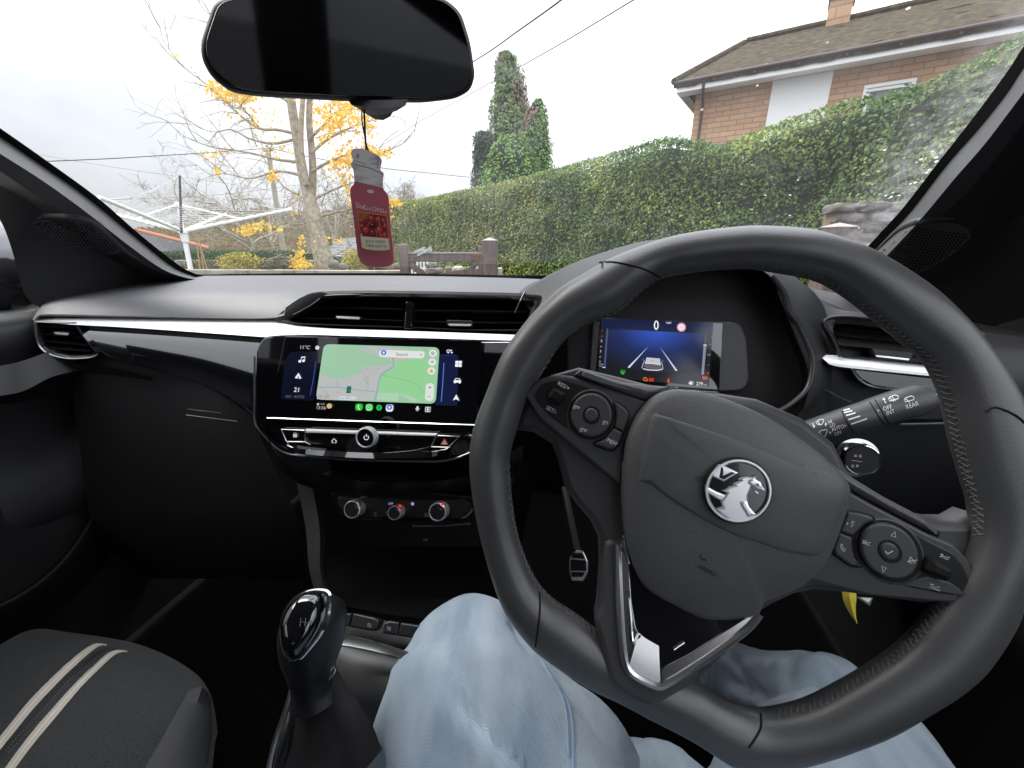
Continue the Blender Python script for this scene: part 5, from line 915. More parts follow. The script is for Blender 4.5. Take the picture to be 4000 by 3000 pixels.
flr = MB(); flr.box(K(-.19, -.1, .27), RT * .80, FW * 1.4, UP * .02); flr.grid(loftp([[K(-.99, 1.25, .25), K(-.2, 1.25, .25), K(.6, 1.25, .25)], [K(-.99, 1.25, .6), K(-.2, 1.25, .6), K(.6, 1.25, .6)], [K(-.99, 1.15, 1.0), K(-.2, 1.2, 1.0), K(.6, 1.15, 1.0)]], 12)); flr.build('cabin_floor', m_carpet, car)
# passenger door
dl = MB(); Ld = -.945
prof = [(1.005, .0), (1.0, .03), (.985, .045), (.95, .04), (.88, .0), (.80, -.005), (.74, .03), (.70, .05), (.66, .045), (.60, .0), (.45, -.01), (.30, 0)]
dl.grid([[K(Ld + dx + .03 * max(0, (f - .4)) ** 2, f, z) for f in np.linspace(-.4, 1.25, 30)] for z, dx in prof])
door = dl.build('passenger_door', m_plastic, car, angle=60); fix_normals(door)
pk = MB(); arc = cat([(-60, 1330, -.87), (20, 1295, -.87), (90, 1250, -.87), (150, 1190, -.88), (200, 1110, -.89), (225, 1030, -.90), (232, 980, -.905)], 40); rows = [[onL(u + du, v + dv, L + dL) for u, v, L in arc] for du, dv, dL in ((0, 0, 0), (5, 4, .008), (14, 10, .006), (30, 22, -.02), (60, 50, -.05))]
pk.grid(rows); rows = [[onL(u * s + (1 - s) * -40, v * s + (1 - s) * 1080, L - .02) for u, v, L in arc] for s in (.99, .6, .2)]; pk.grid(rows); fix_normals(pk.build('speaker_pod', m_dark, door))
aw = MB(); aw.grid(loft([[(-60, 800, .62), (40, 782, .64), (120, 752, .68), (150, 735, .70)], [(-60, 860, .60), (40, 848, .63), (110, 815, .66), (170, 800, .69)], [(-60, 880, .64), (40, 870, .67), (110, 850, .7), (170, 830, .73)]], 20)); fix_normals(aw.build('armrest', m_plastic, door, angle=70))
sl_ = MB(); sl_.grid(loft([[(-80, 660, .80), (0, 668, .78), (55, 662, .77), (75, 650, .78)], [(-80, 672, .74), (0, 680, .72), (60, 672, .72), (85, 664, .73)], [(-80, 720, .72), (0, 716, .70), (60, 700, .70), (90, 690, .72)]], 20)); fix_normals(sl_.build('door_sill', m_plastic, door, angle=70))
wn = MB(); wn.grid([[K(-.985, f, 1.0) for f in (-.3, .2, .62)], [K(-.93, f, 1.34) for f in (-.3, .05, .30)]]); wn.build('window_glass', m_glass2, door)
mr2 = MB(); mc = onL(-8, 590, -1.13); prf = [(-.07, .06, .06), (-.06, .085, .085), (0, .10, .098), (.05, .095, .09), (.085, .06, .065), (.1, .01, .015)]
mr2.grid([[mc + FW * y + RT * (math.cos(a) * w * 1.15) + UP * (math.sin(a) * h) for a in np.linspace(0, 2 * math.pi, 24, endpoint=False)] for y, w, h in prf], cu=True); mr2.cap([mc + FW * -.07 + RT * (math.cos(a) * .05) + UP * math.sin(a) * .05 for a in np.linspace(0, 2 * math.pi, 24, endpoint=False)]); mr2.tube([mc, K(-1.0, .64, .99)], .022, 8); mr2.build('door_mirror', m_body, car)
# driver door
dr = MB(); Lr = .575
dr.grid([[K(Lr - dx, f, z) for f in np.linspace(-.5, 1.25, 30)] for z, dx in prof])
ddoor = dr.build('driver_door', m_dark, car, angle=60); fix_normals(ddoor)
wn = MB(); wn.grid([[K(.615, f, 1.0) for f in (-.3, .2, .62)], [K(.55, f, 1.34) for f in (-.3, .05, .30)]]); wn.build('window_glass', m_glass2, ddoor)
bn = MB(); bn.grid(loftp([[K(-1.0, 1.05, .93), K(-.2, 1.2, .95), K(.6, 1.05, .93)], [K(-1.0, 1.6, .86), K(-.2, 1.7, .90), K(.6, 1.6, .86)], [K(-.95, 2.0, .72), K(-.2, 2.15, .76), K(.55, 2.0, .72)], [K(-.95, 2.1, .35), K(-.2, 2.25, .35), K(.55, 2.1, .35)]], 20)); fix_normals(bn.build('bonnet', m_body, car, angle=80))
# ---- rear-view mirror
MP = Plane(P(731, 105, .32), (CAM + RT * .12 + UP * .05 - P(731, 105, .32)))
mo = rounded([(462, 0), (500, -12), (960, -12), (1000, 20), (1022, 90), (1032, 165), (1022, 195), (990, 213), (930, 220), (760, 216), (560, 205), (500, 196), (455, 160), (434, 120), (434, 85)], 22, 4)
mv = MB(); mv.slab(MP, mo, -.022, .0, .006, 0)
mirror = mv.build('rear_view_mirror', m_dark, car, angle=60)
mg = MB(); m_mgl = mat('mirror_glass', (.035, .035, .038), .05, metal=1)
mg.slab(MP, [(731 + (u - 731) * .962, 102 + (v - 102) * .93) for u, v in mo], -.002, .0012, .0006); mg.build('mirror_glass', m_mgl, mirror, angle=30)
ms = MB(); ms.tube([P(u, v, d) for u, v, d in ((731, 120, .345), (790, 190, .36), (815, 215, .375), (820, 190, .41))], [.02, .018, .016, .016], 14); ms.dome(Plane(P(816, 225, .37), -UP), [(745, 218), (880, 218), (870, 236), (820, 250), (775, 240)], .0, .006, [(1, 0), (.9, .6), (.6, 1)], 0); ms.build('mirror_stem', m_plastic, mirror, angle=60)
bx_ = MB(); bx_.grid(loft([[(752, 212, .345), (815, 216, .345), (882, 214, .345)], [(758, 226, .345), (815, 234, .342), (876, 228, .345)], [(780, 238, .36), (815, 249, .36), (856, 240, .36)], [(800, 232, .40), (815, 238, .40), (840, 232, .40)]], 16)); fix_normals(bx_.build('sensor_housing', m_plastic, mirror, angle=70))
# ---- clutch pedal
PP = Plane(P(*C3(635, 565), .72), -FW * .8 + UP * .6)
pd = MB(); po_ = rounded(mp(C3, [(600, 500), (620, 482), (660, 482), (688, 545), (688, 600), (662, 655), (598, 650), (584, 600), (584, 540)]), 5); pd.slab(PP, po_, -.012, 0, .002)
pedal = pd.build('clutch_pedal', m_brush, car); pr = MB()
for q in ([(598, 500), (660, 500), (672, 530), (600, 526)], [(594, 534), (676, 540), (678, 596), (594, 594)], [(596, 602), (672, 604), (655, 628), (600, 628)]): pr.slab(PP, rounded(mp(C3, q), 2), -.002, .004, .0015)
pr.build('pedal_rubber', m_rubber, pedal); pa = MB(); pa.tube([PP.hit(*C3(630, 500), -.008), P(*C3(600, 350), .85), P(*C3(560, 150), .95)], .008, 8); pa.build('pedal_arm', m_dark, pedal)
# ---- passenger seat
se = MB(); S = []
S.append([(-300, 1480, .62), (-60, 1420, .62), (60, 1362, .64), (150, 1366, .64), (300, 1392, .61), (410, 1445, .57), (455, 1500, .54), (470, 1580, .52)])
S.insert(0, [(-300, 1520, .72), (-60, 1450, .72), (60, 1400, .74), (150, 1400, .74), (300, 1420, .71), (400, 1470, .67), (440, 1520, .64), (455, 1600, .62)])
S.append([(-300, 1540, .54), (-80, 1480, .55), (40, 1420, .57), (150, 1415, .565), (290, 1445, .54), (400, 1490, .51), (445, 1545, .485), (462, 1620, .47)])
S.append([(-340, 1680, .46), (-120, 1620, .47), (-10, 1560, .49), (120, 1530, .49), (260, 1545, .47), (370, 1585, .45), (430, 1640, .435), (455, 1720, .42)])
S.append([(-400, 1860, .40), (-200, 1820, .40), (-60, 1760, .42), (80, 1720, .42), (220, 1720, .41), (330, 1750, .40), (410, 1800, .39), (440, 1880, .38)])
S = [[q for q in r] for r in S]; sr = loft(S, 50); sr = [list(x) for x in zip(*[[Vector(p) for p in cat([tuple(q) for q in col], 40)] for col in zip(*sr)])]
se.grid(sr); seat = se.build('passenger_seat', m_fab, car, angle=80); fix_normals(seat); seb = se.bvh()
sb2 = MB(); sb2.box(K(-.58, -.1, .45), RT * .24, FW * .22, UP * .12); sb2.box(K(-.58, -.42, .80), RT * .24, FW * .06, UP * .32); sb2.build('seat_back', m_fab, seat)
def ribbon(outer_pts, inner_pts, bv, h, m, name, parent):
    mb = MB(); rows = []
    for w in (0, .25, .5, .75, 1):
        r_ = []
        for p, q in zip(cat(outer_pts, 40), cat(inner_pts, 40)):
            u, v = p * (1 - w) + q * w; rr = ray(u, v).normalized(); loc, nn, i, d = bv.ray_cast(CAM, rr)
            hh = h * (1 if 0 < w < 1 else .05); r_.append((loc - rr * hh) if loc is not None else None)
        rows.append(r_)
    keep = [j for j in range(40) if all(r[j] is not None for r in rows)]
    mb.grid([[r[j] for j in keep] for r in rows]); o = mb.build(name, m, parent, angle=80); fix_normals(o); return o
a1 = mp(CB, [(690, 858), (625, 850), (560, 880), (470, 950), (380, 1030), (200, 1210), (60, 1380), (-60, 1530), (-180, 1700)]); a2 = mp(CB, [(692, 866), (650, 866), (590, 905), (500, 985), (400, 1080), (220, 1270), (90, 1430), (-20, 1570), (-120, 1740)])
b1 = mp(CB, [(826, 900), (760, 893), (700, 915), (600, 1000), (500, 1095), (330, 1280), (180, 1460), (60, 1620), (-20, 1740)]); b2 = mp(CB, [(826, 908), (775, 910), (725, 940), (630, 1030), (520, 1140), (360, 1330), (210, 1510), (100, 1659), (30, 1760)])
ribbon(a1, a2, seb, .0012, m_stripe, 'seat_stripe', seat); ribbon(b1, b2, seb, .0012, m_stripe, 'seat_stripe', seat)
def midl(p, q, t, w): return [((a[0] * (1 - t) + b[0] * t) + o, (a[1] * (1 - t) + b[1] * t) + o) for a, b in zip(p, q) for o in (w,)]
ribbon(midl(a1, a2, .40, 0), midl(a1, a2, .60, 0), seb, .0022, m_stripe2, 'seat_piping', seat); ribbon(midl(b1, b2, .40, 0), midl(b1, b2, .60, 0), seb, .0022, m_stripe2, 'seat_piping', seat)
ribbon(mp(CB, [(700, 870), (600, 925), (500, 1000), (400, 1085), (220, 1290), (100, 1430), (0, 1550), (-100, 1690)]), mp(CB, [(770, 890), (690, 905), (590, 985), (480, 1085), (310, 1270), (160, 1450), (50, 1590), (-40, 1720)]), seb, .0008, m_dark, 'seat_band', seat)
stt = MB()
for off in (.3, .62):
    L0 = cat([(700 + 60 * off, 875), (600 + 80 * off, 930 + 40 * off), (500 + 85 * off, 1005 + 75 * off), (400 + 85 * off, 1088 + 90 * off), (220 + 90 * off, 1292 + 80 * off), (100 + 60 * off, 1432 + 60 * off), (0 + 60 * off, 1560 + 30 * off)], 80)
    for i in range(0, 78, 2):
        q = []
        for x, y in (L0[i], L0[i + 1]):
            rr = ray(*CB(x, y)).normalized(); loc, nn, ii, d = seb.ray_cast(CAM, rr)
            if loc is not None: q.append(loc - rr * .0014)
        if len(q) == 2: stt.tube(q, .0005, 4)
stt.build('seat_stitching', m_thread, seat)
bo = MB(); bo.grid(loft([[(*CB(1225, 1150), 0.490), (*CB(1150, 1290), 0.463), (*CB(1060, 1450), 0.433), (*CB(940, 1659), 0.403), (*CB(900, 1760), 0.388)], [(*CB(1310, 1130), 0.490), (*CB(1260, 1290), 0.458), (*CB(1190, 1450), 0.428), (*CB(1090, 1659), 0.398), (*CB(1050, 1760), 0.383)], [(*CB(1360, 1180), 0.503), (*CB(1365, 1350), 0.473), (*CB(1350, 1500), 0.448), (*CB(1320, 1659), 0.418), (*CB(1300, 1760), 0.398)], [(*CB(1375, 1250), 0.538), (*CB(1395, 1420), 0.518), (*CB(1390, 1550), 0.488), (*CB(1370, 1700), 0.458), (*CB(1360, 1800), 0.438)]], 30)); fix_normals(bo.build('seat_bolster', m_fab2, seat, angle=80))
# ================================================================== the driver's legs, the air freshener, the key tag
person = empty('person', K(.10, -.35, .55), 'person in light blue jeans sitting in the driver seat, legs either side of the wheel', 'person')
m_denim = mat('denim', (.225, .29, .365), .85, bump=('twill', 360, .6, .0009), var=(30, (.37, .435, .50), .36, .66, (1, .3, .3)), sheen=.2, spec=.2)
m_seam = mat('denim_seam', (.22, .29, .38), .85); m_shoe = mat('shoe', (.03, .03, .03), .6)
def leg_rings(path, n=110, seg=170):
    """path rows: (position, radius across, radius deep)"""
    c = cat([(*p, a, b) for p, a, b in path], seg); rows = []; prev = None
    for i in range(seg):
        p = Vector(c[i][:3]); t = Vector(c[min(i + 1, seg - 1)][:3]) - Vector(c[max(i - 1, 0)][:3]); t.normalize(); x = RT - t * RT.dot(t); x.normalize(); y = x.cross(t)
        ring = []
        for k in range(n):
            a = 2 * math.pi * k / n; d = x * math.cos(a) * c[i][3] + y * math.sin(a) * c[i][4]; q = p + d
            w = noise.noise(q * 9 + Vector((0, 0, 3))) * .0055 + noise.noise(Vector((q.x * 26, q.y * 7, q.z * 20))) * .0032
            f = abs(noise.noise(Vector((q.x * 7 + q.y * 9, q.z * 10 - q.y * 6, 2.3)))); w += -.010 * max(0, .16 - f) / .16 * .7
            ring.append(q + d.normalized() * (w + crease(q)))
        rows.append(ring)
    return rows
CREASE = [([(975, 1500), (1060, 1572), (1140, 1662), (1180, 1720)], 15, -.012), ([(950, 1530), (1035, 1612), (1100, 1690)], 22, .006), ([(1120, 1330), (1150, 1400), (1200, 1450), (1300, 1590)], 14, -.007), ([(1160, 1350), (1215, 1420), (1300, 1520), (1370, 1640)], 20, .008), ([(880, 1390), (960, 1350), (1060, 1352)], 16, -.004), ([(860, 1450), (960, 1410), (1080, 1420)], 20, .004),
          ([(1585, 1470), (1640, 1495), (1700, 1480), (1800, 1462)], 14, -.010), ([(1590, 1500), (1660, 1530), (1760, 1500)], 12, .007), ([(1560, 1430), (1640, 1440), (1760, 1425), (1860, 1440)], 14, .006), ([(1580, 1415), (1610, 1460), (1640, 1520)], 10, -.007)]
CREASE = [(cat(p, 40), w, a) for p, w, a in CREASE]
def crease(q):
    r = q - CAM; dp = r.y * cp_ - r.z * sp_
    if dp < .15: return 0
    u = 1106 + FPX * r.x / dp; v = 829.5 - FPX * (r.y * sp_ + r.z * cp_) / dp; t = 0
    for c, w, a in CREASE:
        d2 = ((c - (u, v)) ** 2).sum(1).min(); t += a * math.exp(-d2 / (w * w))
    return t * .9
body = MB()
def ctr(u, v, d): return tuple(P(u, v, d))
left = [(tuple(K(.03, -.40, .58)), .10, .095), (tuple(K(.01, -.22, .61)), .105, .098), (ctr(1120, 2150, .30), .126, .095), (ctr(1075, 1790, .335), .122, .092), (ctr(1028, 1570, .375), .096, .082), (ctr(1012, 1450, .425), .070, .070), (ctr(1025, 1450, .47), .062, .064), (ctr(1085, 1500, .56), .058, .060), (ctr(1140, 1480, .68), .056, .058), (ctr(1180, 1420, .80), .054, .056)]
right = [(tuple(K(.17, -.40, .58)), .10, .095), (tuple(K(.21, -.22, .60)), .105, .098), (ctr(1850, 2150, .31), .125, .092), (ctr(1880, 1850, .36), .108, .088), (ctr(1875, 1690, .41), .086, .076), (ctr(1800, 1570, .48), .068, .070), (ctr(1730, 1530, .55), .062, .064), (ctr(1640, 1500, .66), .058, .060), (ctr(1580, 1460, .80), .056, .058)]
for L_ in (left, right):
    rw = leg_rings(L_); body.grid(rw, cu=True); body.cap(rw[0]); body.cap(rw[-1])
th = leg_rings([(tuple(K(.12, -.28, .56)), .08, .07), (ctr(1500, 2050, .33), .07, .06), (ctr(1450, 1740, .40), .055, .05), (ctr(1405, 1655, .45), .03, .03), (ctr(1380, 1620, .49), .012, .012)], 60, 60); body.grid(th, cu=True); body.cap(th[0]); body.cap(th[-1])
tr = leg_rings([(tuple(K(.10, -.36, .52)), .19, .13), (tuple(K(.10, -.42, .70)), .17, .12), (tuple(K(.10, -.46, .95)), .19, .12), (tuple(K(.10, -.47, 1.12)), .17, .10), (tuple(K(.10, -.46, 1.2)), .07, .07)], 40, 30); body.grid(tr, cu=True, mi=1); body.cap(tr[0], 1); body.cap(tr[-1], 1)
bo_ = body.build('jeans', [m_denim, mat('dark_jumper', (.03, .03, .035), .9)], person, angle=85); fix_normals(bo_)
bbv = body.bvh()
def onbody(u, v, h):
    r = ray(u, v).normalized(); loc, nn, i, d = bbv.ray_cast(CAM, r); return (loc - r * h) if loc is not None else None
for pts in ([(465, 1125), (510, 1200), (575, 1300), (602, 1420), (606, 1560), (606, 1700)], [(440, 1085), (480, 1160), (548, 1280), (575, 1420), (580, 1600)]):
    mb = MB(); q = [onbody(u, v, .0) for u, v in cat(mp(C3, pts), 50)]; q = [p for p in q if p is not None]
    if len(q) > 5: mb.tube(q, .0017, 6); mb.build('leg_seam', m_seam, bo_)
# air freshener
TP = Plane(P(805, 460, .36), (CAM - P(805, 460, .36)).normalized() - RT * .25)
af = empty('air_freshener', P(790, 330, .36), 'dark red jar shaped card air freshener hanging from the rear-view mirror by a black cord', 'air freshener')
m_card = mat('card_red', (.62, .15, .19), .75); m_cgrey = mat('card_grey', (.85, .835, .79), .75, var=(60, (.45, .44, .42), .5, .75, (1, 1, 4)))
jar = [tuple(q) for q in cat(mp(CT, [(75, 120), (100, 100), (190, 96), (300, 130), (400, 180), (445, 235), (440, 290), (428, 340), (436, 372), (470, 400), (472, 430), (462, 470), (466, 590), (500, 640), (530, 690), (545, 850), (565, 1100), (590, 1320), (600, 1440), (592, 1520), (540, 1560), (430, 1576), (290, 1568), (210, 1530), (165, 1460), (140, 1340), (100, 1000), (70, 780), (55, 620), (72, 570), (105, 530), (104, 430), (92, 350), (66, 310), (70, 275), (92, 240), (70, 170)]), 150, True)]
cdm = MB(); cdm.slab(TP, jar, -.0016, 0, .0002, 0); card = cdm.build('jar_card', [m_card], af, smooth=False)
k = Ink(TP, .00015, .00003)
def PT(*pts): return mp(CT, pts)
topj = [tuple(q) for q in cat(PT((78, 122), (102, 103), (190, 99), (298, 133), (398, 183), (441, 236), (436, 290), (424, 340), (432, 374), (466, 402), (468, 428), (458, 470), (463, 588)), 50)] + PT((463, 588), (300, 548), (110, 505)) + [tuple(q) for q in cat(PT((108, 500), (108, 430), (96, 350), (70, 308), (74, 277), (96, 240), (74, 170)), 20)]
k.poly(topj, m_cgrey); gsh = mat('card_shadow_print', (.42, .41, .40), .75); gwh = mat('card_white', (.85, .80, .74), .75)
k.stroke(PT((84, 285), (180, 310), (300, 340), (420, 395), (466, 420)), 3.2, gsh); k.stroke(PT((100, 250), (200, 270), (260, 300)), 2, gsh); k.stroke(PT((385, 200), (405, 250), (400, 340)), 3, gsh); k.stroke(PT((110, 450), (250, 455), (300, 470)), 1.2, gsh); k.poly(ell(*CT(150, 190), 3.4, 6), gsh)
k.poly(ell(*CT(310, 632), 7.6, 4.2, 8), gwh); k.poly(ell(*CT(274, 228), 3.6, 5), gwh)
Y_ = mat('card_lettering', (.85, .74, .68), .75)
for ch, x, y, s in zip('YANKee', (140, 168, 202, 236, 270, 303), (800, 822, 826, 828, 838, 842), (12, 9, 9, 11, 8, 8)): k.text(ch, *CT(x, y), s, Y_, 7, cx=.95)
for ch, x, y, s in zip('CANDLe', (350, 384, 415, 448, 478, 502), (850, 856, 862, 868, 872, 880), (10, 9, 9, 9, 9, 8)): k.text(ch, *CT(x, y), s, Y_, 8, cx=.92)
gold = mat('card_gold', (.75, .40, .07), .6); k.poly(PT((145, 876), (512, 934), (556, 1362), (470, 1378), (340, 1372), (250, 1360), (196, 1336)), gold)
k.poly(PT((156, 888), (506, 940), (534, 1212), (186, 1186)), mat('cherry_dark', (.28, .03, .03), .7)); k.poly(PT((156, 888), (300, 912), (290, 960), (220, 1000), (165, 985)), mat('cherry_orange', (.52, .12, .03), .7))
rs = random.Random(9)
ch1, ch2, ch3, stm = mat('cherry_red', (.75, .06, .06), .6), mat('cherry_deep', (.42, .03, .035), .6), mat('cherry_light', (.9, .42, .36), .6), mat('cherry_stem', (.55, .38, .16), .6)
for x, y, r, m_ in ((190, 990, 26, ch1), (250, 970, 28, ch2), (320, 960, 30, ch1), (400, 975, 30, ch1), (470, 985, 28, ch1), (200, 1060, 26, ch1), (490, 1060, 26, ch1), (430, 1045, 24, ch2), (340, 1055, 38, mat('cherry_black', (.07, .006, .008), .6)), (190, 1130, 22, ch2), (250, 1110, 40, ch1), (335, 1140, 32, ch2), (420, 1110, 42, ch1), (490, 1170, 32, ch1), (440, 1180, 26, ch1), (180, 1170, 20, mat('cherry_gold', (.6, .45, .2), .6))):
    x = min(max(x, 176 + (y - 940) * .09), 492 + (y - 940) * .09); k.poly(ell(*CT(x, y), r * .173 * .9, r * .173, n=14), m_); k.poly(ell(*CT(x - r * .25, y - r * .3), r * .05, r * .045, n=8), ch3)
for p in (((424, 940), (418, 1010), (424, 1080)), ((460, 970), (480, 1020), (505, 1045)), ((270, 1066), (290, 1030), (320, 1010)), ((366, 1095), (385, 1140), (388, 1195)), ((215, 965), (222, 930), (235, 915))): k.stroke([tuple(q) for q in cat(PT(*p), 8)], .9, stm)
k.poly(PT((186, 1190), (536, 1218), (550, 1352), (465, 1368), (340, 1362), (255, 1350), (203, 1330)), mat('card_cream', (.90, .84, .60), .75))
brn = mat('card_print', (.12, .08, .06), .8); k.text('BLACK CHERRY', *CT(374, 1257), 5.6, brn, 2, cx=.74); k.text('CERISE GRIOTTE', *CT(380, 1312), 5.6, brn, 3, cx=.74); k.build('card_print', card)
cm = MB(); cm.tube([P(u, v, d) for u, v, d in cat([(785, 222, .352), (787, 250, .355), (*CT(250, 20), .357), (*CT(285, 130), .358), (*CT(288, 180), .359), (*CT(272, 222), .3595)], 30)], .0009, 6); cm.tube([P(u, v, d) for u, v, d in cat([(783, 222, .355), (782, 260, .358), (*CT(248, 0), .36), (*CT(252, 130), .3605), (*CT(270, 222), .3605)], 20)], .0006, 6); cm.build('hanging_cord', m_rubber, af)
# key tag
kt = empty('key_tag', P(*C4(580, 740), .40), 'yellow strap with a clear tag hanging from the ignition behind the steering wheel', 'key tag')
KT = Plane(P(*C4(585, 790), .40), (CAM - P(*C4(585, 790), .40))); m_yel = mat('yellow_strap', (.62, .50, .05), .7, bump=('noise', 300, .3, .001))
mb = MB(); rows = loft([[(*C4(540, 690), .402), (*C4(542, 740), .40), (*C4(560, 790), .399), (*C4(590, 840), .398), (*C4(618, 880), .398)], [(*C4(575, 690), .396), (*C4(580, 740), .394), (*C4(590, 790), .394), (*C4(604, 840), .395), (*C4(620, 880), .397)], [(*C4(612, 690), .402), (*C4(616, 740), .40), (*C4(612, 790), .399), (*C4(614, 840), .398), (*C4(623, 884), .398)]], 24)
mb.grid(rows); mb.grid([[p + KT.n * -.0012 for p in r] for r in rows]); fix_normals(mb.build('strap', m_yel, kt, angle=80))
mb = MB(); mb.slab(KT, mp(C4, [(615, 735), (705, 738), (690, 782), (680, 780)]), -.004, -.002, .0004); mb.slab(KT, mp(C4, [(638, 740), (696, 743), (682, 768)]), -.002, -.0012, .0002, 1); mb.build('plastic_fob', [mat('clear_plastic', (.10, .13, .13), .15), mat('fob_paper', (.55, .56, .48), .7)], kt)
# ================================================================== outdoors: ground and walls
m_asph = mat('yard_tarmac', (.055, .054, .052), .85, bump=('noise', 60, .5, .01), var=(3, (.08, .078, .072), .4, .7))
m_grass = mat('lawn_grass', (.05, .085, .025), .9, bump=('noise', 40, .8, .03), var=(1.2, (.09, .10, .04), .4, .7))
g = MB(); n = 40; g.grid([[Vector((-150 + 300 * i / n, -40 + 340 * j / n, .0)) for i in range(n + 1)] for j in range(n + 1)]); tag(g.build('ground', m_asph), None, None, kind='structure')
g = MB(); g.grid([[Vector((-60 + 58.0 * i / n + (0 if j else 0), 6.3 + 50 * j / n, .02 + .012 * j + .05 * noise.noise(Vector((i * .7, j * .6, 0))))) for i in range(n + 1)] for j in range(n + 1)]); tag(g.build('lawn', m_grass), None, None, kind='structure')
m_conc = mat('old_concrete', (.30, .27, .22), .9, bump=('noise', 30, .5, .01), var=(6, (.15, .11, .07), .48, .72, (1.5, 1, .35)))
def beam(mb, a, b, w, h, mi=0, up=None):
    a, b = Vector(a), Vector(b); t = (b - a); L = t.length; t.normalize(); up = up or UP
    s = t.cross(up); s = s.normalized() if s.length > 1e-4 else Vector((1, 0, 0)); u = s.cross(t); mb.box((a + b) / 2, t * L / 2, s * w / 2, u * h / 2, mi)
def bev(o, w=.006, seg=2):
    m = o.modifiers.new('bevel', 'BEVEL'); m.width = w; m.segments = seg; m.limit_method = 'ANGLE'; return o
wt_ = W(470, 583, 6.0); zt = wt_.z
mb = MB(); A = W(150, 590, 6.2); B = W(872, 580, 5.85); A.z = B.z = 0
nseg = 40; rows = []
dirw = (B - A).normalized(); sw = Vector((-dirw.y, dirw.x, 0))
for off, z in ((-.09, 0), (-.09, zt - .05), (-.10, zt - .05), (-.10, zt), (.10, zt), (.10, 0)):
    rows.append([A.lerp(B, i / nseg) + sw * off + UP * (z + (.006 * noise.noise(Vector((i * .9, z, 1))) if z > .3 else 0)) for i in range(nseg + 1)])
mb.grid(rows); mb.cap([r[0] for r in rows]); mb.cap([r[-1] for r in rows]); o = mb.build('concrete_wall', m_conc, angle=30); fix_normals(o); tag(o, 'low stained concrete garden wall running left from the wooden gate', 'wall')
# ------------------------------------------------------------------ gate
m_wood = mat('gate_wood', (.095, .072, .06), .75, bump=('noise', 90, .35, .004), var=(7, (.15, .115, .098), .4, .7, (3, 3, .5)))
m_woodp = mat('gate_wood_pale', (.32, .28, .26), .8, bump=('noise', 90, .35, .004))  # paler wood for the rail cap and post caps
m_galv = mat('galvanised_metal', (.50, .53, .53), .5, metal=.3, var=(25, (.40, .42, .41), .4, .6)); m_rust = mat('rusty_iron', (.16, .07, .035), .8)
GY = 5.5
def gp_(x, y, Y=GY): return W(*CGT(x, y), Y)
gate = empty('wooden_gate', W(*CGT(1060, 900), GY) * 1, 'brown wooden gate with a sweeping brace and a pale metal latch', 'gate'); gate.location.z = 0; ROOT[gate.name] = Vector(gate.location)
def vpost(name, xl, xr, ytop, Y, parent, cap, depth=None, m=None):
    mb = MB(); a = gp_(xl, ytop, Y); b = gp_(xr, ytop, Y); w = (b.x - a.x); c = (a + b) / 2; z = c.z; d = depth or w
    prof = {'round': [(1, 0), (1, z - w * .35), (.92, z - w * .12), (.70, z), (.0, z)], 'pyramid': [(1, 0), (1, z - w * .28), (1.06, z - w * .28), (1.06, z - w * .25), (.0, z)]}[cap]
    mb.grid([[Vector((c.x + sx * w / 2 * s, Y + sy * d / 2 * s, h)) for sx, sy in ((-1, -1), (1, -1), (1, 1), (-1, 1))] for s, h in prof], cu=True); o = mb.build(name, m or m_wood, parent, smooth=False); return fix_normals(o)
bev(vpost('stile', 497, 612, 322, GY, gate, 'round')); bev(vpost('stile', 1474, 1560, 348, GY, gate, 'round', .07))
mb = MB(); beam(mb, gp_(606, 490), gp_(1536, 487), .055, abs((gp_(700, 432) - gp_(700, 545)).z)); bev(mb.build('top_rail', m_wood, gate, smooth=False))
mb = MB(); beam(mb, gp_(606, 436) + Vector((0, -.004, 0)), gp_(1530, 434) + Vector((0, -.004, 0)), .062, .016); mb.build('rail_cap', m_woodp, gate, smooth=False)
mb = MB()
sw_ = [gp_(x, y) for x, y in ((1500, 690), (1300, 694), (1100, 712), (950, 735), (800, 775))]
mb.grid([[p + UP * s * h + Vector((0, d, 0)) for p, h in zip(sw_, (.062, .055, .04, .03, .025))] for s, d in ((1, -.028), (1, .028), (-1, .028), (-1, -.028))], cv=True); fix_normals(mb.build('swept_brace', m_wood, gate, smooth=False))
mb = MB(); beam(mb, gp_(630, 570), gp_(850, 730), .045, .075); beam(mb, gp_(1460, 540), gp_(1345, 680), .045, .05); bev(mb.build('brace', m_wood, gate, smooth=False), .004)
mb = MB(); beam(mb, gp_(600, 1010), gp_(1530, 1010), .05, .09); bev(mb.build('bottom_rail', m_wood, gate, smooth=False), .004)
mb = MB(); beam(mb, gp_(1408, 482) + Vector((0, -.035, 0)), gp_(1580, 480) + Vector((0, -.035, 0)), .012, .075); [mb.box(gp_(x, y) + Vector((0, -.045, 0)), Vector((.012, 0, 0)), Vector((0, .006, 0)), Vector((0, 0, .012))) for x, y in ((1435, 470), (1490, 472), (1545, 470))]; bev(mb.build('hinge', m_rust, gate, smooth=False), .003)
mb = MB()
def plate(mb, p, th=.004, mi=0, dy=0):
    q = [gp_(x, y) + Vector((0, -.05 + dy, 0)) for x, y in p]; r = [v + Vector((0, th, 0)) for v in q]; mb.grid([q, r], cu=True, mi=mi); mb.cap(q, mi); mb.cap(r, mi)
plate(mb, [(685, 440), (700, 410), (822, 356), (832, 362), (828, 398), (720, 438)]); plate(mb, [(690, 470), (735, 452), (910, 350), (922, 415), (905, 420), (900, 398), (740, 478), (700, 492)], dy=-.02); plate(mb, [(880, 412), (905, 408), (905, 428), (845, 430)], dy=-.01); plate(mb, [(678, 472), (735, 452), (742, 472), (690, 492)], .006, 1, -.03)
fix_normals(mb.build('latch', [m_galv, m_rust], gate, smooth=False))
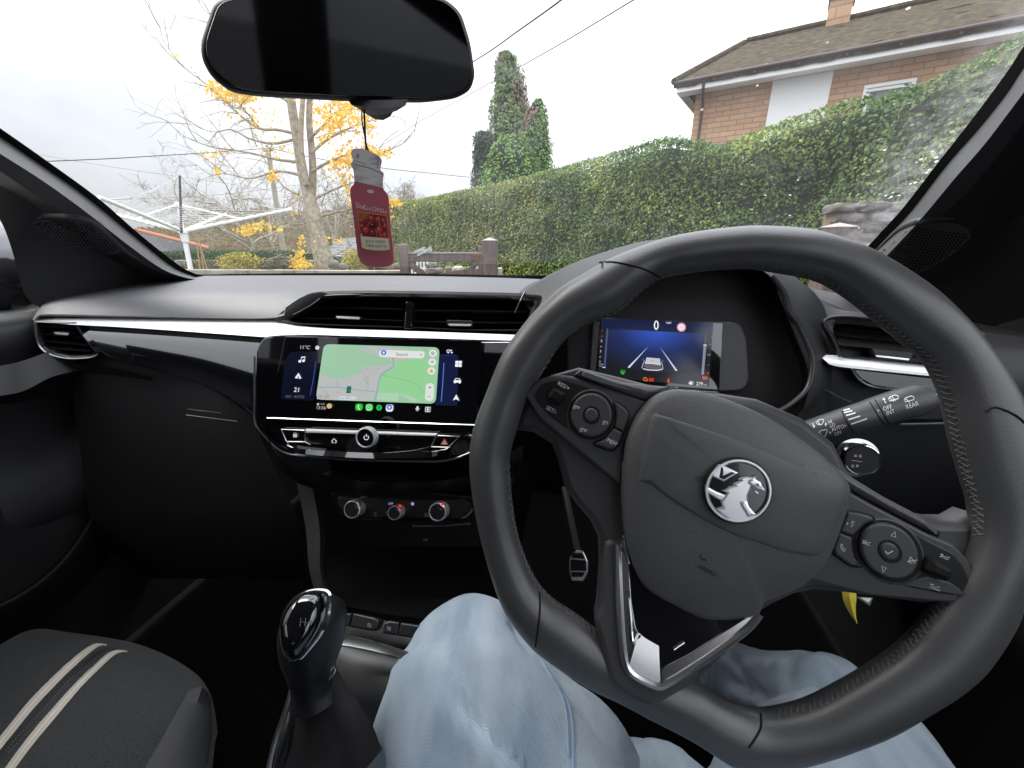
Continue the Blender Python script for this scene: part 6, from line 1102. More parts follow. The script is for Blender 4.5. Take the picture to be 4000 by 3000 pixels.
def cap_post(name, xl, xr, yt, Y, c, label, z0=0):
    a = W(*c(xl, yt), Y); b = W(*c(xr, yt), Y); w = b.x - a.x; t = (a + b) / 2; z = t.z; root = empty(name, (t.x, Y, z0), label, 'gate post', None)
    mb = MB(); mb.grid([[Vector((t.x + sx * w / 2 * s, Y + w / 2 + sy * w / 2 * s, h)) for sx, sy in ((-1, -1), (1, -1), (1, 1), (-1, 1))] for s, h in ((1, z0), (1, z - w * .12))], cu=True); bev(fix_normals(mb.build('post', m_wood, root, smooth=False)), .008)
    mb = MB(); mb.grid([[Vector((t.x + sx * w / 2 * s, Y + w / 2 + sy * w / 2 * s, h)) for sx, sy in ((-1, -1), (1, -1), (1, 1), (-1, 1))] for s, h in ((.2, z - w * .12), (1.06, z - w * .12), (1.06, z - w * .09), (0, z + w * .10))], cu=True); fix_normals(mb.build('post_cap', m_woodp, root, smooth=False)); return root
cap_post('gate_post', 1526, 1712, 262, GY - .05, CGT, 'tall brown square post with a pyramid cap holding up the wooden gate')
# ------------------------------------------------------------------ stones and bits behind the gate
m_stone = mat('garden_stone', (.17, .155, .13), .9, bump=('noise', 25, .8, .02), var=(8, (.15, .14, .12), .4, .65)); m_stone2 = mat('pale_stone', (.48, .46, .39), .9, bump=('noise', 20, .8, .02), var=(9, (.28, .26, .2), .45, .62))
def boulder(name, c, box, Y, label, m, group):
    x0, y0, x1, y1 = box; a = W(*c(x0, y0), Y); b = W(*c(x1, y1), Y); ce = (a + b) / 2; rx, rz = (b.x - a.x) / 2, (a.z - b.z) / 2; mb = MB(); rows = []; sd = random.uniform(0, 50)
    for i in range(13):
        th = math.pi * i / 12; ring = []
        for j in range(20):
            ph = 2 * math.pi * j / 20; d = Vector((math.sin(th) * math.cos(ph), math.sin(th) * math.sin(ph), math.cos(th))); d2 = Vector([math.copysign(abs(q) ** .7, q) for q in d]); k_ = 1 + .22 * noise.noise(d * 1.7 + Vector((sd, 0, 0))) + .08 * noise.noise(d * 5 + Vector((0, sd, 0)))
            ring.append(ce + Vector((d2.x * rx, d2.y * rx * .8, d2.z * rz)) * k_)
        rows.append(ring)
    mb.grid(rows, cu=True); o = mb.build(name, m, None, angle=70); fix_normals(o); tag(o, label, 'stone', group); return o
gs_ = 'stones on the low wall behind the gate'
boulder('garden_stone', CGT, (832, 548, 976, 625), 6.3, 'rounded brown stone sitting on top of the flat grey stone behind the gate', m_stone, gs_)
boulder('garden_stone', CGT, (826, 612, 1052, 705), 6.3, 'wide flat grey stone behind the gate below the rounded brown one', m_stone, gs_)
boulder('garden_stone', CGT, (1070, 602, 1185, 700), 6.3, 'dark grey stone behind the gate beside the whitish one', m_stone, gs_)
boulder('garden_stone', CGT, (1155, 598, 1308, 690), 6.2, 'whitish stone in the middle of the gate opening', m_stone2, gs_)
boulder('garden_stone', CGT, (1340, 598, 1400, 690), 6.25, 'small grey stone behind the short right-hand brace of the gate', m_stone, gs_)
boulder('garden_stone', CGT, (1000, 680, 1160, 760), 6.25, 'low dull stone just above the sweeping brace of the gate', m_stone, gs_)
boulder('garden_stone', CGT, (430, 560, 512, 640), 6.6, 'mossy stone on the concrete wall between the air freshener and the gate', m_stone, gs_)
boulder('garden_stone', CO, (1995, 1185, 2110, 1250), 6.6, 'grey stone on the concrete wall by the tree trunk', m_stone, gs_)
boulder('garden_stone', CO, (1880, 1150, 2010, 1240), 6.9, 'darker stone on the concrete wall left of its grey neighbour', m_stone, gs_)
mb = MB(); a = W(*CGT(1714, 622), 5.9); b = W(*CGT(1775, 622), 5.9); mb.box(((a.x + b.x) / 2, 5.95, a.z / 2), Vector(((b.x - a.x) / 2, 0, 0)), Vector((0, .07, 0)), Vector((0, 0, a.z / 2))); o = bev(mb.build('stone_pier', m_stone2, None, smooth=False), .012); tag(o, 'short pale stone pier just right of the tall gate post', 'pier')
mb = MB()
for p in ([(728, 548), (728, 600)], [(768, 548), (770, 630), (832, 630)], [(808, 548), (812, 668)], [(850, 545), (850, 575)], [(634, 628), (655, 628), (660, 712)], [(700, 676), (702, 712)], [(1466, 612), (1470, 650)]): mb.tube([W(*CGT(*q), 5.95) for q in p] + ([Vector((W(*CGT(*p[-1]), 5.95).x, 5.95, .2))] if p[-1][1] > 660 else []), .014, 8)
wf = mb.build('plant_frame', mat('white_enamel', (.8, .8, .8), .5), None); tag(wf, 'white wire plant frame showing through the left half of the gate', 'plant frame')
# ------------------------------------------------------------------ hedge
HP = [Vector((-5.2, 16.57, 0)), Vector((-3.8, 14.5, 0)), Vector((1.92, 6.05, 0)), Vector((3.17, 4.77, 0)), Vector((3.52, 3.64, 0)), Vector((3.6, 2.2, 0)), Vector((3.6, .2, 0))]
def on_hedge(u, v):
    r = ray(u, v); best = None
    for a, b in zip(HP[:-1], HP[1:]):
        d = b - a; den = r.x * d.y - r.y * d.x
        if abs(den) < 1e-9: continue
        t = (a.x * d.y - a.y * d.x) / den; s = (a.x * r.y - a.y * r.x) / den
        if t > 0 and -.02 <= s <= 1.02 and (best is None or t < best[0]): best = (t, CAM + r * t)
    return best[1] if best else None
topl = [(752, 452), (800, 440), (850, 432), (900, 428), (960, 415), (1020, 402), (1100, 385), (1180, 362), (1240, 346), (1300, 330), (1380, 303), (1430, 292), (1480, 298), (1530, 306), (1570, 301), (1610, 284), (1660, 262), (1700, 247), (1760, 228), (1800, 213), (1850, 203), (1900, 192), (1980, 168), (2060, 128), (2130, 90), (2212, 46), (2330, 30), (2500, -60)]
tops = [on_hedge(u, v) for u, v in cat(topl, 200)]; tops = [p for p in tops if p is not None]
tops = [Vector(q) for q in cat([tuple(p) for p in tops[::4]] + [(3.6, 1.0, tops[-1].z), (3.6, .2, tops[-1].z)], 240)]
core = MB(); rows = [[], [], [], [], [], []]; NRM = []
for i, p in enumerate(tops):
    t = tops[min(i + 2, len(tops) - 1)] - tops[max(i - 2, 0)]; t.z = 0; t.normalize(); nn = Vector((-t.y, t.x, 0)); nn = nn if nn.dot(Vector((p.x, p.y, 0))) < 0 else -nn; NRM.append(nn)
    b = Vector((p.x, p.y, 0))
    for r_, (o_, z) in zip(rows, ((-.06, .3), (-.10, p.z - .30), (-.24, p.z - .12), (-.9, p.z - .10), (-1.1, p.z - .3), (-1.1, .3))): r_.append(b + nn * o_ + UP * z)
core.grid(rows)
Lc = np.r_[0, np.cumsum([(tops[i + 1] - tops[i]).length for i in range(len(tops) - 1)])]; T_ = np.array([tuple(p) for p in tops]); N3 = np.array([tuple(p) for p in NRM])
def samp(n, lo, hi):
    s = rng.uniform(lo, hi, n) * Lc[-1]; P_ = np.stack([np.interp(s, Lc, T_[:, k]) for k in range(3)], 1); Nn = np.stack([np.interp(s, Lc, N3[:, k]) for k in range(3)], 1); return s, P_, Nn
def hedge_leaves(n, lo, hi, size, bumpy):
    s, p, nn = samp(n, lo, hi); z = .28 + (p[:, 2] - .28) * rng.uniform(0, 1, n)
    q = p.copy(); q[:, 2] = z; f = (p[:, 2] - z); inn = np.where(f < .28, .20 * (1 - f / .28) ** 2, 0)
    rough_ = np.array([noise.noise(Vector((a * 1.1, b * 1.6, 0))) * .10 + noise.noise(Vector((a * 4, b * 4, 5))) * .06 for a, b in zip(s, z)]) * bumpy
    q += nn * (rough_ - inn + rng.normal(0, .025, n) - .01)[:, None]; nr = nn + np.array([0, 0, .35]); return leaves(q, size, nr / np.linalg.norm(nr, axis=1)[:, None], .75)
def top_leaves(n, lo, hi, size):
    s, p, nn = samp(n, lo, hi); d = rng.uniform(.05, 1.0, n); q = p - nn * d[:, None]; q[:, 2] += np.where(d < .25, -.12 * (1 - d / .25) ** 2, 0) + rng.normal(0, .022, n) - .015
    return leaves(q, size, np.tile([0, 0, 1.0], (n, 1)), .8)
m_hl = leaf_mat('hedge_leaf', [(.035, .072, .026), (.085, .155, .042), (.145, .24, .055), (.23, .30, .066), (.46, .55, .11)], .42, 1.3)
m_ho = leaf_mat('hedge_trim_leaf', [(.10, .12, .032), (.19, .22, .05), (.26, .29, .065), (.35, .35, .10), (.28, .20, .085)], .55, 1.6)
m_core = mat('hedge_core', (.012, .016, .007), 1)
far_ = np.concatenate([hedge_leaves(26000, 0, .52, .06, .7), top_leaves(5000, 0, .52, .055)]); near_ = np.concatenate([hedge_leaves(44000, .50, 1.0, .042, 1.1), top_leaves(9000, .50, 1.0, .040), hedge_leaves(6000, .25, .62, .046, 1.2)])
L4 = np.concatenate([far_, near_]); nf, nn_ = len(far_) // 4, len(near_) // 4
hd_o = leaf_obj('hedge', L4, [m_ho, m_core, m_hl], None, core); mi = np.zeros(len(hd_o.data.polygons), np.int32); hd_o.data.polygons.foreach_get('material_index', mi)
pm = rng.uniform(0, 1, nf); mi[nf:nf + nn_] = 2; mi[:nf][pm < .25] = 2; hd_o.data.polygons.foreach_set('material_index', mi)
tag(hd_o, 'long tall clipped green hedge climbing from behind the gate towards the brick house', 'hedge')
mb = MB(); m_edge = mat('edging_brick', (.22, .16, .11), .9, bump=('noise', 40, .6, .01), var=(12, (.30, .25, .19), .4, .65))
for i in range(0, len(tops) - 4, 4):
    a, b = tops[i], tops[i + 4]; 
    for kk in range(3):
        a2 = Vector((a.x, a.y, .05 + kk * .13)) + NRM[i] * (.10 + .01 * (kk % 2)); b2 = Vector((b.x, b.y, .05 + kk * .13)) + NRM[i] * (.10 + .01 * (kk % 2)); beam(mb, a2, a2.lerp(b2, .94), .16, .12)
o = mb.build('edging_wall', m_edge, None, smooth=False); tag(o, 'low brick edging running along the foot of the hedge', 'wall')
# ------------------------------------------------------------------ rubble stone wall and second gate post by the pillar
m_rub = mat('rubble_stone', (.13, .11, .095), .95, bump=('noise', 18, 1.0, .03), var=(10, (.17, .15, .14), .42, .6)); m_mort = mat('sandy_mortar', (.24, .17, .11), .95, bump=('noise', 40, .8, .01))
rw_ = empty('stone_wall', (3.1, 3.55, 0), 'rough rubble stone wall with flat coping stones in front of the hedge by the right pillar', 'wall')
RWP = Plane(W(1880, 500, 3.3), Vector((-.35, -1, 0)))
mb = MB(); rs = random.Random(3); tl = RWP.hit(1812, 436); tr_ = RWP.hit(2040, 424); ztop = tl.z; x0 = RWP.to2(tl)[0]; x1 = x0 + 1.25
if RWP.to2(tr_)[0] < x0: x1 = x0 - 1.25
sg = 1 if x1 > x0 else -1
z = 0.0; b0 = RWP.to2(Vector((tl.x, tl.y, 0)))[1]
mbm = MB(); c_ = RWP.at((x0 + x1) / 2, 0, -.17); c_.z = ztop / 2 - .02; mbm.box(c_, RWP.e1 * .61, RWP.n * .145, UP * (ztop / 2 - .03)); mbm.build('mortar', m_mort, rw_, smooth=False)
def stone_box(mb, c, hx, hy, hz, sd, mi=0):
    rows = []
    for i in range(9):
        th = math.pi * i / 8; ring = []
        for j in range(16):
            ph = 2 * math.pi * j / 16; d = Vector((math.sin(th) * math.cos(ph), math.sin(th) * math.sin(ph), math.cos(th))); e = Vector([math.copysign(abs(q) ** .45, q) for q in d]); k_ = 1 + .22 * noise.noise(d * 2 + Vector((sd, 0, 0))) + .10 * noise.noise(d * 5 + Vector((0, sd, 0))); ring.append(c + RWP.e1 * e.x * hx * k_ + RWP.n * e.y * hy * k_ + UP * e.z * hz * k_)
        rows.append(ring)
    mb.grid(rows, cu=True, mi=mi)
while z < ztop - .10:
    h = rs.uniform(.06, .11); x = 0
    while x < 1.25:
        w = rs.uniform(.08, .24); c_ = RWP.at(x0 + sg * (x + w / 2), 0, -.075 + rs.uniform(-.03, .015)); c_.z = z + h / 2; stone_box(mb, c_, w * .46, .09, h * .44, rs.uniform(0, 99)); x += w
    z += h
fix_normals(mb.build('rubble', m_rub, rw_, angle=60)); mb = MB(); x = -.03
while x < 1.25:
    w = rs.uniform(.14, .34); c_ = RWP.at(x0 + sg * (x + w / 2), 0, -.13); c_.z = ztop - .03 + rs.uniform(-.012, .008); stone_box(mb, c_, w * .49, .17, .035, rs.uniform(0, 99)); x += w
fix_normals(mb.build('coping', m_stone, rw_, angle=60))
cap_post('gate_post', 925, 1045, 1212, 3.05, CH, 'brown capped post standing against the rubble stone wall near the right pillar')
# ------------------------------------------------------------------ brick house
m_brick = bpy.data.materials.new('brown_brick'); m_brick.use_nodes = True; t = m_brick.node_tree; b_ = t.nodes['Principled BSDF']; uvn = t.nodes.new('ShaderNodeUVMap'); bk_ = t.nodes.new('ShaderNodeTexBrick')
bk_.inputs['Color1'].default_value = (.46, .275, .165, 1); bk_.inputs['Color2'].default_value = (.56, .355, .22, 1); bk_.inputs['Mortar'].default_value = (.32, .22, .15, 1); bk_.inputs['Scale'].default_value = 1; bk_.inputs['Mortar Size'].default_value = .012; bk_.inputs['Brick Width'].default_value = .37; bk_.inputs['Row Height'].default_value = .122; bk_.inputs['Bias'].default_value = -.1
zz = t.nodes.new('ShaderNodeTexNoise'); zz.inputs['Scale'].default_value = 3; mxb = t.nodes.new('ShaderNodeMix'); mxb.data_type = 'RGBA'; mxb.blend_type = 'MULTIPLY'; mxb.inputs[0].default_value = .5; t.links.new(uvn.outputs[0], bk_.inputs['Vector']); t.links.new(uvn.outputs[0], zz.inputs['Vector']); t.links.new(bk_.outputs['Color'], mxb.inputs[6]); t.links.new(zz.outputs['Color'], mxb.inputs[7]); t.links.new(bk_.outputs['Color'], b_.inputs['Base Color'])
b_.inputs['Roughness'].default_value = .9; bp = t.nodes.new('ShaderNodeBump'); bp.inputs['Distance'].default_value = .008; bp.invert = True; t.links.new(bk_.outputs['Fac'], bp.inputs['Height']); t.links.new(bp.outputs[0], b_.inputs['Normal'])
m_tile = mat('brown_roof_tile', (.050, .037, .026), .95, bump=('noise', 14, .8, .02), spec=.15, var=(6, (.085, .074, .034), .45, .65)); m_wht = mat('white_gloss_board', (.84, .84, .83), .5); m_rend = mat('white_render', (.82, .82, .81), .85, bump=('noise', 60, .4, .006)); m_gut = mat('brown_gutter', (.07, .042, .038), .4)
HA = W(1504, 203, 13.2); HB = W(2158, 73, 10.1); ez = HA.z; HA.z = 0; HB.z = 0; hd_ = (HB - HA).normalized(); hn = Vector((hd_.y, -hd_.x, 0)); hn = hn if hn.y < 0 else -hn
house = empty('brick_house', HA, 'brown brick house with a tiled hipped roof and a white render panel behind the hedge', 'house'); hl_ = 13.0; hw_ = 7.0
def HW(s, z, o=0): return HA + hd_ * s + hn * o + UP * z
def wall_uv(name, quads, m, parent):
    me = bpy.data.meshes.new(name); vs = []; fs = []; uv = []
    for q in quads:
        b = len(vs); vs += [tuple(p) for p, _ in q]; fs.append(tuple(range(b, b + len(q)))); uv += [c for _, c in q]
    me.from_pydata(vs, [], fs); me.materials.append(m); l = me.uv_layers.new(name='UVMap'); [setattr(l.data[i], 'uv', c) for i, c in enumerate(uv)]; o = bpy.data.objects.new(name, me); link(o); return place(o, parent)
def quad(s0, s1, z0, z1, o=0): return [(HW(s0, z0, o), (s0, z0)), (HW(s1, z0, o), (s1, z0)), (HW(s1, z1, o), (s1, z1)), (HW(s0, z1, o), (s0, z1))]
HPl = Plane(HA, hn)
def hs(u, v): p = HPl.hit(u, v); return (p - HA).dot(hd_), p.z
s_w0, z_w1 = hs(1867, 187); s_w1, z_w2 = hs(1982, 166); zwt = (z_w1 + z_w2) / 2; zwb = zwt - 1.15
E0 = HA - hn * hw_
wall_uv('wall', [quad(0, s_w0, 0, ez), quad(s_w1, hl_, 0, ez), quad(s_w0, s_w1, 0, zwb), quad(s_w0, s_w1, zwt, ez), [(E0, (0, 0)), (HA, (hw_, 0)), (HA + UP * ez, (hw_, ez)), (E0 + UP * ez, (0, ez))], [(HW(hl_, 0), (0, 0)), (HW(hl_, 0, -hw_), (hw_, 0)), (HW(hl_, ez, -hw_), (hw_, ez)), (HW(hl_, ez), (0, ez))]], m_brick, house)
mb = MB(); fw2 = .07
for s0, s1, z0, z1 in ((s_w0, s_w1, zwb, zwb + fw2), (s_w0, s_w1, zwt - fw2, zwt), (s_w0, s_w0 + fw2, zwb + fw2, zwt - fw2), (s_w1 - fw2, s_w1, zwb + fw2, zwt - fw2)): mb.box(HW((s0 + s1) / 2, (z0 + z1) / 2, -.02), hd_ * (s1 - s0) / 2, hn * .04, UP * (z1 - z0) / 2)
for s0, s1, z0, z1 in ((s_w0 + fw2, s_w1 - fw2, zwt - fw2 - .07, zwt - fw2 - .005), (s_w0 + fw2, s_w0 + fw2 + .06, zwb + .1, zwt - .15)): mb.box(HW((s0 + s1) / 2, (z0 + z1) / 2, -.03), hd_ * (s1 - s0) / 2, hn * .025, UP * (z1 - z0) / 2)
wn_ = mb.build('window', m_wht, house, smooth=False); bev(wn_, .008)
mb = MB(); mb.box(HW((s_w0 + s_w1) / 2, (zwb + zwt) / 2, -.05), hd_ * (s_w1 - s_w0) / 2, hn * .006, UP * (zwt - zwb) / 2); mb.build('pane', mat('house_pane', (.16, .18, .19), .06, spec=.8), wn_, smooth=False)
a0, _ = hs(1666, 200); a1_, _ = hs(1796, 180); mb = MB(); mb.box(HW((a0 + a1_) / 2, ez / 2 + .6, .015), hd_ * (a1_ - a0) / 2, hn * .02, UP * (ez / 2 - .62)); mb.build('render_panel', m_rend, house, smooth=False)
ov = .42; mb = MB(); mb.box(HW(hl_ / 2, ez + .11, ov - .02), hd_ * (hl_ / 2 + ov), hn * .015, UP * .12); mb.box(HW(-ov, ez + .11, -hw_ / 2), hd_ * .015, hn * (hw_ / 2 + ov - .04), UP * .12); mb.box(HW(hl_ / 2, ez + .0, ov / 2 - .02), hd_ * (hl_ / 2 + ov), hn * (ov / 2 - .02), UP * .01); mb.build('fascia', m_wht, house, smooth=False)
mb = MB(); gz = ez + .20; mb.tube([HW(-ov - .06, gz, ov + .05), HW(hl_ + ov, gz, ov + .05)], .048, 10); mb.tube([HW(-ov - .06, gz, ov + .05), HW(-ov - .06, gz, -hw_ - ov)], .048, 10); mb.tube([HW(.25, gz - .04, ov + .04), HW(.25, gz - .22, ov - .02), HW(.22, ez - .3, .08), HW(.22, 0, .08)], .038, 8)
for s in np.arange(.5, hl_, .9): mb.box(HW(s, gz - .03, ov + .02), hd_ * .02, hn * .05, UP * .06)
mb.build('gutter', m_gut, house)
# roof: courses of tiles, each a thin step above the one below
RP0 = Plane(HW(0, 0, ov + .08 - hw_ / 2 - ov), hn); hp_ = RP0.hit(1612, 92); zr = hp_.z; e_in = (hp_ - HA).dot(hd_) + ov + .08; print('ridge', zr - ez, e_in); rise = zr - (ez + .2); half = hw_ / 2 + ov; ncs = 15; mb = MB()
def course(k):
    t0, t1 = k / ncs, (k + 1) / ncs; z0, z1 = ez + .2 + rise * t0, ez + .2 + rise * t1 + .012; o0, o1 = ov + .08 - half * t0, ov + .08 - half * t1; e0, e1 = -ov - .08 + e_in * t0, -ov - .08 + e_in * t1; L2 = hl_ + ov
    ns = 150; lo = []; hi = []
    for i in range(ns + 1):
        q = i / ns; w = .035 * noise.noise(Vector((int(q * 48) * 1.7, k * 1.3, 0))); lo.append(HW(e0 + (L2 - e0) * q, z0 + w, o0)); hi.append(HW(e1 + (L2 - e1) * q, z1 + w * .4, o1))
    lo2 = [p - UP * .11 - hn * .05 for p in lo]; mb.grid([lo2, lo, hi])
    be = []; bh = []
    for i in range(31):
        q = i / 30; a, b = o0 + (-hw_ - ov - .08 - o0 + (half * t0)) * q, o1 + (-hw_ - ov - .08 - o1 + half * t1) * q; w = .010 * noise.noise(Vector((q * 20, k * 1.3, 7))); be.append(HW(e0, z0 + w, a)); bh.append(HW(e1, z1 + w * .4, b))
    mb.grid([[p - UP * .035 for p in be], be, bh]); mb.grid([[HW(e0, z0, -hw_ - ov - .08 + half * t0), HW(L2, z0, -hw_ - ov - .08 + half * t0)], [HW(e1, z1, -hw_ - ov - .08 + half * t1), HW(L2, z1, -hw_ - ov - .08 + half * t1)]])
for k_ in range(ncs): course(k_)
roof = mb.build('roof', m_tile, house, smooth=False); fix_normals(roof)
mb = MB(); rs = random.Random(5); ps = [HW(-ov - .08 + e_in, zr + .03, ov + .08 - half), HW(hl_ + ov, zr + .03, ov + .08 - half)]; L_ = (ps[1] - ps[0]).length
for i in range(int(L_ / .42)): a = ps[0].lerp(ps[1], i * .42 / L_); b = ps[0].lerp(ps[1], (i * .42 + .46) / L_); mb.tube([a, b], .10 + rs.uniform(-.006, .006), 8)
c0 = HW(-ov - .08, ez + .24, ov + .08); c1 = ps[0]; L_ = (c1 - c0).length
for i in range(int(L_ / .36)): mb.tube([c0.lerp(c1, i * .36 / L_), c0.lerp(c1, min(1, (i * .36 + .37) / L_))], .085, 8)
mb.build('ridge_tile', m_tile, roof)
RPL = Plane(HW(0, 0, ov + .08 - half), hn); pL = RPL.hit(1789, 30); pR = RPL.hit(1838, 30); sL, sR = (pL - HA).dot(hd_), (pR - HA).dot(hd_); cw = (sR - sL); zc = RPL.hit(1815, 8).z; o_ = ov + .08 - half
def cquad(s0, s1, o0, o1): return [(HW(s0, zr - .6, o0), (0, 0)), (HW(s1, zr - .6, o1), (abs(s1 - s0) + abs(o1 - o0), 0)), (HW(s1, zc, o1), (abs(s1 - s0) + abs(o1 - o0), zc - zr)), (HW(s0, zc, o0), (0, zc - zr))]
ch_ = wall_uv('chimney', [cquad(sL, sR, o_ + .35, o_ + .35), cquad(sL, sL, o_ - .35, o_ + .35), cquad(sR, sR, o_ + .35, o_ - .35), cquad(sR, sL, o_ - .35, o_ - .35)], m_brick, roof)
mb = MB(); mb.box(HW((sL + sR) / 2, zc + .07, o_), hd_ * (cw / 2 + .04), hn * .39, UP * .07); mb.box(HW((sL + sR) / 2, zc + .2, o_), hd_ * (cw / 2 - .02), hn * .33, UP * .06); mb.build('chimney_cap', mat('mossy_cap', (.12, .10, .06), .95, bump=('noise', 30, .8, .02), var=(6, (.20, .12, .07), .4, .6)), roof, smooth=False)
mb = MB(); mb.tube([HW((sL + sR) / 2, zc + .26, o_), HW((sL + sR) / 2, zc + .7, o_)], [.14, .11], 14); mb.build('chimney_pot', m_brick, roof)
# ------------------------------------------------------------------ conifers beyond the hedge
def conifer(name, px_outline, Y, m, n, size, label, cat_, up=.6, group=None, depth=.75, trunk=True, m2=None, patch=0):
    """crown from a traced left/right outline: [(v, u_left, u_right)...], round in plan; leaf sprays in the outer shell"""
    vs = [q[0] for q in px_outline]; px_outline = [(v_, (l_ + r_) / 2 - (r_ - l_) * .58, (l_ + r_) / 2 + (r_ - l_) * .58) for v_, l_, r_ in px_outline]; zs = np.array([W(q[1], q[0], Y).z for q in px_outline]); xl = np.array([W(q[1], q[0], Y).x for q in px_outline]); xr = np.array([W(q[2], q[0], Y).x for q in px_outline]); o = np.argsort(zs); zs, xl, xr = zs[o], xl[o], xr[o]
    zs = np.r_[max(zs[0] - 3.2, .2), zs]; xl = np.r_[xl[0], xl]; xr = np.r_[xr[0], xr]
    root = empty(name, ((xl[0] + xr[0]) / 2, Y, 0), label, cat_, group); q = []
    rr = (xr - xl) / 2; cdf = np.r_[0, np.cumsum((rr[1:] + rr[:-1]) / 2 * np.diff(zs))]; z = np.interp(rng.uniform(0, cdf[-1], n), cdf, zs); a = rng.uniform(0, 2 * np.pi, n); x0 = np.interp(z, zs, xl); x1 = np.interp(z, zs, xr)
    lump = np.array([noise.noise(Vector((math.cos(t) * 1.6, math.sin(t) * 1.6, h * 1.1))) * .16 + noise.noise(Vector((math.cos(t) * 4, math.sin(t) * 4, h * 3.2))) * .12 for t, h in zip(a, z)])
    rad = (1 + lump * 1.5 - .04) * (1 - rng.exponential(.10, n)) + rng.normal(0, .05, n); c = np.cos(a); s = np.sin(a); r = (x1 - x0) / 2 * rad
    pts = np.stack([(x0 + x1) / 2 + c * r, Y + s * r * depth / 1.0, z], 1); nr = np.stack([c, s, np.full(n, up)], 1); nr /= np.linalg.norm(nr, axis=1)[:, None]
    core = MB(); core.grid([[Vector(((l + r_) / 2 + math.cos(t) * (r_ - l) / 2 * .78, Y + math.sin(t) * (r_ - l) / 2 * .78 * depth, h)) for t in np.linspace(0, 2 * math.pi, 16, endpoint=False)] for h, l, r_ in zip(zs, xl, xr)], cu=True)
    if m2 is not None:
        pv = np.array([noise.noise(Vector((p[0] * .8, p[1] * .8, p[2] * .7 + 4))) for p in pts]); 
    ob = leaf_obj('crown', leaves(pts, size, nr, .55, .45), [m, m_core] + ([m2] if m2 else []), root, core)
    if m2 is not None:
        mi = np.zeros(len(ob.data.polygons), np.int32); ob.data.polygons.foreach_get('material_index', mi); mi[:n][pv > patch] = 2; ob.data.polygons.foreach_set('material_index', mi)
    if trunk: mb = MB(); mb.tube([((xl[0] + xr[0]) / 2, Y, 0), ((xl[0] + xr[0]) / 2, Y, zs[len(zs) // 2])], [.25, .12], 10); mb.build('trunk', mat('bark', (.10, .085, .065), .95, bump=('noise', 30, .8, .02)), root)
    return root
m_ivy = leaf_mat('ivy_leaf', [(.08, .14, .045), (.13, .22, .06), (.20, .30, .09), (.29, .37, .14)], .5, 1.2); m_dead = leaf_mat('dead_spray', [(.16, .10, .05), (.24, .17, .10), (.29, .24, .17), (.34, .30, .25)], .8, 1.5)
m_con = leaf_mat('conifer_spray', [(.07, .17, .03), (.13, .28, .04), (.20, .38, .065), (.27, .46, .10)], .6, .9); m_dk = leaf_mat('dark_spray', [(.03, .06, .03), (.055, .10, .045), (.08, .13, .06)], .6, 1.2)
conifer('ivy_clad_tree', [(112, 1082, 1100), (125, 1074, 1112), (150, 1070, 1120), (185, 1070, 1132), (220, 1064, 1138), (250, 1063, 1140), (290, 1064, 1150), (330, 1060, 1150), (395, 1060, 1140)], 21, m_ivy, 9000, .17, 'tall narrow ivy covered tree with bare brown patches rising above the hedge', 'tree', .3, m2=m_dead, patch=.34)
conifer('green_conifer', [(214, 1158, 1168), (235, 1143, 1177), (265, 1132, 1183), (310, 1124, 1187), (400, 1118, 1190)], 19.5, m_con, 7000, .15, 'upright green conifer with rusty patches to the right of the ivy covered tree', 'tree', .9, m2=m_dead, patch=.40)
conifer('green_conifer', [(292, 1088, 1112), (304, 1074, 1128), (325, 1060, 1142), (355, 1050, 1150), (400, 1044, 1156)], 18.6, m_con, 7000, .15, 'low rounded bright green conifer standing in front of the ivy covered tree', 'tree', .9, m2=m_dead, patch=.5)
conifer('dark_evergreen', [(285, 1030, 1058), (300, 1024, 1074), (340, 1022, 1076), (370, 1022, 1076), (405, 1020, 1076)], 20, m_dk, 4000, .16, 'small dark evergreen tucked against the left of the green conifer', 'tree', .4)
# ------------------------------------------------------------------ bare and yellow leaved trees
m_bark = mat('grey_bark', (.27, .225, .16), .95, bump=('noise', 40, .9, .02), var=(14, (.44, .39, .29), .4, .65)); m_twig = mat('twig', (.30, .26, .20), .95)
m_yel2 = leaf_mat('yellow_leaf', [(.72, .36, .02), (.86, .52, .04), (.92, .62, .07), (.92, .70, .15)], .6, 1.5)
def grow(mb, p, d, L, r, lev, rs, tips, droop=0, mi=0, rmin=.0022):
    n = 5; pts = [Vector(p)]; d = Vector(d).normalized()
    for i in range(n):
        d = (d + Vector((rs.gauss(0, .16), rs.gauss(0, .16), rs.gauss(0, .12) - droop * .06))).normalized(); pts.append(pts[-1] + d * L / n)
    mb.tube(pts, [max(r * (1 - .75 * i / n), rmin) for i in range(n + 1)], 5 if r < .02 else 8, mi=mi, caps=False)
    for q in pts[2:]: tips.append((q, d.copy()))
    if lev <= 0: return
    for i in range(rs.randint(2, 4) + (1 if lev > 1 else 0)):
        k_ = rs.randint(1, n); a = rs.uniform(0, 2 * math.pi); o = d.orthogonal().normalized(); o = Matrix.Rotation(a, 3, d) @ o; grow(mb, pts[k_], d * .75 + o * rs.uniform(.5, .95), L * rs.uniform(.45, .68), r * .45, lev - 1, rs, tips, droop, mi, rmin)
gk_ = empty('yellow_leaved_tree', W(700, 580, 8.0), 'tall pale trunked tree with bare branches and clusters of yellow autumn leaves', 'tree'); gk_.location.z = 0; ROOT[gk_.name] = Vector(gk_.location)
rs = random.Random(21); TY = 8.0; tips = []
mb = MB(); trk = [W(u, v, TY) for u, v in cat([(712, 600), (702, 572), (692, 530), (680, 480), (668, 430), (655, 380), (645, 320), (632, 240), (622, 160), (612, 60), (604, -60), (598, -240)], 40)]; trk[0].z = 0
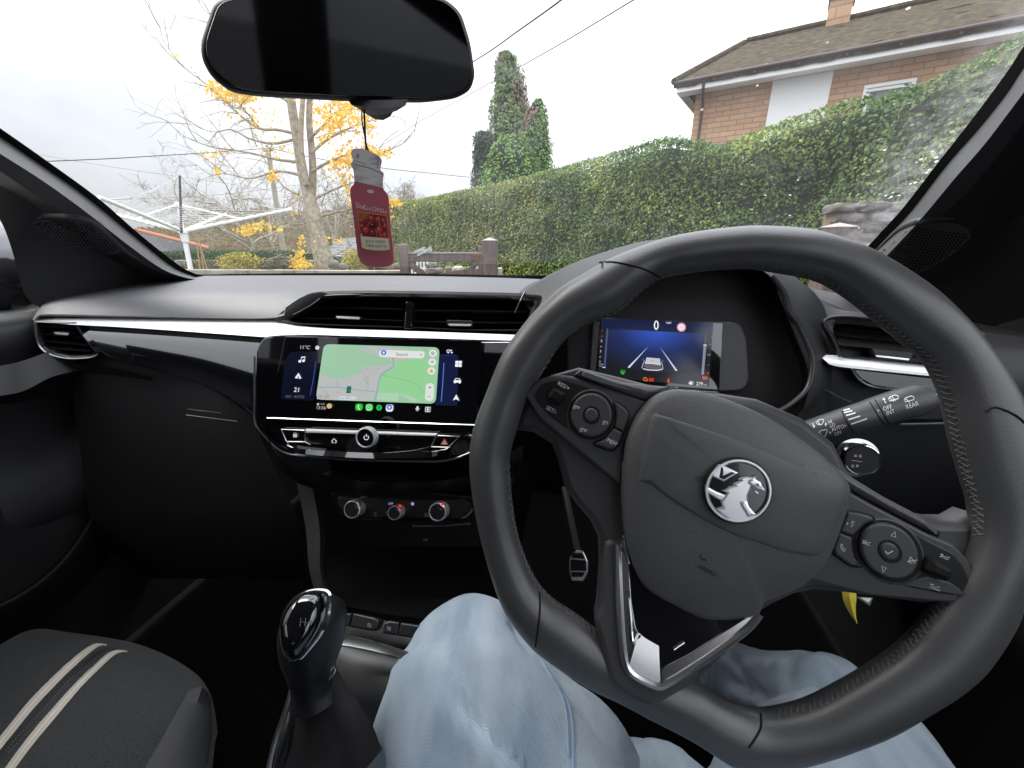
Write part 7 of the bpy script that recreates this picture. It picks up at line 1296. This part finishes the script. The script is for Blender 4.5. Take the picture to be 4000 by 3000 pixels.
mb.tube(trk, [(.138 * (1 + .45 * max(0, 1 - i / 5)) * (1 - .012 * i)) if i < 6 else max(.092 - .002 * (i - 6), .03) + .055 * max(0, 1 - (i - 6) / 3) for i in range(40)], 14)
s2_ = [W(u, v, TY + .1) for u, v in cat([(672, 440), (676, 390), (674, 330), (668, 260), (672, 180), (690, 60), (705, -80), (715, -240)], 30)]; mb.tube(s2_, [.066 - .0018 * i for i in range(30)], 10)
s3_ = [W(u, v, TY - .1) for u, v in cat([(662, 400), (652, 340), (650, 280), (655, 200), (660, 80), (660, -100)], 24)]; mb.tube(s3_, [.05 - .0014 * i for i in range(24)], 10); mb.build('trunk', m_bark, gk_, angle=80)
limb = MB()
LIM = [[(640, 290), (600, 280), (560, 278), (520, 250), (480, 212), (430, 170), (400, 148), (368, 110), (352, 85), (346, 60)], [(648, 350), (600, 345), (560, 335), (510, 325), (460, 318), (410, 300), (385, 285), (362, 262)], [(640, 300), (590, 310), (540, 300), (500, 280), (460, 285), (410, 268)], [(630, 225), (580, 195), (520, 205), (470, 195)], [(655, 380), (600, 370), (540, 385), (480, 375), (430, 390)], [(672, 330), (710, 300), (760, 275), (800, 262), (840, 250)], [(674, 370), (720, 345), (770, 330), (820, 330), (870, 310), (895, 285)], [(668, 300), (700, 270), (730, 240), (790, 235), (830, 220)], [(678, 430), (720, 410), (760, 395), (800, 380)], [(680, 470), (720, 460), (760, 450), (800, 430), (850, 440)], [(688, 520), (650, 500), (600, 480), (560, 485), (520, 490)], [(690, 545), (640, 545), (590, 520), (560, 500), (545, 470)], [(696, 570), (650, 560), (610, 555), (580, 560)], [(700, 560), (735, 545), (760, 530)], [(628, 160), (560, 100), (500, 60), (440, 20), (420, -30)], [(618, 90), (540, 20), (470, -40)], [(640, 240), (600, 200), (560, 160), (500, 150)], [(672, 200), (720, 140), (800, 90)], [(560, 278), (530, 240), (500, 222)], [(645, 420), (610, 400), (575, 350), (545, 300)]]
for i, l in enumerate(LIM):
    dz = rs.uniform(-.7, .7); c = cat(l, 24); pts = [W(u, v, TY + dz * j / 23) for j, (u, v) in enumerate(c)]; r0 = .026 if i < 12 else .022; r0 = .012 if i in (10, 11, 12, 13) else r0
    limb.tube(pts, [max(r0 * (1 - j / 24.5), .004) for j in range(24)], 7, caps=False)
    for j in range(5, 24, 3 if i < 10 else 3):
        d = (pts[j] - pts[j - 1]).normalized(); o = Matrix.Rotation(rs.uniform(0, 6.28), 3, d) @ d.orthogonal().normalized(); grow(limb, pts[j], d * .7 + o * .7 + UP * .15, rs.uniform(.35, .8), .008, 1, rs, tips, .3)
limb.build('limb', m_bark, gk_, angle=80)
CL_ = [(490, 200, 38, 24, 90), (455, 185, 14, 12, 14), (530, 212, 28, 18, 50), (560, 200, 18, 12, 20), (720, 268, 36, 26, 110), (755, 250, 30, 26, 80), (740, 225, 40, 16, 60), (790, 262, 24, 20, 40), (700, 300, 22, 20, 20), (745, 342, 26, 22, 90), (770, 350, 22, 16, 50), (800, 325, 18, 14, 40), (826, 330, 22, 12, 40), (720, 360, 20, 20, 20), (757, 425, 14, 26, 26), (745, 385, 18, 16, 20), (590, 380, 14, 14, 20), (470, 370, 10, 12, 10), (545, 492, 34, 12, 60), (530, 502, 18, 10, 26), (600, 495, 22, 10, 12), (648, 555, 14, 26, 40), (650, 572, 24, 10, 70), (652, 520, 8, 14, 10), (850, 437, 10, 10, 22), (700, 515, 22, 8, 8), (735, 520, 12, 8, 6), (560, 260, 60, 40, 26), (600, 320, 50, 40, 20), (640, 210, 30, 20, 10), (380, 118, 6, 5, 2), (450, 340, 30, 14, 10), (780, 300, 40, 30, 24), (690, 235, 30, 14, 26), (810, 235, 30, 16, 22), (480, 330, 20, 14, 6), (500, 175, 26, 10, 12), (640, 440, 16, 30, 6), (840, 470, 14, 26, 8), (860, 440, 10, 8, 14)]
pp = []
for (u, v, a, b, n) in CL_:
    for i in range(int(n * 2.1)):
        w = W(u + rs.gauss(0, a * .5), v + rs.gauss(0, b * .5), TY + rs.uniform(-.6, .4)); pp.append(tuple(w))
pp = np.array(pp); leaf_obj('leaves', leaves(pp, .056, None, aspect=.9), [m_yel2], gk_)
def bare_tree(name, u, v_base, v_top, Y, seed, label, lev=4, r=.10, spread=.5, mi=m_twig, nst=3):
    rs = random.Random(seed); b = W(u, v_base, Y); t_ = W(u, v_top, Y); root = empty(name, (b.x, Y, max(b.z - 1.5, 0)), label, 'tree'); mb = MB(); tips = []; H = t_.z - b.z
    tk = MB(); tk.tube([Vector((b.x, Y, max(b.z - 1.5, 0))), b + UP * H * .15], [r * 1.2, r], 8); tk.build('trunk', m_bark, root)
    for i in range(nst): grow(mb, b + UP * H * (.02 + .13 * i / nst), Vector((rs.gauss(0, spread), rs.gauss(0, spread), 1)), H * .62, r * .6, lev, rs, tips, 0, 0, Y * .00028)
    mb.build('crown', mi, root, angle=80); return root
bare_tree('bare_tree', 545, 545, 330, 26, 5, 'bare grey brown tree with fine twigs behind the rotary dryer', 4, .14, .55, nst=5)
bare_tree('bare_tree', 590, 545, 360, 30, 6, 'bare tree right behind the leaning telegraph pole', 4, .14, .5, nst=4)
bare_tree('bare_tree', 870, 470, 388, 40, 8, 'distant bare treetop showing between the air freshener and the hedge top', 4, .12, .5, nst=5)
bare_tree('bare_tree', 725, 540, 370, 28, 9, 'bare branched tree behind the air freshener and the yellow leaved trunk', 4, .14, .5, nst=4)
# ------------------------------------------------------------------ garden beyond the wall
def clump(name, pts_px, Y, m, n, size, label, cat_, zf=0, core=True, group=None, dep=.6, kind=None):
    """shrub or bank from a traced outline [(u, v_top)...] down to v_bottom at distance Y"""
    us = [p[0] for p in pts_px]; vt = [p[1] for p in pts_px]; vb = max(p[2] for p in pts_px); u = rng.uniform(us[0], us[-1], n); top_ = np.interp(u, us, vt); f = rng.uniform(0, 1, n) ** .8; q = []
    for uu, tt, ff in zip(u, top_, f):
        v = tt + (vb - tt) * ff; k_ = math.sin(math.pi * min(1, max(0, (uu - us[0]) / (us[-1] - us[0])))) ** .5; p = W(uu, v, Y); p.y += -dep * k_ * (.5 + .5 * ff) * rng.uniform(.6, 1) + dep * rng.uniform(-.1, .9) * (1 - ff); p.z += rng.normal(0, .02) * size * 10; q.append(tuple(p))
    mbc = None
    if core:
        mbc = MB(); g_ = np.linspace(us[0], us[-1], 24); tp = np.interp(g_, us, vt); e = [W(a, b + 6, Y + .1) for a, b in zip(g_, tp)]; bt = [W(a, vb, Y + .1) for a in g_]; mbc.grid([[p + Vector((0, .35, -.2)) for p in bt], [p + Vector((0, .35, -.06)) for p in e], e, bt])
    nr = np.tile([0, -.7, .6], (n, 1)); o = leaf_obj(name, leaves(np.array(q), size, nr, 1.0), [m, m_core], None, mbc); tag(o, label, cat_, group, kind); return o
m_ys = leaf_mat('yellow_shrub_leaf', [(.10, .12, .02), (.30, .27, .03), (.52, .42, .04), (.62, .52, .06)], .6, 3); m_gh = leaf_mat('far_hedge_leaf', [(.03, .065, .015), (.05, .10, .02), (.07, .125, .03)], .6, 1); m_mix = leaf_mat('border_leaf', [(.03, .05, .015), (.08, .085, .03), (.14, .11, .04), (.24, .20, .05)], .7, 3); m_hill = leaf_mat('far_wood_leaf', [(.13, .095, .055), (.20, .15, .08), (.24, .19, .10), (.16, .16, .08)], .9, .22)
clump('yellow_shrub', [(470, 572, 590), (485, 556, 590), (500, 546, 590), (520, 545, 590), (540, 552, 590), (560, 565, 590), (572, 578, 590)], 8.6, m_ys, 2600, .06, 'rounded bright yellow shrub just behind the concrete wall', 'shrub')
clump('border_plant', [(405, 566, 590), (430, 560, 590), (455, 566, 590), (478, 575, 590)], 8.2, m_mix, 1200, .06, 'low green and brown border plants around the foot of the bamboo canes', 'plant', core=False)
clump('border_plant', [(560, 570, 590), (580, 562, 590), (605, 560, 590), (630, 562, 590), (655, 572, 590)], 8.8, m_mix, 1700, .06, 'mixed dull green border plants between the yellow shrub and the tree trunk', 'plant')
clump('border_plant', [(742, 572, 590), (750, 548, 590), (765, 535, 590), (780, 545, 590), (792, 560, 590)], 7.4, m_ys, 700, .06, 'yellowing leafy plant on the wall behind the bottom of the air freshener', 'plant', core=False)
clump('border_plant', [(725, 580, 590), (738, 568, 590), (752, 570, 590), (766, 578, 590)], 7.2, m_mix, 300, .05, 'small green plant beside the tree trunk on the wall', 'plant', core=False)
clump('far_hedge', [(350, 545, 566), (400, 541, 566), (500, 540, 562), (600, 541, 560), (700, 545, 560)], 15, m_gh, 9000, .075, 'long low clipped green hedge crossing the garden behind the yellow shrub', 'hedge', dep=.3)
mb = MB(); m_dry = mat('dry_stone', (.16, .145, .12), .95, bump=('noise', 20, 1, .03), var=(9, (.25, .23, .19), .45, .6))
rs = random.Random(8); a_ = W(380, 560, 13.5); b2_ = W(760, 560, 13.5)
for row in range(4):
    x = a_.x
    while x < b2_.x: w = rs.uniform(.2, .5); mb.box((x + w / 2, 13.5 + rs.uniform(-.04, .04), a_.z - .12 - row * .2), Vector((w * .48, 0, 0)), Vector((0, .15, 0)), Vector((0, 0, .095))); x += w
o = bev(mb.build('dry_stone_wall', m_dry, None, smooth=False), .03); tag(o, 'dark dry stone wall in front of the far green hedge', 'wall')
for i, (t_, b) in enumerate((((457, 880), (500, 1235)), ((490, 880), (538, 1235)), ((478, 900), (575, 1235)))):
    mb = MB(); A, B = W(*CO(*t_), 7.6 + .1 * i), W(*CO(*b), 7.6 + .1 * i); B = B + (B - A) * .3; mb.tube([A, B], .012, 6); o = mb.build('bamboo_cane', mat('bamboo', (.42, .27, .12), .7), None); tag(o, ('upright bamboo cane at the left of the crossed three', 'middle bamboo cane leaning across the others', 'bamboo cane leaning furthest right of the three')[i], 'cane', 'bamboo canes behind the concrete wall')
# sheds
def shed(name, ridge, eave, Y0, Y1, m, label, extra=None):
    a, b = W(*ridge[0], Y1), W(*ridge[1], Y1); c, d = W(*eave[0], Y0), W(*eave[1], Y0); root = empty(name, (c.x, Y0, 0), label, 'outbuilding'); mb = MB(); ns = 12
    for i in range(ns): t0, t1 = i / ns, (i + 1) / ns; p0, p1, q0, q1 = c.lerp(a, t0), d.lerp(b, t0), c.lerp(a, t1), d.lerp(b, t1); mb.grid([[p0 - UP * .02, p1 - UP * .02], [p0 + UP * .02, p1 + UP * .02], [q0, q1]])
    mb.build('roof', m, root, smooth=False); w = MB(); w.grid([[c + Vector((0, .1, -.02)), d + Vector((0, .1, -.02))], [Vector((c.x, c.y + .1, 0)), Vector((d.x, d.y + .1, 0))]]); w.grid([[d + Vector((-.05, .1, -.02)), b - UP * .05], [Vector((d.x - .05, d.y + .1, 0)), Vector((b.x, b.y, 0))]]); w.build('wall', mat('dark_green_boards', (.03, .055, .045), .8), root, smooth=False)
    if extra: e = MB(); e.tube([a + UP * .04, b + UP * .04], .09, 8); e.build('ridge_tile', extra, root)
    return root
m_slate = mat('grey_slate', (.14, .145, .15), .7, bump=('noise', 30, .8, .02), var=(6, (.22, .23, .24), .4, .65)); m_dslate = mat('dark_slate', (.055, .055, .06), .8, bump=('noise', 20, .8, .02), var=(5, (.10, .10, .10), .5, .7))
shed('slate_shed', ((735, 516), (800, 510)), ((690, 552), (755, 556)), 13.0, 16.5, m_slate, 'shed with a grey slate roof right of the pale tree trunk')
shed('tiled_outbuilding', ((300, 500), (452, 538)), ((300, 540), (430, 548)), 17, 20, m_dslate, 'dark roofed outbuilding with an orange ridge beside the left pillar', mat('orange_ridge', (.42, .15, .06), .8))
# wooded hillside closing the view
def bank(u, Y): return float(np.interp(u, [200, 330, 400, 460, 520, 600, 700, 760, 820, 900, 1000], [520, 490, 470, 452, 448, 452, 455, 445, 440, 448, 450]))
g = MB(); us_ = np.linspace(100, 1100, 60); rows = []
for Y, vo in ((34, 550), (44, 546), (70, 538)): rows.append([W(u, vo, Y) for u in us_])
g.grid([[Vector((p.x, 30, .5)) for p in rows[0]]] + rows); fix_normals(tag(g.build('hillside', mat('hill_earth', (.10, .085, .05), 1, var=(.3, (.07, .08, .03), .4, .6))), None, None, kind='structure'))
q = []
for i in range(42000):
    u = rng.uniform(120, 1080); f = rng.uniform(0, 1); Y = 0; v = bank(u, Y) + 10 * noise.noise(Vector((u * .045, 1.5, 0))) + 5 * noise.noise(Vector((u * .15, 7.5, 0))); v = v + (550 - v) * f ** .8; q.append(tuple(W(u, v, 62 - 27 * f)))
tag(leaf_obj('far_wood', leaves(np.array(q), .38, None), [m_hill]), 'brown and olive wooded hillside beyond the garden', 'wood', kind='stuff')
# ------------------------------------------------------------------ rotary dryer
m_al = mat('white_dryer_metal', (.88, .88, .88), .45); m_line = mat('clothes_line', (.62, .62, .62), .7); RY = 7.0
rd = empty('rotary_clothes_dryer', W(405, 590, RY), 'white rotary clothes dryer with four arms standing behind the concrete wall', 'clothes dryer'); rd.location.z = 0; ROOT[rd.name] = Vector(rd.location)
hubp = W(396, 500, RY); topp = W(384, 442, RY); bot_ = W(408, 585, RY); bot_.z = 0; mb = MB(); mb.tube([bot_, hubp], [.036, .036], 14); mb.tube([hubp, topp], .022, 12); mb.build('post', m_al, rd)
mb = MB(); mb.tube([hubp - UP * .16, hubp - UP * .02], [.05, .06], 14); mb.tube([hubp - UP * .02, hubp + UP * .04], [.075, .06], 14); mb.build('hub', m_al, rd); mb = MB(); mb.tube([topp - UP * .04, topp + UP * .04], .04, 12); mb.build('top_collar', m_al, rd)
armR = W(625, 453, RY + .3); vR = armR - hubp; yaw = [Matrix.Rotation(R_(a), 3, 'Z') @ vR for a in (0, 90, 180, 270)]; armends = [hubp + v for v in yaw]; armends[2] = W(200, 452, RY - .2)
for e in armends: mb = MB(); mb.tube([hubp, e], [.030, .025], 10); mb.tube([e - (e - hubp).normalized() * .06, e + (e - hubp).normalized() * .04], .026, 8); mb.build('arm', m_al, rd)
for e in armends: mb = MB(); mb.tube([topp, hubp.lerp(e, .55)], .013, 8); mb.build('strut', m_al, rd)
for i in range(10):
    f = .98 - i * .075; mb = MB()
    for a in range(4):
        p, q_ = hubp.lerp(armends[a], f), hubp.lerp(armends[(a + 1) % 4], f); mb.tube([p.lerp(q_, t_) - UP * .05 * math.sin(math.pi * t_) for t_ in np.linspace(0, 1, 7)], .0028, 4, caps=False)
    mb.build('line', m_line, rd)
mast = W(388, 378, RY - .1); mb = MB(); mb.tube([W(392, 503, RY - .1), mast], [.019, .014], 8); mb.build('mast', mat('dark_metal', (.06, .06, .065), .5), rd)
mb = MB()
for e, k_ in [(armends[0], .97), (armends[0], .75), (armends[2], .97), (armends[2], .75), (armends[1], .97), (armends[3], .97)]: mb.tube([mast.lerp(hubp.lerp(e, k_), t_) - UP * .18 * math.sin(math.pi * t_) * (1 if k_ < .9 else .4) for t_ in np.linspace(0, 1, 9)], .0035, 4, caps=False)
mb.build('stay', m_line, rd)
# ------------------------------------------------------------------ telegraph pole and overhead wires
pole = empty('telegraph_pole', W(612, 560, 24), 'leaning grey wooden telegraph pole behind the bare tree branches', 'pole'); mb = MB(); a = W(616, 562, 24); b = W(578, 318, 24); a2 = a + (a - b) * .3; mb.tube([a2, b], [.15, .11], 10); mb.build('pole', mat('grey_pole', (.30, .27, .22), .95), pole); pole.location.z = 0; ROOT[pole.name] = Vector(W(612, 560, 24)); mb = MB(); beam(mb, W(570, 326, 24), W(592, 324, 24), .08, .08); mb.tube([W(578, 325, 24) + UP * .05, W(578, 325, 24) + UP * .25], .05, 8); mb.build('crossarm', m_dry, pole)
ROOT[pole.name] = Vector(pole.location)
for ch in pole.children: ch.matrix_parent_inverse = Matrix.Translation(-Vector(pole.location))
m_wire = mat('black_wire', (.03, .03, .035), .6)
def cable(pts, r, label):
    mb = MB(); mb.tube([Vector(q) for q in cat([tuple(W(u, v, Y)) for u, v, Y in pts], 60)], r, 5, caps=False); tag(mb.build('overhead_cable', m_wire), label, 'cable', 'overhead cables crossing the sky')
cable([(1300, -70, 5.0), (1212, 0, 5.6), (1120, 66, 7), (1032, 127, 9), (900, 205, 13), (760, 275, 18), (582, 322, 24)], .011, 'thick overhead cable disappearing behind the right edge of the mirror')
cable([(1480, -60, 6), (1368, 0, 7), (1246, 74, 8.5), (1120, 146, 11), (1010, 206, 15), (900, 267, 20), (835, 308, 24), (660, 410, 34)], .010, 'thin overhead cable passing across the ivy covered treetop')
cable([(60, 349, 14), (115, 348, 14.5), (250, 342, 16), (350, 336, 18), (450, 330, 20), (580, 320, 24)], .016, 'heavy overhead cable over the rotary dryer on the left')
cable([(582, 320, 24), (700, 345, 25), (840, 365, 26), (930, 374, 27), (1018, 383, 28), (1120, 388, 29)], .018, 'short overhead cable between the air freshener and the dark evergreen')
cable([(60, 330, 40), (250, 362, 40), (480, 395, 40), (640, 420, 42)], .012, 'faint distant cable sloping down to the right behind the dryer mast')
cable([(100, 434, 40), (280, 430, 40), (480, 420, 40), (640, 400, 42)], .014, 'faint distant cable rising to the right above the dryer arms')
